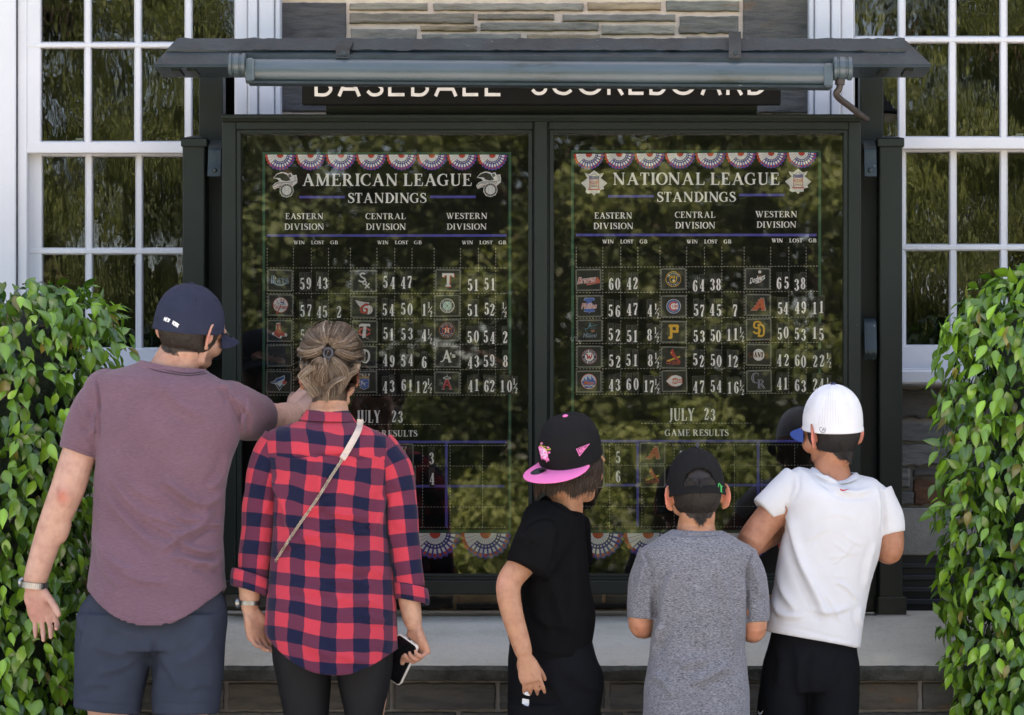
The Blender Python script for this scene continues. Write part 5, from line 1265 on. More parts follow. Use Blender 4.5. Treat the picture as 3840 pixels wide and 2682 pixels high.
class Head:
    """skull of scale s at c with orientation M; local axes right, forward, up"""
    def __init__(s, c, M, k=1.0): s.c = np.array(c, float); s.M = M; s.k = k
    def g(s, x, y, z): return s.c+s.M @ (np.array((x, y, z))*s.k)
    def loc(s, co): return ((co-s.c) @ s.M)/s.k
    CR = (.0, -.008, .02); RR = (.0765, .0975, .108)
    def skin(s, mb, ear=28, jaw=1.0, es=1.0):
        k = s.k; E = lambda c, r: mb.ellipsoid(s.g(*c), tuple(np.array(r)*k), 24, 16, rot=s.M)
        E(s.CR, s.RR); E((0,.030,-.050), (.061*jaw,.062,.064)); E((0,.066,-.088), (.030*jaw,.030,.026)); E((0,.055,.02), (.066,.046,.055))
        for x in (-1, 1): E((x*.045,.055,-.03), (.026,.034,.03)); E((x*.03,.088,.022), (.026,.012,.010)); E((x*.034*jaw,.034,-.075),(.026*jaw,.042,.022))
        E((0,.096,-.006), (.009,.014,.026)); E((0,.104,-.024), (.0135,.015,.012)); E((0,.088,-.053), (.023,.012,.006)); E((0,.087,-.064), (.021,.012,.007))
        a = math.radians(ear)
        for x in (-1, 1):                                    # ears: rim, bowl, lobe
            b = s.M @ np.array([[x*math.sin(a)*1.0, -x*0, 0],[0,0,0],[0,0,0]]); o = np.array((x*.075, -.004, -.008)); d = np.array((x*math.sin(a), -math.cos(a), 0)); n_ = np.array((x*math.cos(a), math.sin(a), 0))
            P = []
            for t in np.linspace(-.30*PI, 1.12*PI, 16):
                P.append(o+d*(.014+.0165*math.sin(t))*es+np.array((0,0,1))*(.031*math.cos(t)+.002)*es+n_*.004)
            mb.tube(np.array([s.g(*q) for q in P]), np.linspace(.0042,.0048,16)*k, 8)
            fr = s.M @ np.stack([n_, d, np.array((0,0,1.))], 1)
            mb.ellipsoid(s.g(*(o+d*.013*es)), (.0050*k,.0145*k*es,.026*k*es), 12, 10, rot=fr); mb.ellipsoid(s.g(*(o+d*.010*es+np.array((0,0,-.027*es)))), (.005*k,.008*k,.009*k), 10, 8, rot=fr); mb.ellipsoid(s.g(*(o+d*.004)), (.012*k,.012*k,.02*k), 10, 8, rot=fr)
    def surf(s, az, z, lift=0.0):
        """point on skull/neck surface; az 0 = back of head, grows towards the right ear"""
        a, b, c = s.RR; zz = (z-s.CR[2])/c; q = math.sqrt(max(0, 1-zz*zz)); rx, ry = max(a*q, .05), max(b*q, .062)
        return s.g(math.sin(az)*(rx+lift), s.CR[1]*.9-math.cos(az)*(ry+lift), z)
    def eyes(s, parent, iris=(.05,.03,.02)):
        for x in (-1, 1):
            m = MB(); m.ellipsoid(s.g(x*.031,.082,.004), (.0118*s.k,)*3, 16, 12, 0); m.ellipsoid(s.g(x*.031,.0895,.004), tuple(np.array((.0058,.0052,.0058))*s.k), 12, 8, 1, rot=s.M); m.build('eye', [M_eyew, M_iris], parent, 180)
M_eyew = simple('eye_white', (.75,.72,.7), .2); M_iris = simple('iris', (.03,.02,.015), .15)
def hair_mesh(name, paths, r0, r1, cols, mat, parent, sides=3):
    P = np.asarray(paths, float); N, m = P.shape[:2]; t = np.gradient(P, axis=1); t /= np.linalg.norm(t, axis=2, keepdims=True)+1e-12
    u = np.cross(t, np.array((.31,.2,.93))); u /= np.linalg.norm(u, axis=2, keepdims=True)+1e-9; v = np.cross(t, u); r = np.linspace(0, 1, m)[None, :, None]
    r0 = np.broadcast_to(np.asarray(r0, float).reshape(-1, 1, 1), (N, 1, 1)); rad = r0*(1-r**3)+r1*r**3
    V = np.stack([P+rad*(math.cos(a)*u+math.sin(a)*v) for a in np.arange(sides)*2*PI/sides], 2).reshape(-1, 3)
    q = np.array([(i*sides+j, i*sides+(j+1) % sides, (i+1)*sides+(j+1) % sides, (i+1)*sides+j) for i in range(m-1) for j in range(sides)])
    Fc = (q[None]+(np.arange(N)*m*sides)[:, None, None]).reshape(-1, 4); root = parent
    while root is not None and root.parent is not None: root = root.parent
    V = V-(ROOT[root] if root is not None else 0)
    me = bpy.data.meshes.new(name); me.vertices.add(len(V)); me.vertices.foreach_set('co', V.astype(np.float32).ravel()); me.loops.add(Fc.size); me.loops.foreach_set('vertex_index', Fc.astype(np.int32).ravel())
    me.polygons.add(len(Fc)); me.polygons.foreach_set('loop_start', np.arange(len(Fc), dtype=np.int32)*4); me.update(calc_edges=True); me.materials.append(mat)
    at = me.color_attributes.new('Col', 'FLOAT_COLOR', 'POINT'); C = np.concatenate([np.repeat(cols, m*sides, axis=0), np.ones((len(V), 1))], 1); at.data.foreach_set('color', C.astype(np.float32).ravel())
    me.shade_smooth(); o = bpy.data.objects.new(name, me); put(o, parent); return o
def hair_mat():
    m, n, l, b = nt('hair'); a = n.new('ShaderNodeAttribute'); a.attribute_name = 'Col'; l.new(a.outputs[0], b.inputs['Base Color'])
    b.inputs['Roughness'].default_value = .42; b.inputs['Specular IOR Level'].default_value = .45; return m
M_hair = hair_mat()
def short_hair(hd, parent, col, hairline, top=.03, N=5200, seed=1, ln=.022, azmax=2.0):
    """cropped hair between the cap and hairline(az); strands lie down along the head"""
    rg = np.random.default_rng(seed); out = []; C = []
    while len(out) < N:
        az = rg.uniform(-azmax, azmax); lo = hairline(az); z = rg.uniform(lo, top)
        if z < lo: continue
        L = ln*rg.uniform(.6, 1.1)*(1 if z-lo > .012 else .75); tw = rg.normal(0, .10)+.10*math.sin(az*3)
        p = [hd.surf(az+tw*t, max(z-L*t, lo-.007-.006*rg.random()), .0004+.0032*math.sin(min(1, t*1.25)*PI*.62)*min(1, .30+(z-lo)/.03)) for t in (0,.3,.6,1.0)]
        out.append(p); C.append(np.array(col)*rg.uniform(.6, 1.5))
    return hair_mesh('hair', np.array(out), .00085, .0003, np.array(C), M_hair, parent)

class Cap:
    def __init__(s, hd, rim=(0,-.006,.028), a=.086, b=.107, h=.118, yaw=0, tilt=0, roll=0, p=2.1, q=2.1, lean=0.0):
        s.hd = hd; k = hd.k; s.o = hd.g(*rim); f = Matrix(hd.M.tolist())
        R_ = f @ (Matrix.Rotation(math.radians(-yaw), 3, 'Z') @ Matrix.Rotation(math.radians(-tilt), 3, 'X') @ Matrix.Rotation(math.radians(roll), 3, 'Y')); s.M = np.array(R_)
        s.a, s.b, s.h = a*k, b*k, h*k; s.p, s.q = p, q; s.lean = lean
        s.nz = R.random()*50
    def pt(s, az, t, lift=0.0, wob=1.0):
        """az 0 = brim side, positive to the wearer's right; t 0 rim .. 1 top"""
        r = (1-min(t, 1)**s.p)**(1/s.q); z = s.h*t
        front = .5+.5*math.cos(az); r2 = r*(1+.04*front*math.sin(PI*min(1, t*1.1)))
        x = math.sin(az)*s.a*r2; y = math.cos(az)*s.b*r2+s.lean*t
        n_ = np.array((math.sin(az)*r, math.cos(az)*r, max(.05, t**2)*1.0)); n_ /= np.linalg.norm(n_)
        seam = abs(((az/(PI/3)+.5) % 1)-.5)*(PI/3); g = -.0011*math.exp(-(seam*r*s.a/.0022)**2)*(t < .97)
        w_ = wob*(.0016*mnoise.noise((math.sin(az)*2.2+s.nz, math.cos(az)*2.2, t*2.6))+.0007*mnoise.noise((math.sin(az)*7+s.nz, math.cos(az)*7, t*8)))
        return s.o+s.M @ (np.array((x, y, z))+n_*(lift+g+w_))
    def build(s, parent, mat, bmat, umat=None, brim=True, blen=.068, bw=64, camber=.018, drop=.012, button=None, arch=None, flat=1.0):
        n, m = 108, 34; T_ = [0]+list(np.linspace(.02, .9, m-8))+list(np.linspace(.92, .999, 7)); rg = []
        for t in T_: rg.append([s.pt(a, t, .0015 if t < .07 else 0) for a in np.arange(n)*2*PI/n])
        V = np.array(rg); mm = len(T_); f = []
        for i in range(mm-1):
            for j in range(n):
                if arch:
                    az = j*2*PI/n; d = abs(az-PI); t = T_[i]
                    if (d/arch[0])**2+((t-arch[2])/arch[1])**2 < 1 and t > arch[2]*.99: continue
                f.append((i*n+j, (i+1)*n+j, (i+1)*n+(j+1) % n, i*n+(j+1) % n))
        f.append(tuple((mm-1)*n+j for j in range(n-1, -1, -1)))
        mb = MB(); mb.add(V.reshape(-1, 3), f, 0); c = mb.build('cap', [mat, mat], parent, 180, fix=False)
        so_ = c.modifiers.new('cloth', 'SOLIDIFY'); so_.thickness = .0022; so_.offset = -1
        if button is not None:
            m2 = MB(); m2.ellipsoid(s.pt(0, 1, .001), (.0085,.0085,.0042), 16, 8, rot=s.M); m2.build('button', button, c, 180)
        if brim:
            A, Bv = 41, 14; top = []; k = s.hd.k
            for i in range(A):
                u = -1+2*i/(A-1); az = math.radians(bw)*u; base = s.o+s.M @ np.array((math.sin(az)*s.a*1.0, math.cos(az)*s.b*1.0, .002)); row = []
                ext = blen*k*(1-abs(u)**2.3)**.62 if abs(u) < 1 else 0; dr = np.array((math.sin(az)*.45, 1, 0)); dr /= np.linalg.norm(dr)
                for j in range(Bv):
                    v = j/(Bv-1); row.append(base+s.M @ (dr*ext*v+np.array((0,0,-drop*v**1.3*(1-.2*u*u)-camber*u*u*(.25+.75*v)))))
                top.append(row)
            top = np.array(top); N_ = A*Bv; up = s.M[:, 2]*.0012
            V = np.concatenate([(top+up).reshape(-1, 3), (top-up).reshape(-1, 3)]); g = lambda i, j: i*Bv+j
            f1 = [(g(i,j), g(i,j+1), g(i+1,j+1), g(i+1,j)) for i in range(A-1) for j in range(Bv-1)]; f2 = [tuple(x+N_ for x in q[::-1]) for q in f1]
            ed = [(g(i,Bv-1), g(i,Bv-1)+N_, g(i+1,Bv-1)+N_, g(i+1,Bv-1)) for i in range(A-1)]
            mb = MB(); mb.add(V, f1+ed, 0); mb2 = f2; mb.add(V, f2, 1); mb.build('brim', [bmat, umat or bmat], c, 40, fix=False); s.brim = top
        return c
    def write(s, text, font, az0, az1, t0, t1, lift, mat, parent, name, wmul=1.0, curve=0.0, swap=False):
        run, wd = glyph_run(text, font, .1); m = MB()
        for k, (p, sm) in enumerate(run):
            A, B = strip([(x, y, w_*wmul) for x, y, w_ in p], sm); n = len(A)
            def q(e): u = e[0]/wd; return s.pt(az0+(az1-az0)*u, t0+(t1-t0)*e[1]+curve*(1-(2*u-1)**2), lift+k*.00003, 1.0)
            m.add([q(a) for a in A]+[q(b) for b in B], [(i, i+1, n+i+1, n+i) for i in range(n-1)])
        return m.build(name, mat, parent, fix=False)
    def patch(s, shapes, lift, parent, name, mat):
        """shapes: (list of (az, t), colour)"""
        m = MB()
        for k, (pts, col) in enumerate(shapes):
            from mathutils.geometry import tessellate_polygon
            t = tessellate_polygon([[Vector((a*.1, b*.12, 0)) for a, b in pts]]); m.add([s.pt(a, b, lift+k*.00025, 1) for a, b in pts], t, 0, col)
        return m.build(name, mat, parent, fix=False)
def cap_cloth(name, col, rough=.85, var=.12, bs=.35):
    m = simple(name, col, rough, var, 25, bs, 900, .0008, .25); return m
def knit(name, col, speck=None, stretch=(30, 60, 260), amt=.5, rough=.9, bs=.25, stops=(.35,.65)):
    """jersey: short sideways streaks of lighter and darker yarn"""
    m, n, l, b = nt(name); v = texco(n, l, scale=stretch); f = noise_tex(n, l, v, 2.6, 4, .75)
    lo = tuple(c*(1-amt) for c in col); hi = tuple(min(1, c*(1+amt)) for c in col)
    c = ramp(n, l, f, [(stops[0], lo), (stops[1], hi)])
    g = noise_tex(n, l, texco(n, l), 9, 3); c = mixc(n, l, 1, c, ramp(n, l, g, [(.3,(.93,.93,.93)),(.7,(1.06,1.06,1.06))]), 'MULTIPLY')
    l.new(c, b.inputs['Base Color']); b.inputs['Roughness'].default_value = rough; b.inputs['Specular IOR Level'].default_value = .2
    b.inputs['Sheen Weight'].default_value = .15
    bump(n, l, b, f, bs, .001); return m
def ribbon(mb, pts, wd, up, th=.002, mi=0):
    P = np.asarray(pts, float); t = np.gradient(P, axis=0); t /= np.linalg.norm(t, axis=1)[:, None]; U = np.asarray(up, float); U = np.broadcast_to(U, P.shape); b = np.cross(t, U); b /= np.linalg.norm(b, axis=1)[:, None]
    rg = [[P[i]-b[i]*wd/2, P[i]+b[i]*wd/2, P[i]+b[i]*wd/2+U[i]*th, P[i]-b[i]*wd/2+U[i]*th] for i in range(len(P))]; mb.loft(np.array(rg), mi)
def legs_and_shoes(mb, hips, knees, feet, r=(.085,.075,.055,.056,.04,.042)):
    for h, k, f in zip(hips, knees, feet):
        limb(mb, [h, (np.array(h)+k)/2, k, k*.62+f*.38+np.array((0,-.012,0)), f*.85+k*.15, f], r)
        mb.ellipsoid(f+np.array((0,.05,-.045)), (.042,.12,.04), 14, 10)
def shoes(parent, feet, mat, yaw=0):
    for f in feet:
        m = MB(); c, s_ = math.cos(math.radians(yaw)), math.sin(math.radians(yaw)); rings = []
        for (t, w_, h) in ((-.085,.026,.05),(-.07,.038,.085),(-.02,.043,.09),(.04,.046,.07),(.1,.05,.055),(.155,.042,.045),(.18,.02,.03)):
            a = np.arange(18)*2*PI/18; rings.append([(f[0]+w_*math.cos(q)*c+t*s_, f[1]+t*c-w_*math.cos(q)*s_, max(0.002, h*.5+h*.56*math.sin(q))) for q in a])
        m.loft(np.array(rings)); m.build('shoe', mat, parent, 60)
def belt_watch(parent, c, ax, r, mat, wd=.016, th=.0032, dial=None):
    ax = np.array(ax, float); ax /= np.linalg.norm(ax); u = np.cross(ax, (0,1,.1)); u /= np.linalg.norm(u); v = np.cross(ax, u); m = MB(); n = 44
    for i in range(n):
        a0, a1 = i*2*PI/n, (i+.86)*2*PI/n; q = []
        for a in (a0, a1):
            for rr in (1, 1+th/r):
                for z in (-wd/2, wd/2): q.append(c+rr*(u*math.cos(a)*r[0]+v*math.sin(a)*r[1] if isinstance(r, tuple) else r*(u*math.cos(a)+v*math.sin(a)))+ax*z)
        m.add(q, [(0,1,3,2),(4,6,7,5),(0,4,5,1),(2,3,7,6),(0,2,6,4),(1,5,7,3)])
    o = m.build('watch', mat, parent)
    if dial is not None:
        d = np.array(dial, float); d -= ax*(d@ax); d /= np.linalg.norm(d); m = MB(); p = c+d*r; m.tube([p-d*.002, p+d*.004, p+d*.0085, p+d*.009], [.016,.018,.017,.012], 24); m.build('watch_case', mat, o, 40)
    return o
M_steel = simple('brushed_steel', (.30,.30,.29), .38, .1, 40, metal=1.0)
def pmix(base, spots):
    """skin colour: base plus soft spots (centre, radius, colour)"""
    def fn(co, no):
        c = np.tile(np.array(base, float), (len(co), 1))
        for p, r, k in spots:
            w_ = np.exp(-(np.linalg.norm(co-np.array(p), axis=1)/r)**2)[:, None]; c = c*(1-w_)+np.array(k)*w_
        return c
    return fn
from mathutils.bvhtree import BVHTree
def bvh(o):
    me = o.data; r = o
    while r.parent is not None: r = r.parent
    off = Vector(ROOT[r].tolist()); return BVHTree.FromPolygons([v.co+off for v in me.vertices], [tuple(p.vertices) for p in me.polygons])
CAMP = Vector((0, CAMY, CAMZ))
def drape(tree, px, py, lift=.002, Yd=-.85):
    d = Vector(W(px, py, 0).tolist())-CAMP; d.normalize(); h = tree.ray_cast(CAMP, d)
    p = h[0] if h[0] is not None else Vector(W(px, py, Yd).tolist()); return np.array(p-d*lift)
class EmD(Em):
    """emblem laid onto a surface"""
    def __init__(s, tree, cx, cy, lift=.0015, rot=0.0, k=1.0, Yd=-.85): s.m = MB(); s.c = (cx, cy); s.l = lift; s.r = rot; s.k = k; s.t = tree; s.Yd = Yd
    def up(s): s.l += .00012
    def poly(s, pts, col):
        from mathutils.geometry import tessellate_polygon
        s.up(); Tn = [[np.array(pts[i], float) for i in t] for t in tessellate_polygon([[Vector((p[0], p[1], 0)) for p in pts]])]
        for _ in range(4):
            nx = []
            for a, b, c in Tn:
                if max(np.hypot(*(a-b)), np.hypot(*(b-c)), np.hypot(*(c-a)))*s.k < 7: nx.append([a, b, c]); continue
                ab, bc, ca = (a+b)/2, (b+c)/2, (c+a)/2; nx += [[a,ab,ca],[ab,b,bc],[ca,bc,c],[ab,bc,ca]]
            Tn = nx
        for t in Tn: s.m.add([s.w(*p) for p in t], [(0,1,2)], 0, col)
    def w(s, x, y, l=None):
        c, d = math.cos(s.r), math.sin(s.r); x *= s.k; y *= s.k
        return drape(s.t, s.c[0]+x*c-y*d, s.c[1]+x*d+y*c, s.l if l is None else l, s.Yd)
M_thread = attr_mat('embroidery', .7, .2, bs=.3, bscale=1500)
SK_L = (.475,.275,.205); SK_M = (.41,.205,.12); SK_D = (.35,.155,.088)
def P2(pts, x0=0, y0=0, k=1.0): return [(x0+k*x, y0+k*y) for x, y in pts]
def person(label, x, Y): return thing('person', label, 'person', ((x-CX)/F*(Y-CAMY), Y, 0), 'visitors reading the scoreboard')
def torso_core(mb, px, y0, y1, Y, r):                      # the body inside the clothes
    mb.loft(np.array([section(px-r*S(Y)*k, y, px+r*S(Y)*k, y, Y, r*.62*k, r*.62*k, 24) for y, k in ((y0, .35), (y0+50, .8), (y0+(y1-y0)*.3, 1), (y0+(y1-y0)*.7, .9), (y1, .8))]))
M_shoe = simple('dark_shoe', (.03,.03,.032), .6, .2, 20)

# ================================================================ man in the mauve T-shirt
Y = -.85; man = person('man in a mauve T-shirt and navy cap pointing at the left board', 590, Y)
H = Head(W(714, 1238, -.83), frame(29, 7, 13), 1.055)
sk = MB(); H.skin(sk, 26, 1.0, 1.1)
limb(sk, [H.g(0,-.018,-.06), W(672,1335,-.835), W(640,1405,-.85)], (.060,.064,.070))
torso_core(sk, 600, 1395, 2300, Y, .17)
limb(sk, [W(400,1470,Y), W(302,1690,-.86), W(252,1838,-.875), W(190,1990,-.86), W(131,2176,-.845)], (.060,.052,.0505,.0425,.0345))
sk.ellipsoid(W(245,1858,-.905), (.03,.03,.04), 12, 8); sk.ellipsoid(W(215,1945,-.865), (.043,.04,.08), 14, 10)
hand(sk, W(127,2200,-.843), np.array([(.95,-.1,.30),(.31,.02,-.95),(-.09,-1,-.05)]).T, 1.04, ((22,30,20),(15,24,16),(10,18,14),(5,13,10)), 6, (30,26,16))
limb(sk, [W(870,1510,-.83), W(960,1560,-.70), W(1032,1572,-.60), W(1064,1563,-.49), W(1094,1548,-.385)], (.064,.053,.048,.044,.033))
hand(sk, W(1095,1543,-.37), np.array([(-.844,.48,.207),(.46,.64,.60),(.15,.6,-.78)]).T, 1.08, ((4,10,6),(12,18,10),(45,60,35),(50,60,35)), 7, (34,8,12))
legs_and_shoes(sk, [W(415,2440,Y), W(700,2440,Y)], [W(405,2760,Y)*np.array((1,1,0))+np.array((0,0,.50)), W(702,2760,Y)*np.array((1,1,0))+np.array((0,0,.50))], [np.array((W(405,0,Y)[0],Y,.085)), np.array((W(700,0,Y)[0],Y,.085))])
def man_col(co, no):
    c = pmix(SK_L, [(W(233,1862,-.93), .022, (.44,.15,.10)), (H.g(.098,-.03,-.01), .030, (.44,.18,.13)), (H.g(-.098,-.03,-.01), .03, (.44,.18,.13)), (W(120,2290,-.86), .06, (.44,.21,.16)), (W(640,1370,-.9), .06, (.42,.22,.145))])(co, no)
    l = H.loc(co); hr = (l[:,2] > -.050-.030*np.exp(-(l[:,0]/.05)**2)) & (l[:,1] < -.005) & (l[:,2] < .15) & (np.abs(l[:,0]) < .079); c[hr] = (.022,.014,.010)
    bd = (l[:,2] < -.02) & (l[:,2] > -.125) & (l[:,1] > .022) & (np.abs(l[:,0]) > .028); w_ = np.where(bd, np.clip(.75*(1-np.abs(l[:,2]+.065)/.07), 0, .75), 0)[:, None]; return c*(1-w_)+np.array((.06,.035,.022))*w_
remesh(sk, 'body', .0038, M_skin, man, 5, None, man_col); H.eyes(man); shoes(man, [np.array((W(405,0,Y)[0],Y,0)), np.array((W(700,0,Y)[0],Y,0))], M_shoe)
M_mauve = knit('mauve_heather_jersey', (.138,.076,.099), stretch=(22,30,200), amt=.17, stops=(.36,.66))
ts = MB()
torso(ts, [(1359,526,1394,776,Y,.076,.06,12),(1370,490,1402,798,Y,.084,.07,14),(1390,418,1420,828,Y,.095,.08,9),(1411,364,1440,868,Y,.105,.09,3),(1450,345,1472,892,Y,.118,.1),(1530,344,1535,908,Y,.128,.105),(1625,350,1615,906,Y,.132,.11),(1727,360,1727,870,Y,.130,.11),(1839,352,1839,846,Y,.122,.11),(1979,348,1979,839,Y,.115,.11),(2100,342,2100,840,Y,.135,.125,30),(2190,330,2190,848,Y,.148,.135,130),(2200,328,2200,850,Y,.149,.135,148)], 70)
limb(ts, [W(415,1480,Y), W(345,1560,-.86), W(292,1700,-.868)], (.078,.068,.058), ends=False, n=28); ts.ellipsoid(W(402,1478,Y), (.073,.085,.075), 20, 14)
limb(ts, [W(846,1528,-.85), W(912,1552,-.78), W(966,1566,-.70)], (.085,.078,.071), ends=False, n=28); ts.ellipsoid(W(846,1515,-.845), (.075,.08,.072), 20, 14)
cv = lambda q: P2(q, 220, 1280, .6986)
fm = [(cv(p), w_, a*1.35) for p, w_, a in [([(230,680),(420,900),(560,960),(700,1010)],15,.007),([(215,760),(330,930),(450,1050),(540,1130)],15,.007),([(560,740),(680,830),(770,890)],15,.010),([(770,890),(850,840),(890,790)],13,.009),([(540,1140),(640,1060),(760,980),(850,890)],13,.009),
  ([(690,1050),(760,1000),(830,980),(888,1000)],10,.008),([(640,1060),(700,1110),(800,1130),(875,1100)],11,.008),([(430,940),(560,1010),(690,1060)],14,.007),([(180,1000),(240,1200),(330,1330)],14,.006),([(800,1230),(850,1180),(885,1150)],9,.008),([(600,1160),(720,1180),(840,1230)],11,.006),
  ([(540,230),(640,330),(790,420)],24,.006),([(910,600),(880,720),(800,800)],15,.008),([(250,1180),(420,1280),(620,1300)],14,.005),([(700,1210),(790,1190),(880,1215)],9,.006),([(860,230),(905,262),(930,330)],10,.009),([(940,290),(985,400),(980,520)],9,.008),([(960,300),(1030,400),(1020,500)],12,.007),([(215,350),(190,450),(150,520)],12,.006),
  ([(110,300),(150,420),(205,520)],11,.006),([(195,185),(215,330),(219,560)],5,-.006),([(165,1330),(215,1400),(300,1455),(420,1490),(600,1505),(740,1497),(830,1455),(878,1380),(888,1330)],3.2,-.0016),([(18,548),(110,575),(205,618)],3,-.003),([(330,700),(420,800),(560,860)],14,.004),([(620,930),(700,960),(770,950)],10,.006),([(200,1040),(280,1180),(420,1240)],12,.005)]]
ts_o = remesh(ts, 'tshirt', .0035, M_mauve, man, 8, cloth_post(fm, .0028, seed=3))
tr = bvh(ts_o); M_seam = simple('dark_plum_stitching', (.03,.018,.028), .9)
M_mauve2 = knit('mauve_ribbed_collar', (.138,.076,.099), stretch=(28,40,230), amt=.3)
m = MB(); top = section(530,1350,772,1386,Y,.078,.062,72,2.3,12); mid = section(514,1360,785,1396,Y,.083,.068,72,2.3,14); low = section(502,1373,794,1407,Y,.088,.073,72,2.3,15); inn = section(540,1358,764,1392,Y,.071,.054,72,2.3,12)
m.loft(np.array([inn, top, mid, low]), cap0=False, cap1=False); co_ = m.build('collar', M_mauve2, ts_o, 60)
for pts in (cv([(432,106),(500,140),(600,160),(700,172),(800,160)]), cv([(428,112),(500,150),(600,172),(700,183),(795,172)])):
    q = catmull(pts, 8); m = MB(); m.tube([drape(bvh(co_), a, b, .001, -.93) if False else drape(tr, a, b, .002) for a, b in q], .0012, 5); m.build('collar_stitching', M_seam, ts_o, 60)
M_shorts = simple('slate_blue_chino', (.029,.036,.054), .85, .16, 10, .3, 600, .001, .2)
sh = MB()
torso(sh, [(2120,375,2120,806,Y,.085,.085),(2200,355,2200,826,Y,.098,.10),(2262,310,2262,846,Y,.112,.112),(2320,291,2320,852,Y,.114,.112),(2400,286,2400,846,Y,.122,.118),(2440,300,2440,835,Y,.12,.115)], 24)
torso(sh, [(2300,294,2300,600,Y,.112,.11),(2400,286,2400,586,Y,.118,.11),(2520,281,2520,555,Y,.11,.108),(2620,279,2630,532,Y,.105,.105),(2651,278,2680,525,Y,.104,.104)], 24)
torso(sh, [(2300,560,2300,850,Y,.112,.11),(2400,566,2400,846,Y,.118,.11),(2520,572,2520,836,Y,.11,.108),(2620,572,2620,824,Y,.105,.105),(2676,573,2676,818,Y,.104,.104)], 24)
cs = lambda q: P2(q, 0, 1782, .561)
fs = [(cs(p), w_, a) for p, w_, a in [([(600,1130),(800,1200),(990,1180)],14,.005),([(640,1330),(800,1290),(960,1200)],14,.006),([(1020,1060),(1022,1250),(1005,1450)],9,-.010),([(1060,1200),(1150,1330),(1200,1450)],14,.006),([(1440,1050),(1330,1180),(1150,1280)],16,.006),([(600,900),(570,1050),(530,1200)],10,.006),([(700,1000),(820,1050),(990,1060)],14,.004),([(520,1450),(640,1400),(760,1420)],12,.004),([(1240,1450),(1340,1400),(1450,1420)],12,.004),
  ([(500,1518),(720,1540),(935,1556)],3,-.004),([(1028,1530),(1250,1540),(1458,1520)],3,-.004),([(515,930),(540,1000),(545,1060)],10,.010)]]
remesh(sh, 'shorts', .0055, M_shorts, man, 5, cloth_post(fs, .003, (10,10,7), seed=8))
M_navy = cap_cloth('washed_navy_cotton', (.017,.021,.042))
C = Cap(H, rim=(0,-.008,-.004), a=.0895, b=.110, h=.132, yaw=0, tilt=-11, roll=-3, p=2.25, q=2.3, lean=-.004)
cp = C.build(man, M_navy, M_navy, brim=True, blen=.070, bw=62, camber=.026, drop=.022, button=M_navy)
M_wthread = simple('white_thread', (.8,.8,.8), .7, .05, 60)
ct = bvh(cp); e = EmD(ct, 0, 0, .0012)
arcp = catmull([(617,1196),(636,1203),(655,1214),(670,1224)], 6)
txt = 'NEW YORK'; tot = len(txt); L = np.linspace(0, len(arcp)-1, tot*2+1)
for i, ch in enumerate(txt):
    if ch == ' ': continue
    p = arcp[int(L[2*i+1])]; q = arcp[min(len(arcp)-1, int(L[2*i+1])+1)]; a = math.atan2(q[1]-p[1], q[0]-p[0]); e.c = tuple(p); e.r = a; e.serif(ch, -3.6, 3.6, -7, 7, (.8,.8,.8), SANS, 1.5)
e.m.build('cap_lettering', M_thread, cp, fix=False)
e = EmD(ct, 0, 0, .0008)
for x, y in ((669,1087),(734,1123),(811,1128)): e.ring(x, y, 3.6, 2.2, (.012,.014,.03)); e.disc(x, y, 1.6, 1.6, (.004,.004,.006), 8)
e.m.build('eyelet', M_thread, cp, fix=False)
short_hair(H, man, (.020,.013,.009), lambda az: -.050-.042*math.exp(-((az-.1)/.8)**2)+.012*max(0, abs(az)-1.2), .03, 6500, 2)
m = MB(); m.tube(catmull([H.g(.080,.085,.012), H.g(.083,.04,.014), H.g(.084,-.005,.012), H.g(.083,-.03,-.004)], 6), .0022, 8); m.tube(catmull([H.g(-.080,.085,.012), H.g(-.083,.04,.014), H.g(-.084,-.005,.012), H.g(-.083,-.03,-.004)], 6), .0022, 8)
for x in (-1, 1): m.ellipsoid(H.g(x*.036,.104,.004), (.028,.006,.021), 18, 10, rot=H.M)
m.build('sunglasses', simple('black_gloss_plastic', (.008,.008,.008), .15), man, 60)
belt_watch(man, W(129,2192,-.843), W(131,2176,-.845)-W(129,2200,-.843), .0372, M_steel, .0175, .0035, (-.85,.35,.1))

# ================================================================ woman in the plaid shirt
Y = -.86; wo = person('woman in a red and navy plaid shirt with pinned-up gray-blond hair', 1240, Y)
H = Head(W(1238, 1412, -.83), frame(3, 4, -3), .925)
sk = MB(); H.skin(sk, 30, .92); limb(sk, [H.g(0,-.018,-.06), W(1236,1510,-.84), W(1232,1590,-.86)], (.052,.053,.07)); torso_core(sk, 1240, 1600, 2400, Y, .16)
limb(sk, [W(1085,1700,Y), W(985,1850,-.865), W(955,2040,-.875), W(938,2190,-.88), W(936,2262,-.88)], (.045,.041,.039,.034,.0275))
hand(sk, W(938,2290,-.88), np.array([(.72,.62,.2),(.30,.06,-.95),(.62,-.75,.14)]).T, .92, ((14,22,14),(18,26,16),(22,30,18),(26,32,20)), 2, (30,18,15))
limb(sk, [W(1390,1715,Y), W(1490,1850,-.865), W(1515,2040,-.875), W(1533,2230,-.88), W(1548,2330,-.88)], (.045,.041,.039,.034,.0275))
hand(sk, W(1556,2350,-.875), np.array([(-.60,.78,-.1),(.26,.12,-.96),(-.74,-.62,-.25)]).T, .92, ((52,62,30),(56,66,32),(60,66,34),(62,64,34)), 1, (20,25,10))
wl_, wr_ = W(1147,0,Y)[0], W(1365,0,Y)[0]
legs_and_shoes(sk, [W(1125,2400,Y), W(1370,2400,Y)], [np.array((wl_,Y,.48)), np.array((wr_,Y,.48))], [np.array((wl_,Y,.085)), np.array((wr_,Y,.085))], (.08,.07,.05,.05,.036,.038))
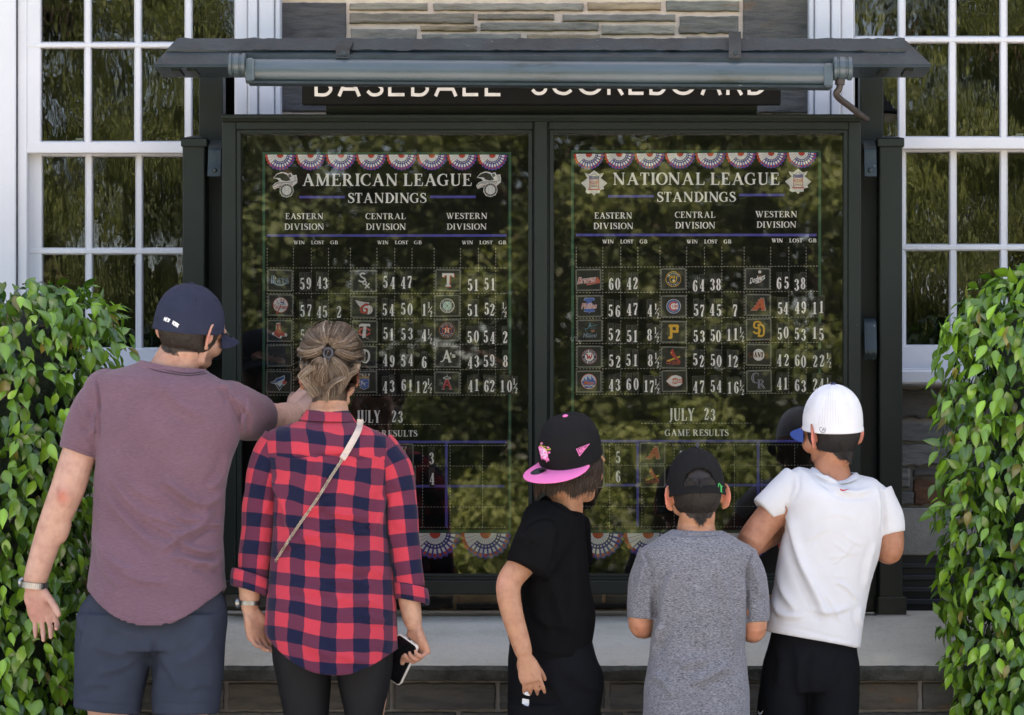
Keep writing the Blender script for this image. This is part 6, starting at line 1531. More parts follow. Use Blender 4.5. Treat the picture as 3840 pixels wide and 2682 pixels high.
def wo_col(co, no):
    c = pmix((.46,.26,.175), [(H.g(.098,-.03,-.01), .034, (.50,.17,.115)), (H.g(-.098,-.03,-.01), .034, (.50,.17,.115)), (W(960,2420,-.88), .07, (.40,.20,.135)), (W(1585,2470,-.88), .06, (.42,.20,.135)), (W(1235,1525,-.92), .04, (.42,.21,.12))])(co, no)
    l = H.loc(co); hr = (l[:,2] > -.085) & (l[:,1] < -.012) & (np.abs(l[:,0]) < .075); c[hr] = (.055,.037,.025); return c
remesh(sk, 'body', .0037, M_skin, wo, 5, None, wo_col); H.eyes(wo); shoes(wo, [np.array((wl_,Y,0)), np.array((wr_,Y,0))], M_shoe)
def plaid():
    m, n, l, b = nt('red_navy_plaid_flannel'); uv = n.new('ShaderNodeUVMap'); uv.uv_map = 'UVMap'; sp = n.new('ShaderNodeSeparateXYZ'); l.new(uv.outputs[0], sp.inputs[0])
    def stripe(o):
        f = n.new('ShaderNodeMath'); f.operation = 'FRACT'; l.new(o, f.inputs[0]); g = n.new('ShaderNodeMath'); g.operation = 'LESS_THAN'; g.inputs[1].default_value = .5; l.new(f.outputs[0], g.inputs[0]); return g.outputs[0]
    a, c = stripe(sp.outputs[0]), stripe(sp.outputs[1]); s_ = n.new('ShaderNodeMath'); s_.operation = 'ADD'; l.new(a, s_.inputs[0]); l.new(c, s_.inputs[1]); h = n.new('ShaderNodeMath'); h.operation = 'MULTIPLY'; h.inputs[1].default_value = .5; l.new(s_.outputs[0], h.inputs[0])
    r = n.new('ShaderNodeValToRGB'); r.color_ramp.interpolation = 'CONSTANT'; e = r.color_ramp.elements; e.remove(e[1]); e.new(.25); e.new(.75); col = ((.47,.040,.060),(.105,.022,.046),(.0065,.0085,.030))
    for i, p in enumerate((0, .25, .75)): e[i].position = p; e[i].color = (*col[i], 1)
    l.new(h.outputs[0], r.inputs[0]); f = noise_tex(n, l, texco(n, l, scale=(300,300,300)), 2, 3); k = mixc(n, l, 1, r.outputs[0], ramp(n, l, f, [(.3,(.85,.85,.85)),(.7,(1.15,1.15,1.15))]), 'MULTIPLY')
    l.new(k, b.inputs['Base Color']); b.inputs['Roughness'].default_value = .9; b.inputs['Specular IOR Level'].default_value = .15; b.inputs['Sheen Weight'].default_value = .1; bump(n, l, b, f, .15, .0006); return m
M_plaid = plaid()
PX, PYv = 127.0, 105.0
def plaid_loft(name, rings, u0, v0, parent, folds=(), sc=1.0, amp=.0025, cap1=True, vdir=None, thick=0, uoff=0, amps=1.0):
    """loft with cloth UVs: u = arc length round the ring, v = length down it"""
    rings = np.array(rings); m, n = rings.shape[:2]; R2 = np.concatenate([rings, rings[:, :1]], 1)
    arc = np.concatenate([np.zeros((m, 1)), np.cumsum(np.linalg.norm(np.diff(R2, axis=1), axis=2), 1)], 1)*S(-.98); bk_ = n//4; arc = arc-arc[:, bk_:bk_+1]
    dv = np.concatenate([[0], np.cumsum(np.median(np.linalg.norm(np.diff(rings, axis=0), axis=2)[:, n//8:3*n//8], 1))])*S(-.98)
    px0 = to_px(rings[:, bk_])[0]
    me = bpy.data.meshes.new(name); co = R2.reshape(-1, 3); n1 = n+1
    f = [(i*n1+j, i*n1+j+1, (i+1)*n1+j+1, (i+1)*n1+j) for i in range(m-1) for j in range(n)]
    if cap1: f.append(tuple((m-1)*n1+j for j in range(n)))
    U = (px0[:, None]-arc*1.0-u0)/PX+uoff if vdir is None else arc/PX*sc+u0
    Vv = np.repeat((dv/PYv*sc+v0)[:, None], n1, 1) if vdir is not None else (to_px(co)[1].reshape(m, n1)-v0)/PYv
    me.from_pydata(co.tolist(), [], f); me.update(); no = np.zeros(len(co)*3, dtype=np.float32); me.vertices.foreach_get('normal', no); no = no.reshape(-1, 3).astype(float)
    ctr = np.repeat(rings.mean(1), n1, 0); flip = np.sign(np.einsum('ij,ij->i', no, co-ctr)); flip[flip == 0] = 1; no *= flip[:, None]
    no[n::n1] = no[0::n1]
    if vdir is None:
        pX, pY = to_px(co); nz = np.array([[mnoise.noise((a*.0042, b*.0038, 3)), mnoise.noise((a*.0045, b*.0048, 9)), mnoise.noise((a*.016, b*.021, 5))] for a, b in zip(pX, pY)]).reshape(m, n1, 3); yk = ((pY < 1712) & (name == 'shirt')).reshape(m, n1)
        U = U+.16*nz[..., 0]+.05*nz[..., 2]+np.where(yk, .42, 0); Vv = Vv+.22*nz[..., 1]+.06*nz[..., 2]-((pX-1240)*.0011).reshape(m, n1)+np.where(yk, .18, 0)
    d = fold_disp(co, no, folds); d += np.array([amp*mnoise.noise((p[0]*11, p[1]*11, p[2]*15+3))+.0008*mnoise.noise((p[0]*35, p[1]*35, p[2]*45)) for p in co])
    co = co+no*(d*amps)[:, None]; me.vertices.foreach_set('co', (co-ROOT[wo]).astype(np.float32).ravel())
    ul = me.uv_layers.new(name='UVMap'); li = np.zeros(len(me.loops), dtype=np.int32); me.loops.foreach_get('vertex_index', li); UVs = np.stack([U.ravel(), Vv.ravel()], -1); ul.data.foreach_set('uv', UVs[li].astype(np.float32).ravel())
    me.materials.append(M_plaid); me.shade_smooth(); me.update(); o = bpy.data.objects.new(name, me); put(o, parent); return o
rows = np.array([(1578,1128,1584,1332,Y,.068,.066,2),(1592,1080,1602,1380,Y,.082,.075,2),(1608,1030,1624,1432,Y,.095,.085,0),(1628,1002,1650,1466,Y,.106,.09,0),(1690,992,1705,1476,Y,.118,.1,0),(1790,1012,1800,1466,Y,.124,.11,0),(1900,1024,1900,1456,Y,.120,.115,0),(2005,1022,2005,1462,Y,.118,.115,0),(2154,1010,2154,1478,Y,.127,.12,0),(2267,998,2267,1486,Y,.150,.14,8),(2350,992,2385,1492,Y,.162,.145,55),(2370,996,2432,1492,Y,.163,.145,122)], float)
I = interp(np.linspace(0, 1, 110), np.concatenate([np.linspace(0, 1, len(rows))[:, None], rows], 1)).T
rings = [section(i[1], i[0], i[3], i[2], i[4], i[5], i[6], 120, 2.3, i[7], i[7]*.8) for i in I]
cw = lambda q: P2(q, 860, 1480, .7493)
fw = [(cw(p), w_*1.15, a*2.6) for p, w_, a in [([(470,560),(520,590),(620,612),(710,615)],7,.006),([(510,630),(600,690),(700,692)],8,.006),([(360,700),(480,722),(610,755)],8,.005),([(370,830),(540,850),(700,885)],7,.005),([(460,768),(540,792),(640,790)],6,.005),([(480,930),(600,950),(710,962)],7,.005),([(620,868),(700,885),(770,905)],6,.005),([(390,590),(450,560),(470,530)],8,.005),
  ([(240,760),(330,740),(440,700)],9,.005),([(300,960),(420,985),(520,980)],8,.004),([(530,1020),(640,1040),(760,1050)],8,.004),([(215,420),(280,560),(300,680)],11,.006),([(780,500),(740,600),(720,700)],11,.006),([(640,1090),(720,1130),(790,1140)],8,.004),([(380,1250),(440,1280),(500,1330)],10,.005),([(540,1290),(620,1330),(700,1350)],10,.004),([(215,322),(400,305),(560,303),(800,345)],3.5,-.004),([(460,330),(440,420),(460,520)],12,.005),([(560,640),(640,655),(740,640)],6,.004),([(440,870),(520,900),(600,910)],6,.004)]]
shirt = plaid_loft('shirt', rings, 1073, 1637, wo, fw, amps=1.0)
def sleeve(pts, rad, nm, u0, v0, folds=()):
    P = catmull(np.array(pts), 10); r = interp(np.linspace(0, 1, len(P)), np.stack([np.linspace(0, 1, len(rad)), rad], -1))[0]; t = np.gradient(P, axis=0); t /= np.linalg.norm(t, axis=1)[:, None]; rg = []
    for p, q, k in zip(P, t, r):
        u = np.cross(q, (0,-1,0)); u /= np.linalg.norm(u); v = np.cross(u, q); v = v if v[1] < 0 else -v; a = np.arange(48)*2*PI/48; rg.append(p+k*(np.cos(a)[:, None]*(-u)+np.sin(a)[:, None]*v*.95))
    return plaid_loft(nm, rg, u0, v0, shirt, folds, 1.0, .004, True, 1)
fl = [(cw(p), w_, a) for p, w_, a in [([(190,330),(160,430),(120,470)],9,.006),([(210,520),(150,600),(90,640)],9,.006),([(180,700),(110,760),(60,760)],9,.005),([(190,820),(130,860),(60,850)],8,.006)]]
fr = [(cw(p), w_, a) for p, w_, a in [([(800,420),(850,470),(890,480)],9,.006),([(810,620),(870,660),(930,650)],9,.005),([(820,850),(880,880),(950,870)],8,.005),([(820,480),(800,620),(815,780)],9,.006)]]
sleeve([W(1060,1655,-.86), W(1010,1740,-.865), W(978,1870,-.87), W(962,2010,-.875), W(946,2170,-.88)], (.060,.058,.052,.0475,.046), 'sleeve', .15, .2, fl)
sleeve([W(1410,1675,-.86), W(1470,1760,-.865), W(1500,1880,-.87), W(1512,2010,-.875), W(1538,2205,-.88)], (.060,.058,.050,.046,.043), 'sleeve', .62, .55, fr)
for c0, c1, rr, uu in ((W(942,2150,-.88), W(936,2218,-.88), .058, .3), (W(1541,2195,-.88), W(1547,2258,-.88), .0475, .1)):
    t = (c1-c0)/np.linalg.norm(c1-c0); u = np.cross(t, (0,-1,0)); u /= np.linalg.norm(u); v = np.cross(u, t); v = v if v[1] < 0 else -v; rg = []; a = np.arange(40)*2*PI/40
    for s_, k in ((.0,.88),(.03,1.0),(.35,1.06),(.8,1.04),(.97,1.0),(1.0,.95),(.9,.86),(.6,.84)):
        wv = np.array([1+.05*mnoise.noise((math.cos(q)*2+uu*9, math.sin(q)*2, s_*3)) for q in a]); sl_ = np.array([.010*math.cos(q+.4) for q in a])
        rg.append(c0+(c1-c0)*s_+rr*k*wv[:, None]*(np.cos(a)[:, None]*(-u)+np.sin(a)[:, None]*v)+t*sl_[:, None]*1.4)
    plaid_loft('cuff', rg, uu, .4, shirt, (), 1.25, .002, False, 1)
cr_ = [section(1166,1545,1292,1548,Y,.046,.05,120,2.2,5), section(1152,1537,1306,1541,Y,.056,.058,120,2.2,6), section(1140,1552,1318,1556,Y,.068,.064,120,2.2,5), section(1120,1578,1338,1584,Y,.080,.072,120,2.2,4)]
cr_ = catmull(np.array(cr_).reshape(4, -1), 5).reshape(-1, 120, 3)
plaid_loft('collar', list(cr_), 1150, 1480, shirt, (), cap1=False, amp=.001, uoff=.0)
M_legging = simple('black_leggings', (.0032,.0032,.0037), .75, .12, 20, .2, 500, .0008, .3)
lg = MB()
torso(lg, [(2150,1050,2150,1430,Y,.085,.085),(2260,1030,2260,1455,Y,.105,.1),(2360,1015,2400,1468,Y,.112,.11),(2420,1025,2440,1470,Y,.115,.11)], 20)
torso(lg, [(2330,1020,2330,1250,Y,.105,.1),(2460,1022,2460,1246,Y,.112,.105),(2560,1042,2560,1240,Y,.1,.1),(2682,1064,2682,1231,Y,.085,.09),(2760,1072,2760,1222,Y,.07,.075),(2900,1078,2900,1215,Y,.065,.05),(3150,1100,3150,1195,Y,.045,.04),(3250,1105,3250,1190,Y,.04,.038)], 40)
torso(lg, [(2350,1236,2350,1470,Y,.105,.1),(2460,1252,2460,1474,Y,.112,.105),(2560,1268,2560,1462,Y,.1,.1),(2682,1294,2682,1437,Y,.085,.09),(2760,1296,2760,1432,Y,.07,.075),(2900,1300,2900,1428,Y,.065,.05),(3150,1318,3150,1412,Y,.045,.04),(3250,1322,3250,1408,Y,.04,.038)], 40)
remesh(lg, 'leggings', .006, M_legging, wo, 5, cloth_post([], .0015, seed=5))
belt_watch(wo, W(935,2262,-.88), W(938,2240,-.88)-W(936,2290,-.88)+0.0, .0292, M_steel, .012, .003, (-.9,.1,.1))
for x in (-1, 1): m = MB(); m.ellipsoid(H.g(x*.094,-.012,-.036), (.0022,.0022,.0022), 8, 6); m.build('earring', simple('gold', (.7,.5,.2), .25, metal=1.0), wo, 180)
# hair pinned up with a claw clip: bundles of strands drawn over the skull
hc = W(1243, 1362, -.83); HA, HB, HC = .0755, .095, .112
def hw_(z): return HA*(1-.36*np.clip(-z/.10, 0, 1)**1.0)
HL = .108
def on_hair(px, py, lift):
    """point of the hair mass under photo position (px,py)"""
    x = (px-1243)/S(-.83); z = -(py-1362)/S(-.83); HCz = HC if z > 0 else HL; HAz = float(hw_(z)); q = (x/HAz)**2+(z/HCz)**2
    if q > 1: s_ = q**-.5; x *= s_; z *= s_; q = 1
    yb = -HB*math.sqrt(max(0, 1-q)) if q < 1 else 0
    if z < 0: yb = -max(-yb, .079*(1-.22*min(1, -z/.108)))
    sc = 1; n_ = np.array((x/HAz**2, yb/HB**2, z/HCz**2)); n_ /= np.linalg.norm(n_)+1e-9
    return hc+np.array((x*sc, yb, z*sc))+n_*lift
ch_ = lambda q: P2(q, 1080, 1190, .2494)
m = MB(); m.loft(np.array([[hc+np.array((hw_(z)*q_*math.cos(a)*.97, .004-HB*.96*q_*math.sin(a), z)) for a in np.arange(40)*2*PI/40] for z, q_ in [((HC if f > 0 else HL)*.97*math.sin(f), math.cos(f)) for f in np.linspace(-1.5, 1.5, 30)]])); m.ellipsoid(hc+np.array((0,.004,-.045)), (.058,.082,.060), 30, 20); core = m.build('hair_base', simple('shadowed_hair', (.05,.034,.024), .7, .3, 90, .5, 200, .003, vstretch=(6,6,1)), wo, 180)
rg = np.random.default_rng(11); HP = []; HCc = []
PAL = np.array([(.145,.098,.064),(.055,.034,.022),(.38,.31,.245),(.215,.152,.102),(.088,.056,.036)])
def bundle(g, n, wd0, wd1, lift=.006, arc=.012, bright=1.0, m_=12):
    n = int(n*1.3); wd0 *= 1.25; wd1 *= 1.2; arc *= .9; g = [(x+rg.normal(0, 5), y+rg.normal(0, 5)) for x, y in g]
    g = np.array(ch_(g)); Q = catmull(g, 10); d = np.gradient(Q, axis=0); d /= np.linalg.norm(d, axis=1)[:, None]+1e-9; nr = np.stack([-d[:,1], d[:,0]], -1); idx = np.linspace(0, len(Q)-1, m_).astype(int)
    for _ in range(n):
        u = rg.normal(0, .62); l0 = lift*rg.uniform(.2, 1.9); k = rg.normal(0, .30); ph = rg.uniform(0, 6); P = []
        for j, i in enumerate(idx):
            t = j/(m_-1); w_ = (wd0+(wd1-wd0)*t)*.5; p = Q[i]+nr[i]*w_*(u+k*math.sin(PI*t)+(.10+.08*math.sin(ph*3))*math.sin(ph+6*t)); P.append(on_hair(p[0], p[1], l0+arc*math.sin(PI*t)*(1-.35*u*u)))
        HP.append(P); HCc.append(PAL[rg.choice(5, p=[.32,.16,.17,.2,.15])]*bright*rg.uniform(.75, 1.25))
for g, n, a, b, l, ar, br in [
  ([(330,150),(290,280),(400,420),(600,480)],230,34,10,.006,.016,1.1),([(450,130),(420,280),(510,410),(620,460)],230,36,10,.006,.018,1.15),([(600,115),(585,270),(610,380),(635,440)],240,38,12,.006,.02,1.2),([(760,105),(800,260),(740,400),(670,455)],240,38,12,.006,.02,1.2),([(900,140),(920,290),(830,420),(700,475)],240,38,10,.006,.018,1.15),
  ([(1030,250),(1020,390),(900,480),(720,490)],200,34,10,.006,.016,1.0),([(265,330),(250,480),(370,590),(530,560),(610,490)],240,26,9,.008,.018,1.25),([(300,240),(270,380),(400,520),(600,490)],200,30,10,.006,.016,1.1),([(1060,400),(1045,550),(940,620),(760,530)],200,26,10,.007,.014,1.0),
  ([(255,540),(275,700),(340,830),(420,860)],160,26,26,.004,.008,.9),([(1065,520),(1065,700),(1010,880),(960,1000)],150,22,26,.004,.008,.85),
  ([(420,1250),(420,1020),(480,820),(600,660)],200,26,12,.004,.006,.62),([(530,1300),(530,1020),(560,820),(620,680)],200,28,12,.004,.006,.6),([(680,1300),(680,1020),(660,820),(630,690)],200,30,12,.004,.006,.7),([(830,1270),(800,1020),(740,820),(650,690)],200,30,12,.004,.006,.75),([(930,1100),(890,900),(800,740),(680,640)],200,26,12,.004,.006,.75),([(310,1060),(350,920),(440,800),(590,650)],180,26,12,.004,.006,.8),
  ([(800,1000),(850,860),(800,740),(700,640)],120,22,12,.006,.010,1.0),([(490,760),(350,890),(295,1010),(370,1150),(470,1190)],130,14,9,.014,.012,1.35),([(380,960),(470,1060),(525,1130),(500,1150)],60,9,6,.016,.010,1.5),([(1080,560),(1075,740),(960,850),(860,880)],40,8,10,.010,.010,1.3),([(850,890),(720,960),(640,1080),(640,1260)],50,10,8,.010,.010,1.1),([(590,660),(530,720),(510,860),(480,1010)],110,10,20,.010,.010,1.25),([(600,660),(610,760),(580,880),(560,1000)],110,10,18,.012,.010,1.15)]:
    bundle(g, n, a, b, l, ar, br)
for _ in range(420):                                       # fly-away hairs round the outline
    a = rg.uniform(-.25*PI, 1.25*PI); r = rg.uniform(.93, 1.0); x, y = 1243+HA*S(-.83)*math.cos(a)*r, 1362-HC*S(-.83)*math.sin(a)*r; o_ = rg.uniform(3, 17); sw = rg.normal(0, 26); q = catmull([(x, y), (x+math.cos(a)*o_+sw*.3, y-math.sin(a)*o_-abs(sw)*.1), (x+math.cos(a)*o_*.9+sw, y-math.sin(a)*o_*.4+12)], 4)
    HP.append([W(p[0], p[1], -.86+.03*math.sin(3*i+a)) for i, p in enumerate(np.array(q)[np.linspace(0, len(q)-1, 12).astype(int)])]); HCc.append(PAL[rg.integers(5)]*1.1)
hair_mesh('hair', np.array(HP), np.where(np.arange(len(HP)) >= len(HP)-420, .00085, .00062), .0003, np.array(HCc), M_hair, wo)
cc = on_hair(1243, 1335, .010); m = MB(); a = np.linspace(0, 2*PI, 25)
m.tube([cc+np.array((.0128*math.cos(q), -.002+.004*math.sin(q), .0138*math.sin(q))) for q in a], .0034, 8); m.tube([cc+np.array((.003,-.006,.014)), cc+np.array((-.008,-.008,-.02))], .0015, 6)
for k in range(3): m.tube(catmull([cc+np.array((-.012+.008*k,0,-.012)), cc+np.array((-.016+.008*k,-.006,-.026)), cc+np.array((-.012+.006*k,.008,-.036))], 4), [.0028]*6+[.002,.0018,.0012], 6)
clip = m.build('hair_clip', simple('gray_tortoise_plastic', (.045,.042,.048), .25, .5, 60), None, 50); tag(clip, 'small gray claw clip in the gray-blond hair of the woman', 'hair clip'); rebase(clip)
# crossbody strap, chain; phone in the right hand
tr = bvh(shirt); bag = thing('crossbody_bag', 'pale leather strap and metal chain worn across the plaid shirt', 'bag', tuple(W(1205,2110,-.99)))
pts = catmull([(1352,1574),(1345,1612),(1318,1664),(1284,1722)], 5); P = np.array([drape(tr, a, b, .003, -.9) for a, b in pts]); m = MB(); ribbon(m, P, .0185, (0,-1,.15), .0035)
for s_ in (-1, 1): m.tube(P+np.array((s_*.0072,-.004,s_*.0035)), .0006, 4)
m.build('strap', simple('pale_beige_leather', (.52,.43,.36), .55, .08, 40, .3, 300, .0006), bag)
ch = catmull([(1283,1724),(1240,1790),(1180,1885),(1110,1985),(1040,2094),(1030,2112)], 16); P = np.array([drape(tr, a, b, .004, -.95) for a, b in ch]); sl2 = np.concatenate([[0], np.cumsum(np.linalg.norm(np.diff(P, axis=0), axis=1))]); N = int(sl2[-1]/.0068); m = MB()
for i in range(N):
    s_ = i*.0068; p = np.array([np.interp(s_, sl2, P[:, c]) for c in range(3)]); q = np.array([np.interp(s_+.004, sl2, P[:, c]) for c in range(3)]); t = (q-p)/(np.linalg.norm(q-p)+1e-9); b = np.cross(t, (0,-1,0)); b /= np.linalg.norm(b); n_ = np.cross(b, t); n_ = n_ if n_[1] < 0 else -n_
    tw = .75 if i % 2 else -.75; bb = b*math.cos(tw)+n_*math.sin(tw); m.tube([p+t*.0058*math.cos(a)+bb*.0042*math.sin(a) for a in np.linspace(0, 2*PI, 11)], .0013, 5, caps=False)
m.build('chain', simple('antique_gold_metal', (.55,.47,.36), .3, .2, 60, metal=1.0), bag, 180, fix=False)
u = np.array((.80,-.25,-.55)); v = np.array((-.30,.42,-.85)); u /= np.linalg.norm(u); v -= u*(u@v); v /= np.linalg.norm(v); nn = np.cross(u, v); nn = nn if nn[1] < 0 else -nn
E0p = W(1534,2398,-.885); ph = thing('phone', 'black-screened phone in a pale case held by the woman', 'phone', tuple(E0p+v*.15))
def rbox(m, c0, w_, l, t0, t1, r, mi=0):
    o = []
    for (qx, qy, a0) in ((1,1,0),(-1,1,PI/2),(-1,-1,PI),(1,-1,PI*1.5)):
        for a in np.linspace(0, PI/2, 6): o.append((qx*(w_/2-r)+r*math.cos(a0+a), l/2+qy*(l/2-r)+r*math.sin(a0+a)))
    rg2 = [[c0+u*x*k+v*((y-l/2)*k2+l/2)+nn*t for x, y in o] for t, k, k2 in ((t0,.97,.985),(t0+.0012,1,1),(t1-.0012,1,1),(t1,.97,.985))]; m.loft(np.array(rg2), mi)
m = MB(); rbox(m, E0p, .077, .151, -.0055, .0055, .013); ob = m.build('case', simple('cream_silicone', (.66,.62,.57), .5, .03), ph, 40)
m = MB(); rbox(m, E0p+v*.003, .071, .145, .0048, .0060, .011); m.build('screen', simple('black_glass', (.006,.006,.007), .06, .1), ph, 40)
m = MB(); c0 = E0p-v*.0004
for k in range(5): m.tube([c0+u*(-.026+.0028*k)-v*.0006, c0+u*(-.026+.0028*k)+v*.001], .0008, 8); m.tube([c0+u*(.014+.0028*k)-v*.0006, c0+u*(.014+.0028*k)+v*.001], .0008, 8)
rgp = [[c0+u*(.0048*math.cos(a)+.0022*np.sign(math.cos(a)))+nn*.0022*math.sin(a)-v*q for a in np.linspace(0, 2*PI, 17)[:-1]] for q in (.0008,-.001)]; m.loft(np.array(rgp)); m.build('charging_port', M_dark, ob)
# ================================================================ boy with the long hair, black cap with a pink brim
M_black = simple('black_jersey', (.0042,.0042,.0046), .9, .12, 30, .3, 500, .001, .08)
M_black2 = simple('black_sport_cloth', (.0045,.0047,.0060), .85, .15, 14, .25, 300, .001, .10)
Y = -.72; ba = person('long-haired boy in black with a black cap and pink brim turned backwards', 2080, Y)
H = Head(W(2143, 1740, -.74), frame(53, 6, 0), .95)
sk = MB(); H.skin(sk, 22, .95); limb(sk, [H.g(0,-.018,-.06), W(2125,1870,-.735), W(2110,1950,-.72)], (.048,.050,.062)); torso_core(sk, 2070, 1930, 2480, Y, .085)
limb(sk, [W(2055,2010,-.80), W(1955,2120,-.875), W(1908,2192,-.90), W(1918,2290,-.915), W(1950,2400,-.925), W(1962,2440,-.93)], (.05,.041,.0375,.0335,.029,.0265))
hand(sk, W(1968,2462,-.934), np.array([(.94,.15,.25),(.26,.10,-.96),(-.15,.97,.06)]).T, .82, ((14,18,10),(20,24,12),(22,26,14),(20,24,12)), 5, (22,22,10))
limb(sk, [W(2110,1995,-.60), W(2105,2190,-.57), W(2095,2290,-.53), W(2105,2340,-.50)], (.042,.036,.032,.027)); hand(sk, W(2106,2350,-.50), np.array([(.9,.1,.1),(.1,.1,-.97),(.0,-.95,.0)]).T, .78, ((40,50,30),)*4, 3)
xa, xb = W(2050,0,Y)[0], W(2130,0,Y)[0]
legs_and_shoes(sk, [W(2060,2560,-.79), W(2130,2560,-.65)], [np.array((xa,-.79,.44)), np.array((xb,-.64,.44))], [np.array((xa-.02,-.80,.08)), np.array((xb,-.63,.08))], (.075,.065,.048,.048,.035,.036))
def ba_col(co, no):
    c = pmix(SK_M, [(H.g(.098,-.03,-.01), .03, (.5,.2,.13)), (W(1880,2185,-.92), .03, (.46,.22,.15)), (W(2005,2540,-.88), .05, (.42,.21,.13))])(co, no); l = H.loc(co); hr = (l[:,2] > -.06) & (l[:,1] < .02) & (np.abs(l[:,0]) < .079); c[hr] = (.035,.02,.013); return c
remesh(sk, 'body', .0036, M_skin, ba, 5, None, ba_col); H.eyes(ba); shoes(ba, [np.array((xa-.02,-.80,0)), np.array((xb,-.63,0))], M_shoe, 70)
ts = MB()
torso(ts, [(1856,2050,1916,2176,Y,.052,.05,16),(1872,2026,1926,2184,Y,.075,.07,10),(1905,2002,1940,2189,Y,.115,.11,2),(1950,1978,1960,2192,Y,.138,.125),(2010,1960,2010,2197,Y,.148,.13),(2120,1942,2120,2206,Y,.15,.14),(2250,1925,2250,2224,Y,.146,.14),(2350,1906,2310,2233,Y,.146,.14),(2420,1914,2410,2222,Y,.142,.14),(2500,1934,2488,2208,Y,.14,.14)], 60)
limb(ts, [W(2068,1965,-.78), W(2022,2050,-.86), W(1977,2140,-.885)], (.092,.080,.068), ends=False, n=28); ts.ellipsoid(W(2060,1985,-.78), (.085,.085,.085), 20, 14); limb(ts, [W(2110,1970,-.62), W(2140,2120,-.56)], (.085,.07), ends=False, n=24)
c3 = lambda q: P2(q, 1820, 1780, .5624)
fb = [(c3(p), w_, a*1.4) for p, w_, a in [([(240,400),(320,320),(420,300),(490,350)],5,-.006),([(230,450),(300,430),(360,470)],14,.006),([(490,360),(470,480),(430,640)],9,-.007),([(440,700),(500,900),(560,1100)],20,.006),([(300,900),(420,1000),(560,1010)],18,.005),([(620,500),(600,700),(650,900)],18,.005),([(330,1150),(450,1180),(600,1200)],16,.004),([(560,640),(520,800),(430,900)],18,.005),([(400,140),(460,190),(560,250),(605,268)],5,-.004)]]
tb = remesh(ts, 'tshirt', .0048, M_black, ba, 4, cloth_post(fb, .003, seed=21))
sh = MB(); torso(sh, [(2400,1912,2400,2224,Y,.13,.13),(2480,1906,2470,2240,Y,.14,.135),(2560,1904,2540,2264,Y,.145,.14),(2680,1903,2680,2252,Y,.14,.135)], 20)
torso(sh, [(2640,1903,2640,2130,-.79,.105,.1),(2760,1905,2760,2115,-.79,.1,.1),(2850,1910,2850,2110,-.79,.095,.095)], 14); torso(sh, [(2640,2030,2640,2252,-.65,.105,.1),(2760,2050,2760,2250,-.65,.1,.1),(2850,2060,2850,2240,-.65,.095,.095)], 14)
pants = remesh(sh, 'shorts', .006, M_black2, ba, 5, cloth_post([(c3([(560,1300),(640,1400),(760,1450)]),18,.006),(c3([(420,1350),(500,1480),(560,1600)]),18,.006),(c3([(700,1200),(760,1260),(780,1340)]),14,.006)], .004, seed=22))
e = EmD(bvh(pants), 0, 0, .002, Yd=-.86)
for q in ([(1962,2575),(1987,2577),(1986,2610),(1974,2608),(1961,2601)], [(1959,2619),(1984,2624),(1983,2650),(1970,2646),(1957,2638)]): e.poly(q, (.75,.75,.75))
e.m.build('white_patch', M_thread, pants, fix=False)
M_capb = cap_cloth('black_cap_twill', (.0034,.0034,.0040)); M_pink = cap_cloth('pink_twill', (.80,.18,.42), .8, .04)
C = Cap(H, rim=(0,-.004,.018), a=.0965, b=.1085, h=.140, yaw=157, tilt=29, roll=-2, p=3.0, q=2.8, lean=-.004)
cp = C.build(ba, M_capb, M_pink, simple('black_underbrim', (.01,.01,.01), .8), True, .098, 68, .006, .002, M_pink)
ct = bvh(cp); e = EmD(ct, 0, 0, .0014); c4 = lambda q: P2(q, 1900, 1540, .2245); pk = (.80,.20,.45)
e.poly(c4([(528,610),(545,590),(600,600),(660,650),(690,720),(690,790),(705,800),(712,850),(690,830),(668,870),(655,830),(620,820),(585,795),(590,840),(575,800),(550,700)]), pk); e.poly(c4([(545,640),(600,620),(660,680),(680,750),(650,800),(600,790),(560,720)]), (.80,.62,.85))
for q in ([(565,670),(600,710)],[(600,670),(568,712)],[(620,690),(655,720)],[(650,680),(625,725)],[(590,770),(630,745),(665,770)]): e.line(c4(q), 1.6, (.75,.1,.35))
e.line(c4([(560,540),(590,600),(650,640),(730,650)]), 1.2, (.7,.62,.1)); e.line(c4([(550,585),(640,600),(735,640),(690,660),(620,615)]), 1.2, (.7,.62,.1)); e.line(c4([(640,650),(690,690),(720,700)]), 1.2, (.7,.62,.1))
for x, y in ((585,548),(692,618),(710,700)): e.star(*c4([(x,y)])[0], 5.5, pk, .5)
e.m.build('pink_emblem', M_thread, cp, fix=False)
e = EmD(ct, 0, 0, .0014); pn_ = c4([(1160,640),(1392,550),(1218,765)]); e.poly(pn_, pk); cx_, cy_ = np.mean(pn_, 0); e.poly([(cx_+(x-cx_)*.80-.8, cy_+(y-cy_)*.80) for x, y in pn_], (.03,.01,.02))
v0, v1, v2 = [np.array(q) for q in pn_]
for i, chh in enumerate('BASEBALLISM'):
    t0 = .08+.075*i; h0 = (v0+(v1-v0)*(t0+.03)); h1 = (v2+(v1-v2)*(t0+.03)); mid = (h0+h1)/2; hh = np.linalg.norm(h1-h0)*.60; e.c = tuple(mid); e.r = math.atan2(*(h1-h0)[::-1])-PI/2; wd = 2.0-.06*i; e.serif(chh, -wd, wd, -hh/2, hh/2, pk, SANS, .9+.09*i)
e.m.build('pennant_emblem', M_thread, cp, fix=False)
ctb = bvh([o for o in cp.children if o.name.startswith('brim')][0]); e = EmD(ctb, 2019, 1767, .0006, -.30); e.disc(0,0,31,11,(.02,.025,.03)); 
for yy in (-3.5, 0, 3.5): e.line([(-17,yy),(17,yy)], 1.1, (.06,.09,.07), False)
e.m.build('brim_sticker', M_print, cp, fix=False)
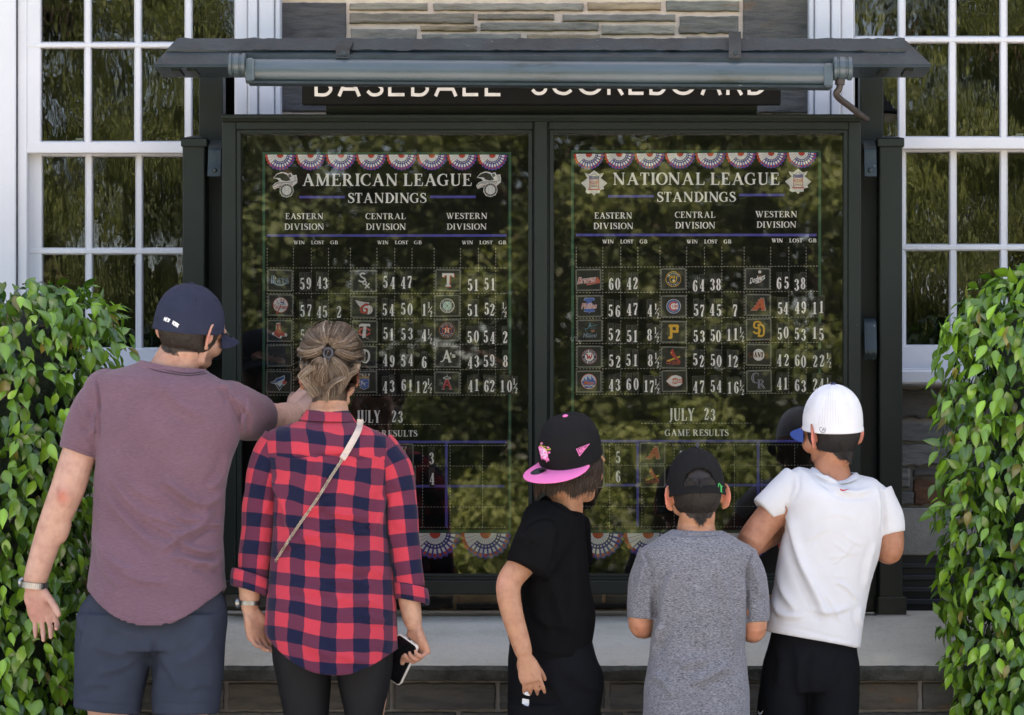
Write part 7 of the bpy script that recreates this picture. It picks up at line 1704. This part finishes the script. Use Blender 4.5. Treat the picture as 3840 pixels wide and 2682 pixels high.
# straight brown hair hanging below the cap to the jaw
rg = np.random.default_rng(31); HP = []; HC2 = []
for i in range(5200):
    az = rg.uniform(-2.35, 2.3); zr = rg.uniform(-.03, .035); lay = rg.uniform(.2, 1); front = abs(az) > 1.5
    end = (-.094+.012*math.sin(az*9)+rg.normal(0, .007)) if not front else (-.088+.025*(abs(az)-1.5)/.6+rg.normal(0, .012)); P = []
    tw = rg.normal(0, .05)+.04*math.sin(az*11); fl_ = rg.uniform(.004, .019)
    for t in np.linspace(0, 1, 8):
        z = zr+(end-zr)*t; p0 = H.surf(az+tw*t, max(z, -.035), .004+.008*lay+fl_*math.sin(min(1, t*1.1)*PI*.62)); q = H.loc(p0[None])[0]; q[2] = z; q[0] *= 1-.10*max(0, t-.75); P.append(H.g(*q))
    for j, p in enumerate(P):
        q = C.M.T @ (p-C.o)
        if q[2] > -.008:
            r_ = math.hypot(q[0]/C.a, q[1]/C.b)
            if r_ > .92: q[0] *= .92/r_; q[1] *= .92/r_; P[j] = C.o+C.M @ q
    HP.append(P); HC2.append(np.array((.036,.020,.012))*rg.uniform(.5, 1.9))
hair_mesh('hair', np.array(HP), .0009, .0004, np.array(HC2), M_hair, ba)

# ================================================================ boy in the gray T-shirt
Y = -.80; bb = person('boy in a heather gray T-shirt and plain black cap seen from behind', 2610, Y)
H = Head(W(2611, 1858, -.79), frame(-7, 4, -2), .93)
sk = MB(); H.skin(sk, 44, .84, 1.22); limb(sk, [H.g(0,-.018,-.06), W(2611,1965,-.79), W(2611,2030,-.80)], (.052,.055,.066)); torso_core(sk, 2611, 2030, 2700, Y, .13)
for sx, x1, x2, yy in ((-1, 2420, 2403, 2344), (1, 2815, 2828, 2362)):
    xf = 2500 if sx < 0 else 2730
    limb(sk, [W(2611+sx*130,2120,Y), W(x1,2220,-.81), W(x2,yy,-.80), W((x2+xf)/2,2335,-.66), W(xf,2300,-.54)], (.042,.038,.0365,.033,.026)); hand(sk, W(xf-sx*8,2295,-.52), np.array([(-sx*.3,.2,.95),(-sx*.5,.85,.1),(-sx*.85,-.4,-.2)]).T, .78, ((30,40,25),)*4, 3)
xa, xb = W(2540,0,Y)[0], W(2690,0,Y)[0]
legs_and_shoes(sk, [W(2540,2720,Y), W(2690,2720,Y)], [np.array((xa,Y,.40)), np.array((xb,Y,.40))], [np.array((xa,Y,.08)), np.array((xb,Y,.08))], (.07,.06,.045,.045,.034,.035))
def bb_col(co, no):
    c = pmix(SK_M, [(H.g(.105,-.035,-.01), .034, (.56,.17,.11)), (H.g(-.105,-.035,-.01), .034, (.56,.17,.11)), (W(2400,2360,-.84), .04, (.46,.20,.12)), (W(2828,2380,-.84), .04, (.46,.2,.12))])(co, no); l = H.loc(co); hr = (l[:,2] > -.078) & (l[:,1] < -.008) & (np.abs(l[:,0]) < .073) & (l[:,2] > -.03-.06*np.exp(-(l[:,0]/.05)**4)); c[hr] = (.016,.011,.008); return c
remesh(sk, 'body', .0036, M_skin, bb, 5, None, bb_col); H.eyes(bb); shoes(bb, [np.array((xa,Y,0)), np.array((xb,Y,0))], M_shoe)
M_heather = knit('heather_gray_jersey', (.155,.155,.172), stretch=(45,70,190), amt=.68, stops=(.36,.66), bs=.2)
ts = MB()
torso(ts, [(1984,2520,1988,2708,Y,.063,.06,9),(2000,2492,2004,2738,Y,.075,.07,7),(2028,2446,2032,2782,Y,.088,.08,3),(2066,2404,2068,2823,Y,.102,.09),(2140,2400,2140,2824,Y,.113,.1),(2250,2430,2250,2806,Y,.115,.105),(2340,2446,2340,2799,Y,.112,.105),(2430,2437,2430,2796,Y,.108,.105),(2560,2417,2560,2806,Y,.112,.11),(2700,2411,2700,2814,Y,.115,.11),(2800,2408,2800,2816,Y,.116,.11)], 66)
limb(ts, [W(2465,2095,Y), W(2420,2200,-.805), W(2408,2322,-.81)], (.064,.053,.046), ends=False, n=28); ts.ellipsoid(W(2455,2105,Y), (.056,.07,.056), 18, 12)
limb(ts, [W(2765,2095,Y), W(2815,2200,-.805), W(2827,2334,-.81)], (.064,.053,.046), ends=False, n=28); ts.ellipsoid(W(2774,2105,Y), (.056,.07,.056), 18, 12)
c5 = lambda q: P2(q, 2320, 1900, .4874)
fg = [(c5(p), w_, a*1.7) for p, w_, a in [([(440,450),(370,640),(345,850),(310,1080)],14,.009),([(800,500),(835,700),(860,900),(880,1150)],14,.008),([(270,600),(262,750),(268,900)],7,-.008),([(985,520),(980,700),(985,900)],7,-.008),([(230,1150),(300,1020),(340,900)],14,.007),([(560,1380),(700,1300),(880,1220)],18,.006),([(940,560),(920,800),(950,1050)],14,.006),([(480,1250),(560,1200),(700,1180)],18,.004),([(600,500),(590,800),(600,1100)],22,.003),([(190,430),(170,560),(130,700)],12,.005),([(1020,430),(1060,560),(1090,700)],12,.005),([(250,1300),(350,1350),(430,1480)],16,.005),([(180,340),(230,450),(262,600)],5,-.005),([(1030,350),(1000,450),(985,600)],5,-.005),([(400,205),(500,222),(620,228),(740,220),(830,205)],4,-.0035)]]
remesh(ts, 'tshirt', .0046, M_heather, bb, 4, cloth_post(fg, .003, seed=31))
sh = MB(); torso(sh, [(2700,2440,2700,2790,Y,.1,.1),(2850,2425,2850,2800,Y,.11,.105),(2880,2440,2880,2790,Y,.1,.1)], 12); torso(sh, [(2840,2425,2840,2618,Y,.1,.1),(2980,2430,2980,2600,Y,.095,.095)], 10); torso(sh, [(2840,2606,2840,2800,Y,.1,.1),(2980,2625,2980,2795,Y,.095,.095)], 10)
remesh(sh, 'shorts', .007, M_black2, bb, 4)
C = Cap(H, rim=(0,-.004,-.006), a=.0925, b=.106, h=.158, yaw=0, tilt=2, roll=0, p=2.35, q=2.35, lean=.0)
cp = C.build(bb, M_capb, M_capb, None, True, .072, 64, .016, .010, M_capb, arch=(.60,.34,.16))
m = MB(); az = np.linspace(PI-.66, PI+.66, 20); P = np.array([C.pt(a, .06, .001) for a in az]); ribbon(m, P, .016, [C.M @ np.array((math.sin(a), math.cos(a), 0)) for a in az], .0018); m.build('strap', M_capb, cp)
ct = bvh(cp); e = EmD(ct, 0, 0, .0014); c6 = lambda q: P2(q, 2440, 1660, .212); gr = (.03,.42,.10)
for q, w_ in (([(1195,770),(1210,720),(1245,770)],3),([(1230,765),(1265,775),(1240,800)],4),([(1245,780),(1250,840),(1240,870)],5),([(1248,860),(1268,885)],3),([(1240,860),(1222,915)],2.5),([(1205,725),(1198,790)],2.5)): e.line(c6(q), w_, gr)
e.m.build('green_batter_emblem', M_thread, cp, fix=False)
m = MB()
for (t0, t1, col, w_) in ((.10,.42,(.62,.52,.38),.14),(.22,.40,(.5,.02,.03),.10)):
    m2 = [C.pt(-1.25-w_*k, t0+(t1-t0)*s_, .0016+.0004*(w_ < .12)) for k, s_ in ((0,0),(1,.1),(1,1),(0,.9))]; m.poly(m2, 0, col)
for (t0, t1, col, w_) in ((.2,.42,(.62,.58,.5),.12),): m.poly([C.pt(1.30+w_*k, t0+(t1-t0)*s_, .0016) for k, s_ in ((0,0),(1,.1),(1,1),(0,.9))], 0, col)
m.build('side_patch', M_thread, cp, fix=False)
short_hair(H, bb, (.016,.011,.008), lambda az: -.052-.034*math.exp(-(az/.30)**2)-.012*math.exp(-(az/.9)**2)+.03*max(0, abs(az)-1.15), .05, 6500, 3, .02)

# ================================================================ boy in the white T-shirt and white cap
Y = -.66; bc = person('boy in a white T-shirt, white cap with a blue brim and black shorts', 3090, Y)
H = Head(W(3120, 1622, -.655), frame(-34, 2, -6), .95)
sk = MB(); H.skin(sk, 46, .86, 1.22); limb(sk, [H.g(0,-.018,-.06), W(3120,1740,-.655), W(3125,1830,-.66)], (.050,.051,.068)); torso_core(sk, 3095, 1820, 2400, Y, .13)
limb(sk, [W(2985,1840,Y), W(2890,1935,-.675), W(2815,2035,-.70), W(2870,2015,-.60), W(2960,1975,-.47)], (.052,.047,.043,.038,.028)); hand(sk, W(2975,1968,-.45), np.array([(.2,-.2,.95),(.75,.6,.2),(.6,-.75,-.2)]).T, .82, ((30,40,25),)*4, 3)
limb(sk, [W(3285,1890,Y), W(3335,1985,-.665), W(3338,2070,-.665), W(3290,2048,-.56), W(3220,2010,-.45)], (.052,.042,.037,.034,.027)); hand(sk, W(3210,2004,-.43), np.array([(-.2,-.2,.95),(-.75,.6,.2),(-.6,-.75,-.2)]).T, .82, ((30,40,25),)*4, 3)
xa, xb = W(2945,0,Y)[0], W(3125,0,Y)[0]
legs_and_shoes(sk, [W(2968,2490,Y), W(3110,2490,Y)], [np.array((xa,Y,.45)), np.array((xb,Y,.45))], [np.array((xa,Y,.08)), np.array((xb,Y,.08))], (.075,.064,.048,.048,.035,.036))
def bc_col(co, no):
    c = pmix(SK_D, [(H.g(.105,-.035,-.01), .034, (.52,.16,.12)), (H.g(-.105,-.035,-.01), .034, (.54,.17,.13)), (W(2812,2050,-.74), .04, (.42,.19,.12))])(co, no); l = H.loc(co); hr = (l[:,1] < -.006) & (np.abs(l[:,0]) < .074) & (l[:,2] > -.03-.062*np.exp(-(l[:,0]/.05)**4)); c[hr] = (.012,.009,.008); return c
remesh(sk, 'body', .0036, M_skin, bc, 5, None, bc_col); H.eyes(bc); shoes(bc, [np.array((xa,Y,0)), np.array((xb,Y,0))], M_shoe)
M_wtee = simple('white_cotton_jersey', (.55,.55,.56), .9, .05, 9, .2, 500, .0008, .2)
ts = MB()
torso(ts, [(1762,3052,1778,3208,Y,.060,.06,40),(1756,3015,1784,3236,Y,.075,.07,54),(1752,2988,1798,3285,Y,.088,.08,58),(1790,2950,1838,3318,Y,.102,.09,34),(1830,2940,1876,3324,Y,.109,.095,12),(1870,2934,1905,3326,Y,.114,.1),(1965,2940,1990,3314,Y,.118,.105),(2080,2919,2080,3298,Y,.112,.105),(2200,2901,2200,3262,Y,.108,.105),(2300,2877,2330,3237,Y,.110,.105),(2366,2867,2430,3226,Y,.110,.105)], 66)
limb(ts, [W(2995,1815,Y), W(2935,1862,-.67), W(2869,1921,-.68)], (.064,.056,.050), ends=False, n=28); ts.ellipsoid(W(3005,1820,Y), (.055,.07,.055), 18, 12)
limb(ts, [W(3280,1860,Y), W(3325,1935,-.665), W(3345,2005,-.67)], (.060,.050,.043), ends=False, n=28); ts.ellipsoid(W(3274,1868,Y), (.05,.066,.05), 18, 12)
c7 = lambda q: P2(q, 2720, 1680, .6245)
fc = [(c7(p), w_, a*1.25) for p, w_, a in [([(360,380),(400,480),(440,640),(560,900),(620,1040)],16,.010),([(420,640),(520,860),(600,1030)],12,.007),([(600,660),(690,650),(770,640)],6,.0016),([(630,760),(680,775),(730,775)],6,.0016),([(480,560),(550,520),(620,470)],8,.002),([(560,150),(640,220),(700,265),(800,272),(900,240)],10,.007),([(520,130),(600,190),(690,235)],9,.006),([(280,900),(330,1000),(480,1015)],10,.006),([(480,960),(620,990),(760,955)],9,.005),([(810,950),(800,1020),(825,1090)],9,.006),([(300,700),(340,860),(430,985)],12,.006),([(640,560),(720,620),(810,640)],6,.0016),
  ([(690,500),(760,560),(830,590)],6,.0015),([(640,700),(700,660),(780,560)],6,.0016),([(560,420),(680,400),(800,430)],9,.0015),([(358,335),(368,375),(356,400)],6,-.005),([(930,230),(950,350),(940,520)],6,-.006),([(900,560),(860,700),(840,850)],10,.005),([(240,1062),(420,1082),(600,1130),(808,1168)],5,-.0018),([(660,800),(740,850),(800,920)],7,.004),([(580,860),(640,940),(700,1060)],8,.004),([(440,140),(440,240),(400,330)],6,-.003)]]
tc_ = remesh(ts, 'tshirt', .0044, M_wtee, bc, 4, cloth_post(fc, .0028, seed=41))
e = EmD(bvh(tc_), 0, 0, .001, Yd=-.75); e.poly([(3148,1827),(3152,1834),(3162,1837),(3186,1834),(3164,1842),(3152,1840)], (.45,.015,.04)); 
for k in range(5): e.poly([(3163+k*5,1845+k*.5),(3166+k*5,1845+k*.5),(3166+k*5,1847+k*.5),(3163+k*5,1847+k*.5)], (.35,.35,.38))
e.m.build('swoosh_mark', M_thread, tc_, fix=False)
m = MB(); q0, q1, q2 = section(3062,1757,3200,1774,Y,.050,.052,72,2.3,38), section(3046,1752,3214,1772,Y,.062,.060,72,2.3,42), section(3030,1766,3226,1788,Y,.078,.07,72,2.3,38)
m.loft(np.array([q0, q1, q2]), cap0=False, cap1=False); m.build('collar', M_wtee, tc_, 60)
sh = MB(); torso(sh, [(2300,2905,2330,3210,Y,.085,.085),(2400,2885,2430,3212,Y,.094,.09),(2480,2862,2490,3222,Y,.110,.105),(2540,2853,2540,3222,Y,.114,.11),(2590,2850,2590,3220,Y,.11,.108)], 20)
torso(sh, [(2490,2866,2490,3040,Y,.10,.10),(2617,2843,2617,3034,Y,.108,.104),(2700,2838,2700,3028,Y,.105,.1),(2830,2836,2830,3026,Y,.1,.1)], 18); torso(sh, [(2490,3034,2490,3218,Y,.10,.10),(2617,3030,2617,3221,Y,.108,.104),(2700,3030,2700,3217,Y,.105,.1),(2830,3036,2830,3212,Y,.1,.1)], 18)
pc = remesh(sh, 'shorts', .006, M_black2, bc, 5, cloth_post([(c7([(520,1220),(480,1350),(495,1500)]),12,-.009),(c7([(300,1150),(330,1300),(310,1450)]),18,.007),(c7([(700,1220),(660,1350),(600,1480)]),18,.006),(c7([(420,1180),(440,1300),(430,1450)]),14,.005)], .004, (12,12,4), seed=42))
e = EmD(bvh(pc), 0, 0, .0015, Yd=-.76); e.poly([(2843,2664),(2847,2672),(2854,2673),(2863,2662),(2856,2677),(2848,2681),(2842,2676)], (.75,.75,.75)); e.m.build('swoosh_mark', M_thread, pc, fix=False)
def perf():
    m, n, l, b = nt('white_cap_fabric'); f = noise_tex(n, l, texco(n, l), 12, 4); l.new(ramp(n, l, f, [(.3,(.60,.60,.63)),(.7,(.66,.66,.68))]), b.inputs['Base Color']); b.inputs['Roughness'].default_value = .7; bump(n, l, b, noise_tex(n, l, texco(n, l), 60, 3), .2, .002); return m
M_capw = perf(); M_blueb = cap_cloth('blue_twill', (.035,.075,.26), .8, .06)
C = Cap(H, rim=(0,-.006,.008), a=.0905, b=.106, h=.146, yaw=4, tilt=-10, roll=0, p=2.5, q=2.2, lean=-.004)
cp = C.build(bc, M_capw, M_blueb, simple('gray_underbrim', (.10,.10,.11), .8), True, .070, 62, .024, .018, simple('navy_button', (.02,.025,.08), .7))
ct = bvh(cp); e = EmD(ct, 0, 0, .0006); c8 = lambda q: P2(q, 2940, 1420, .237)
for r in range(17):                                        # laser perforations of three panels
    y = 232+r*30; hw = 1+r*.27
    for k in range(-4, 5):
        if abs(k) <= hw: e.disc(*c8([(737+k*(36+r*.55)-r*.4, y+abs(k)*1.5)])[0], 1.15, 1.15, (.16,.16,.2), 6)
for r in range(13):
    for k in range(4):
        if k <= 1+r*.3: e.disc(*c8([(530-r*11-k*32, 190+r*26+k*20)])[0], .11*10, 1.1, (.2,.2,.25), 6); e.disc(*c8([(930+r*7+k*34, 225+r*34-k*2)])[0], 1.1, 1.1, (.2,.2,.25), 6)
e.m.build('perforations', M_thread, cp, fix=False)
e = EmD(ct, 0, 0, .001)
for q in ([(605,775),(570,772),(562,800),(575,835),(600,855)], [(605,858),(640,850),(655,815),(652,785),(628,780),(598,838)], [(615,812),(652,818)]): e.line(c8(q), 1.7, (.02,.02,.05), False)
e.m.build('monogram', M_thread, cp, fix=False)
short_hair(H, bc, (.011,.009,.008), lambda az: -.058-.030*math.exp(-((az-.05)/.26)**2)-.010*math.exp(-(az/.9)**2)+.03*max(0, abs(az)-1.15), .05, 6500, 4, .02)
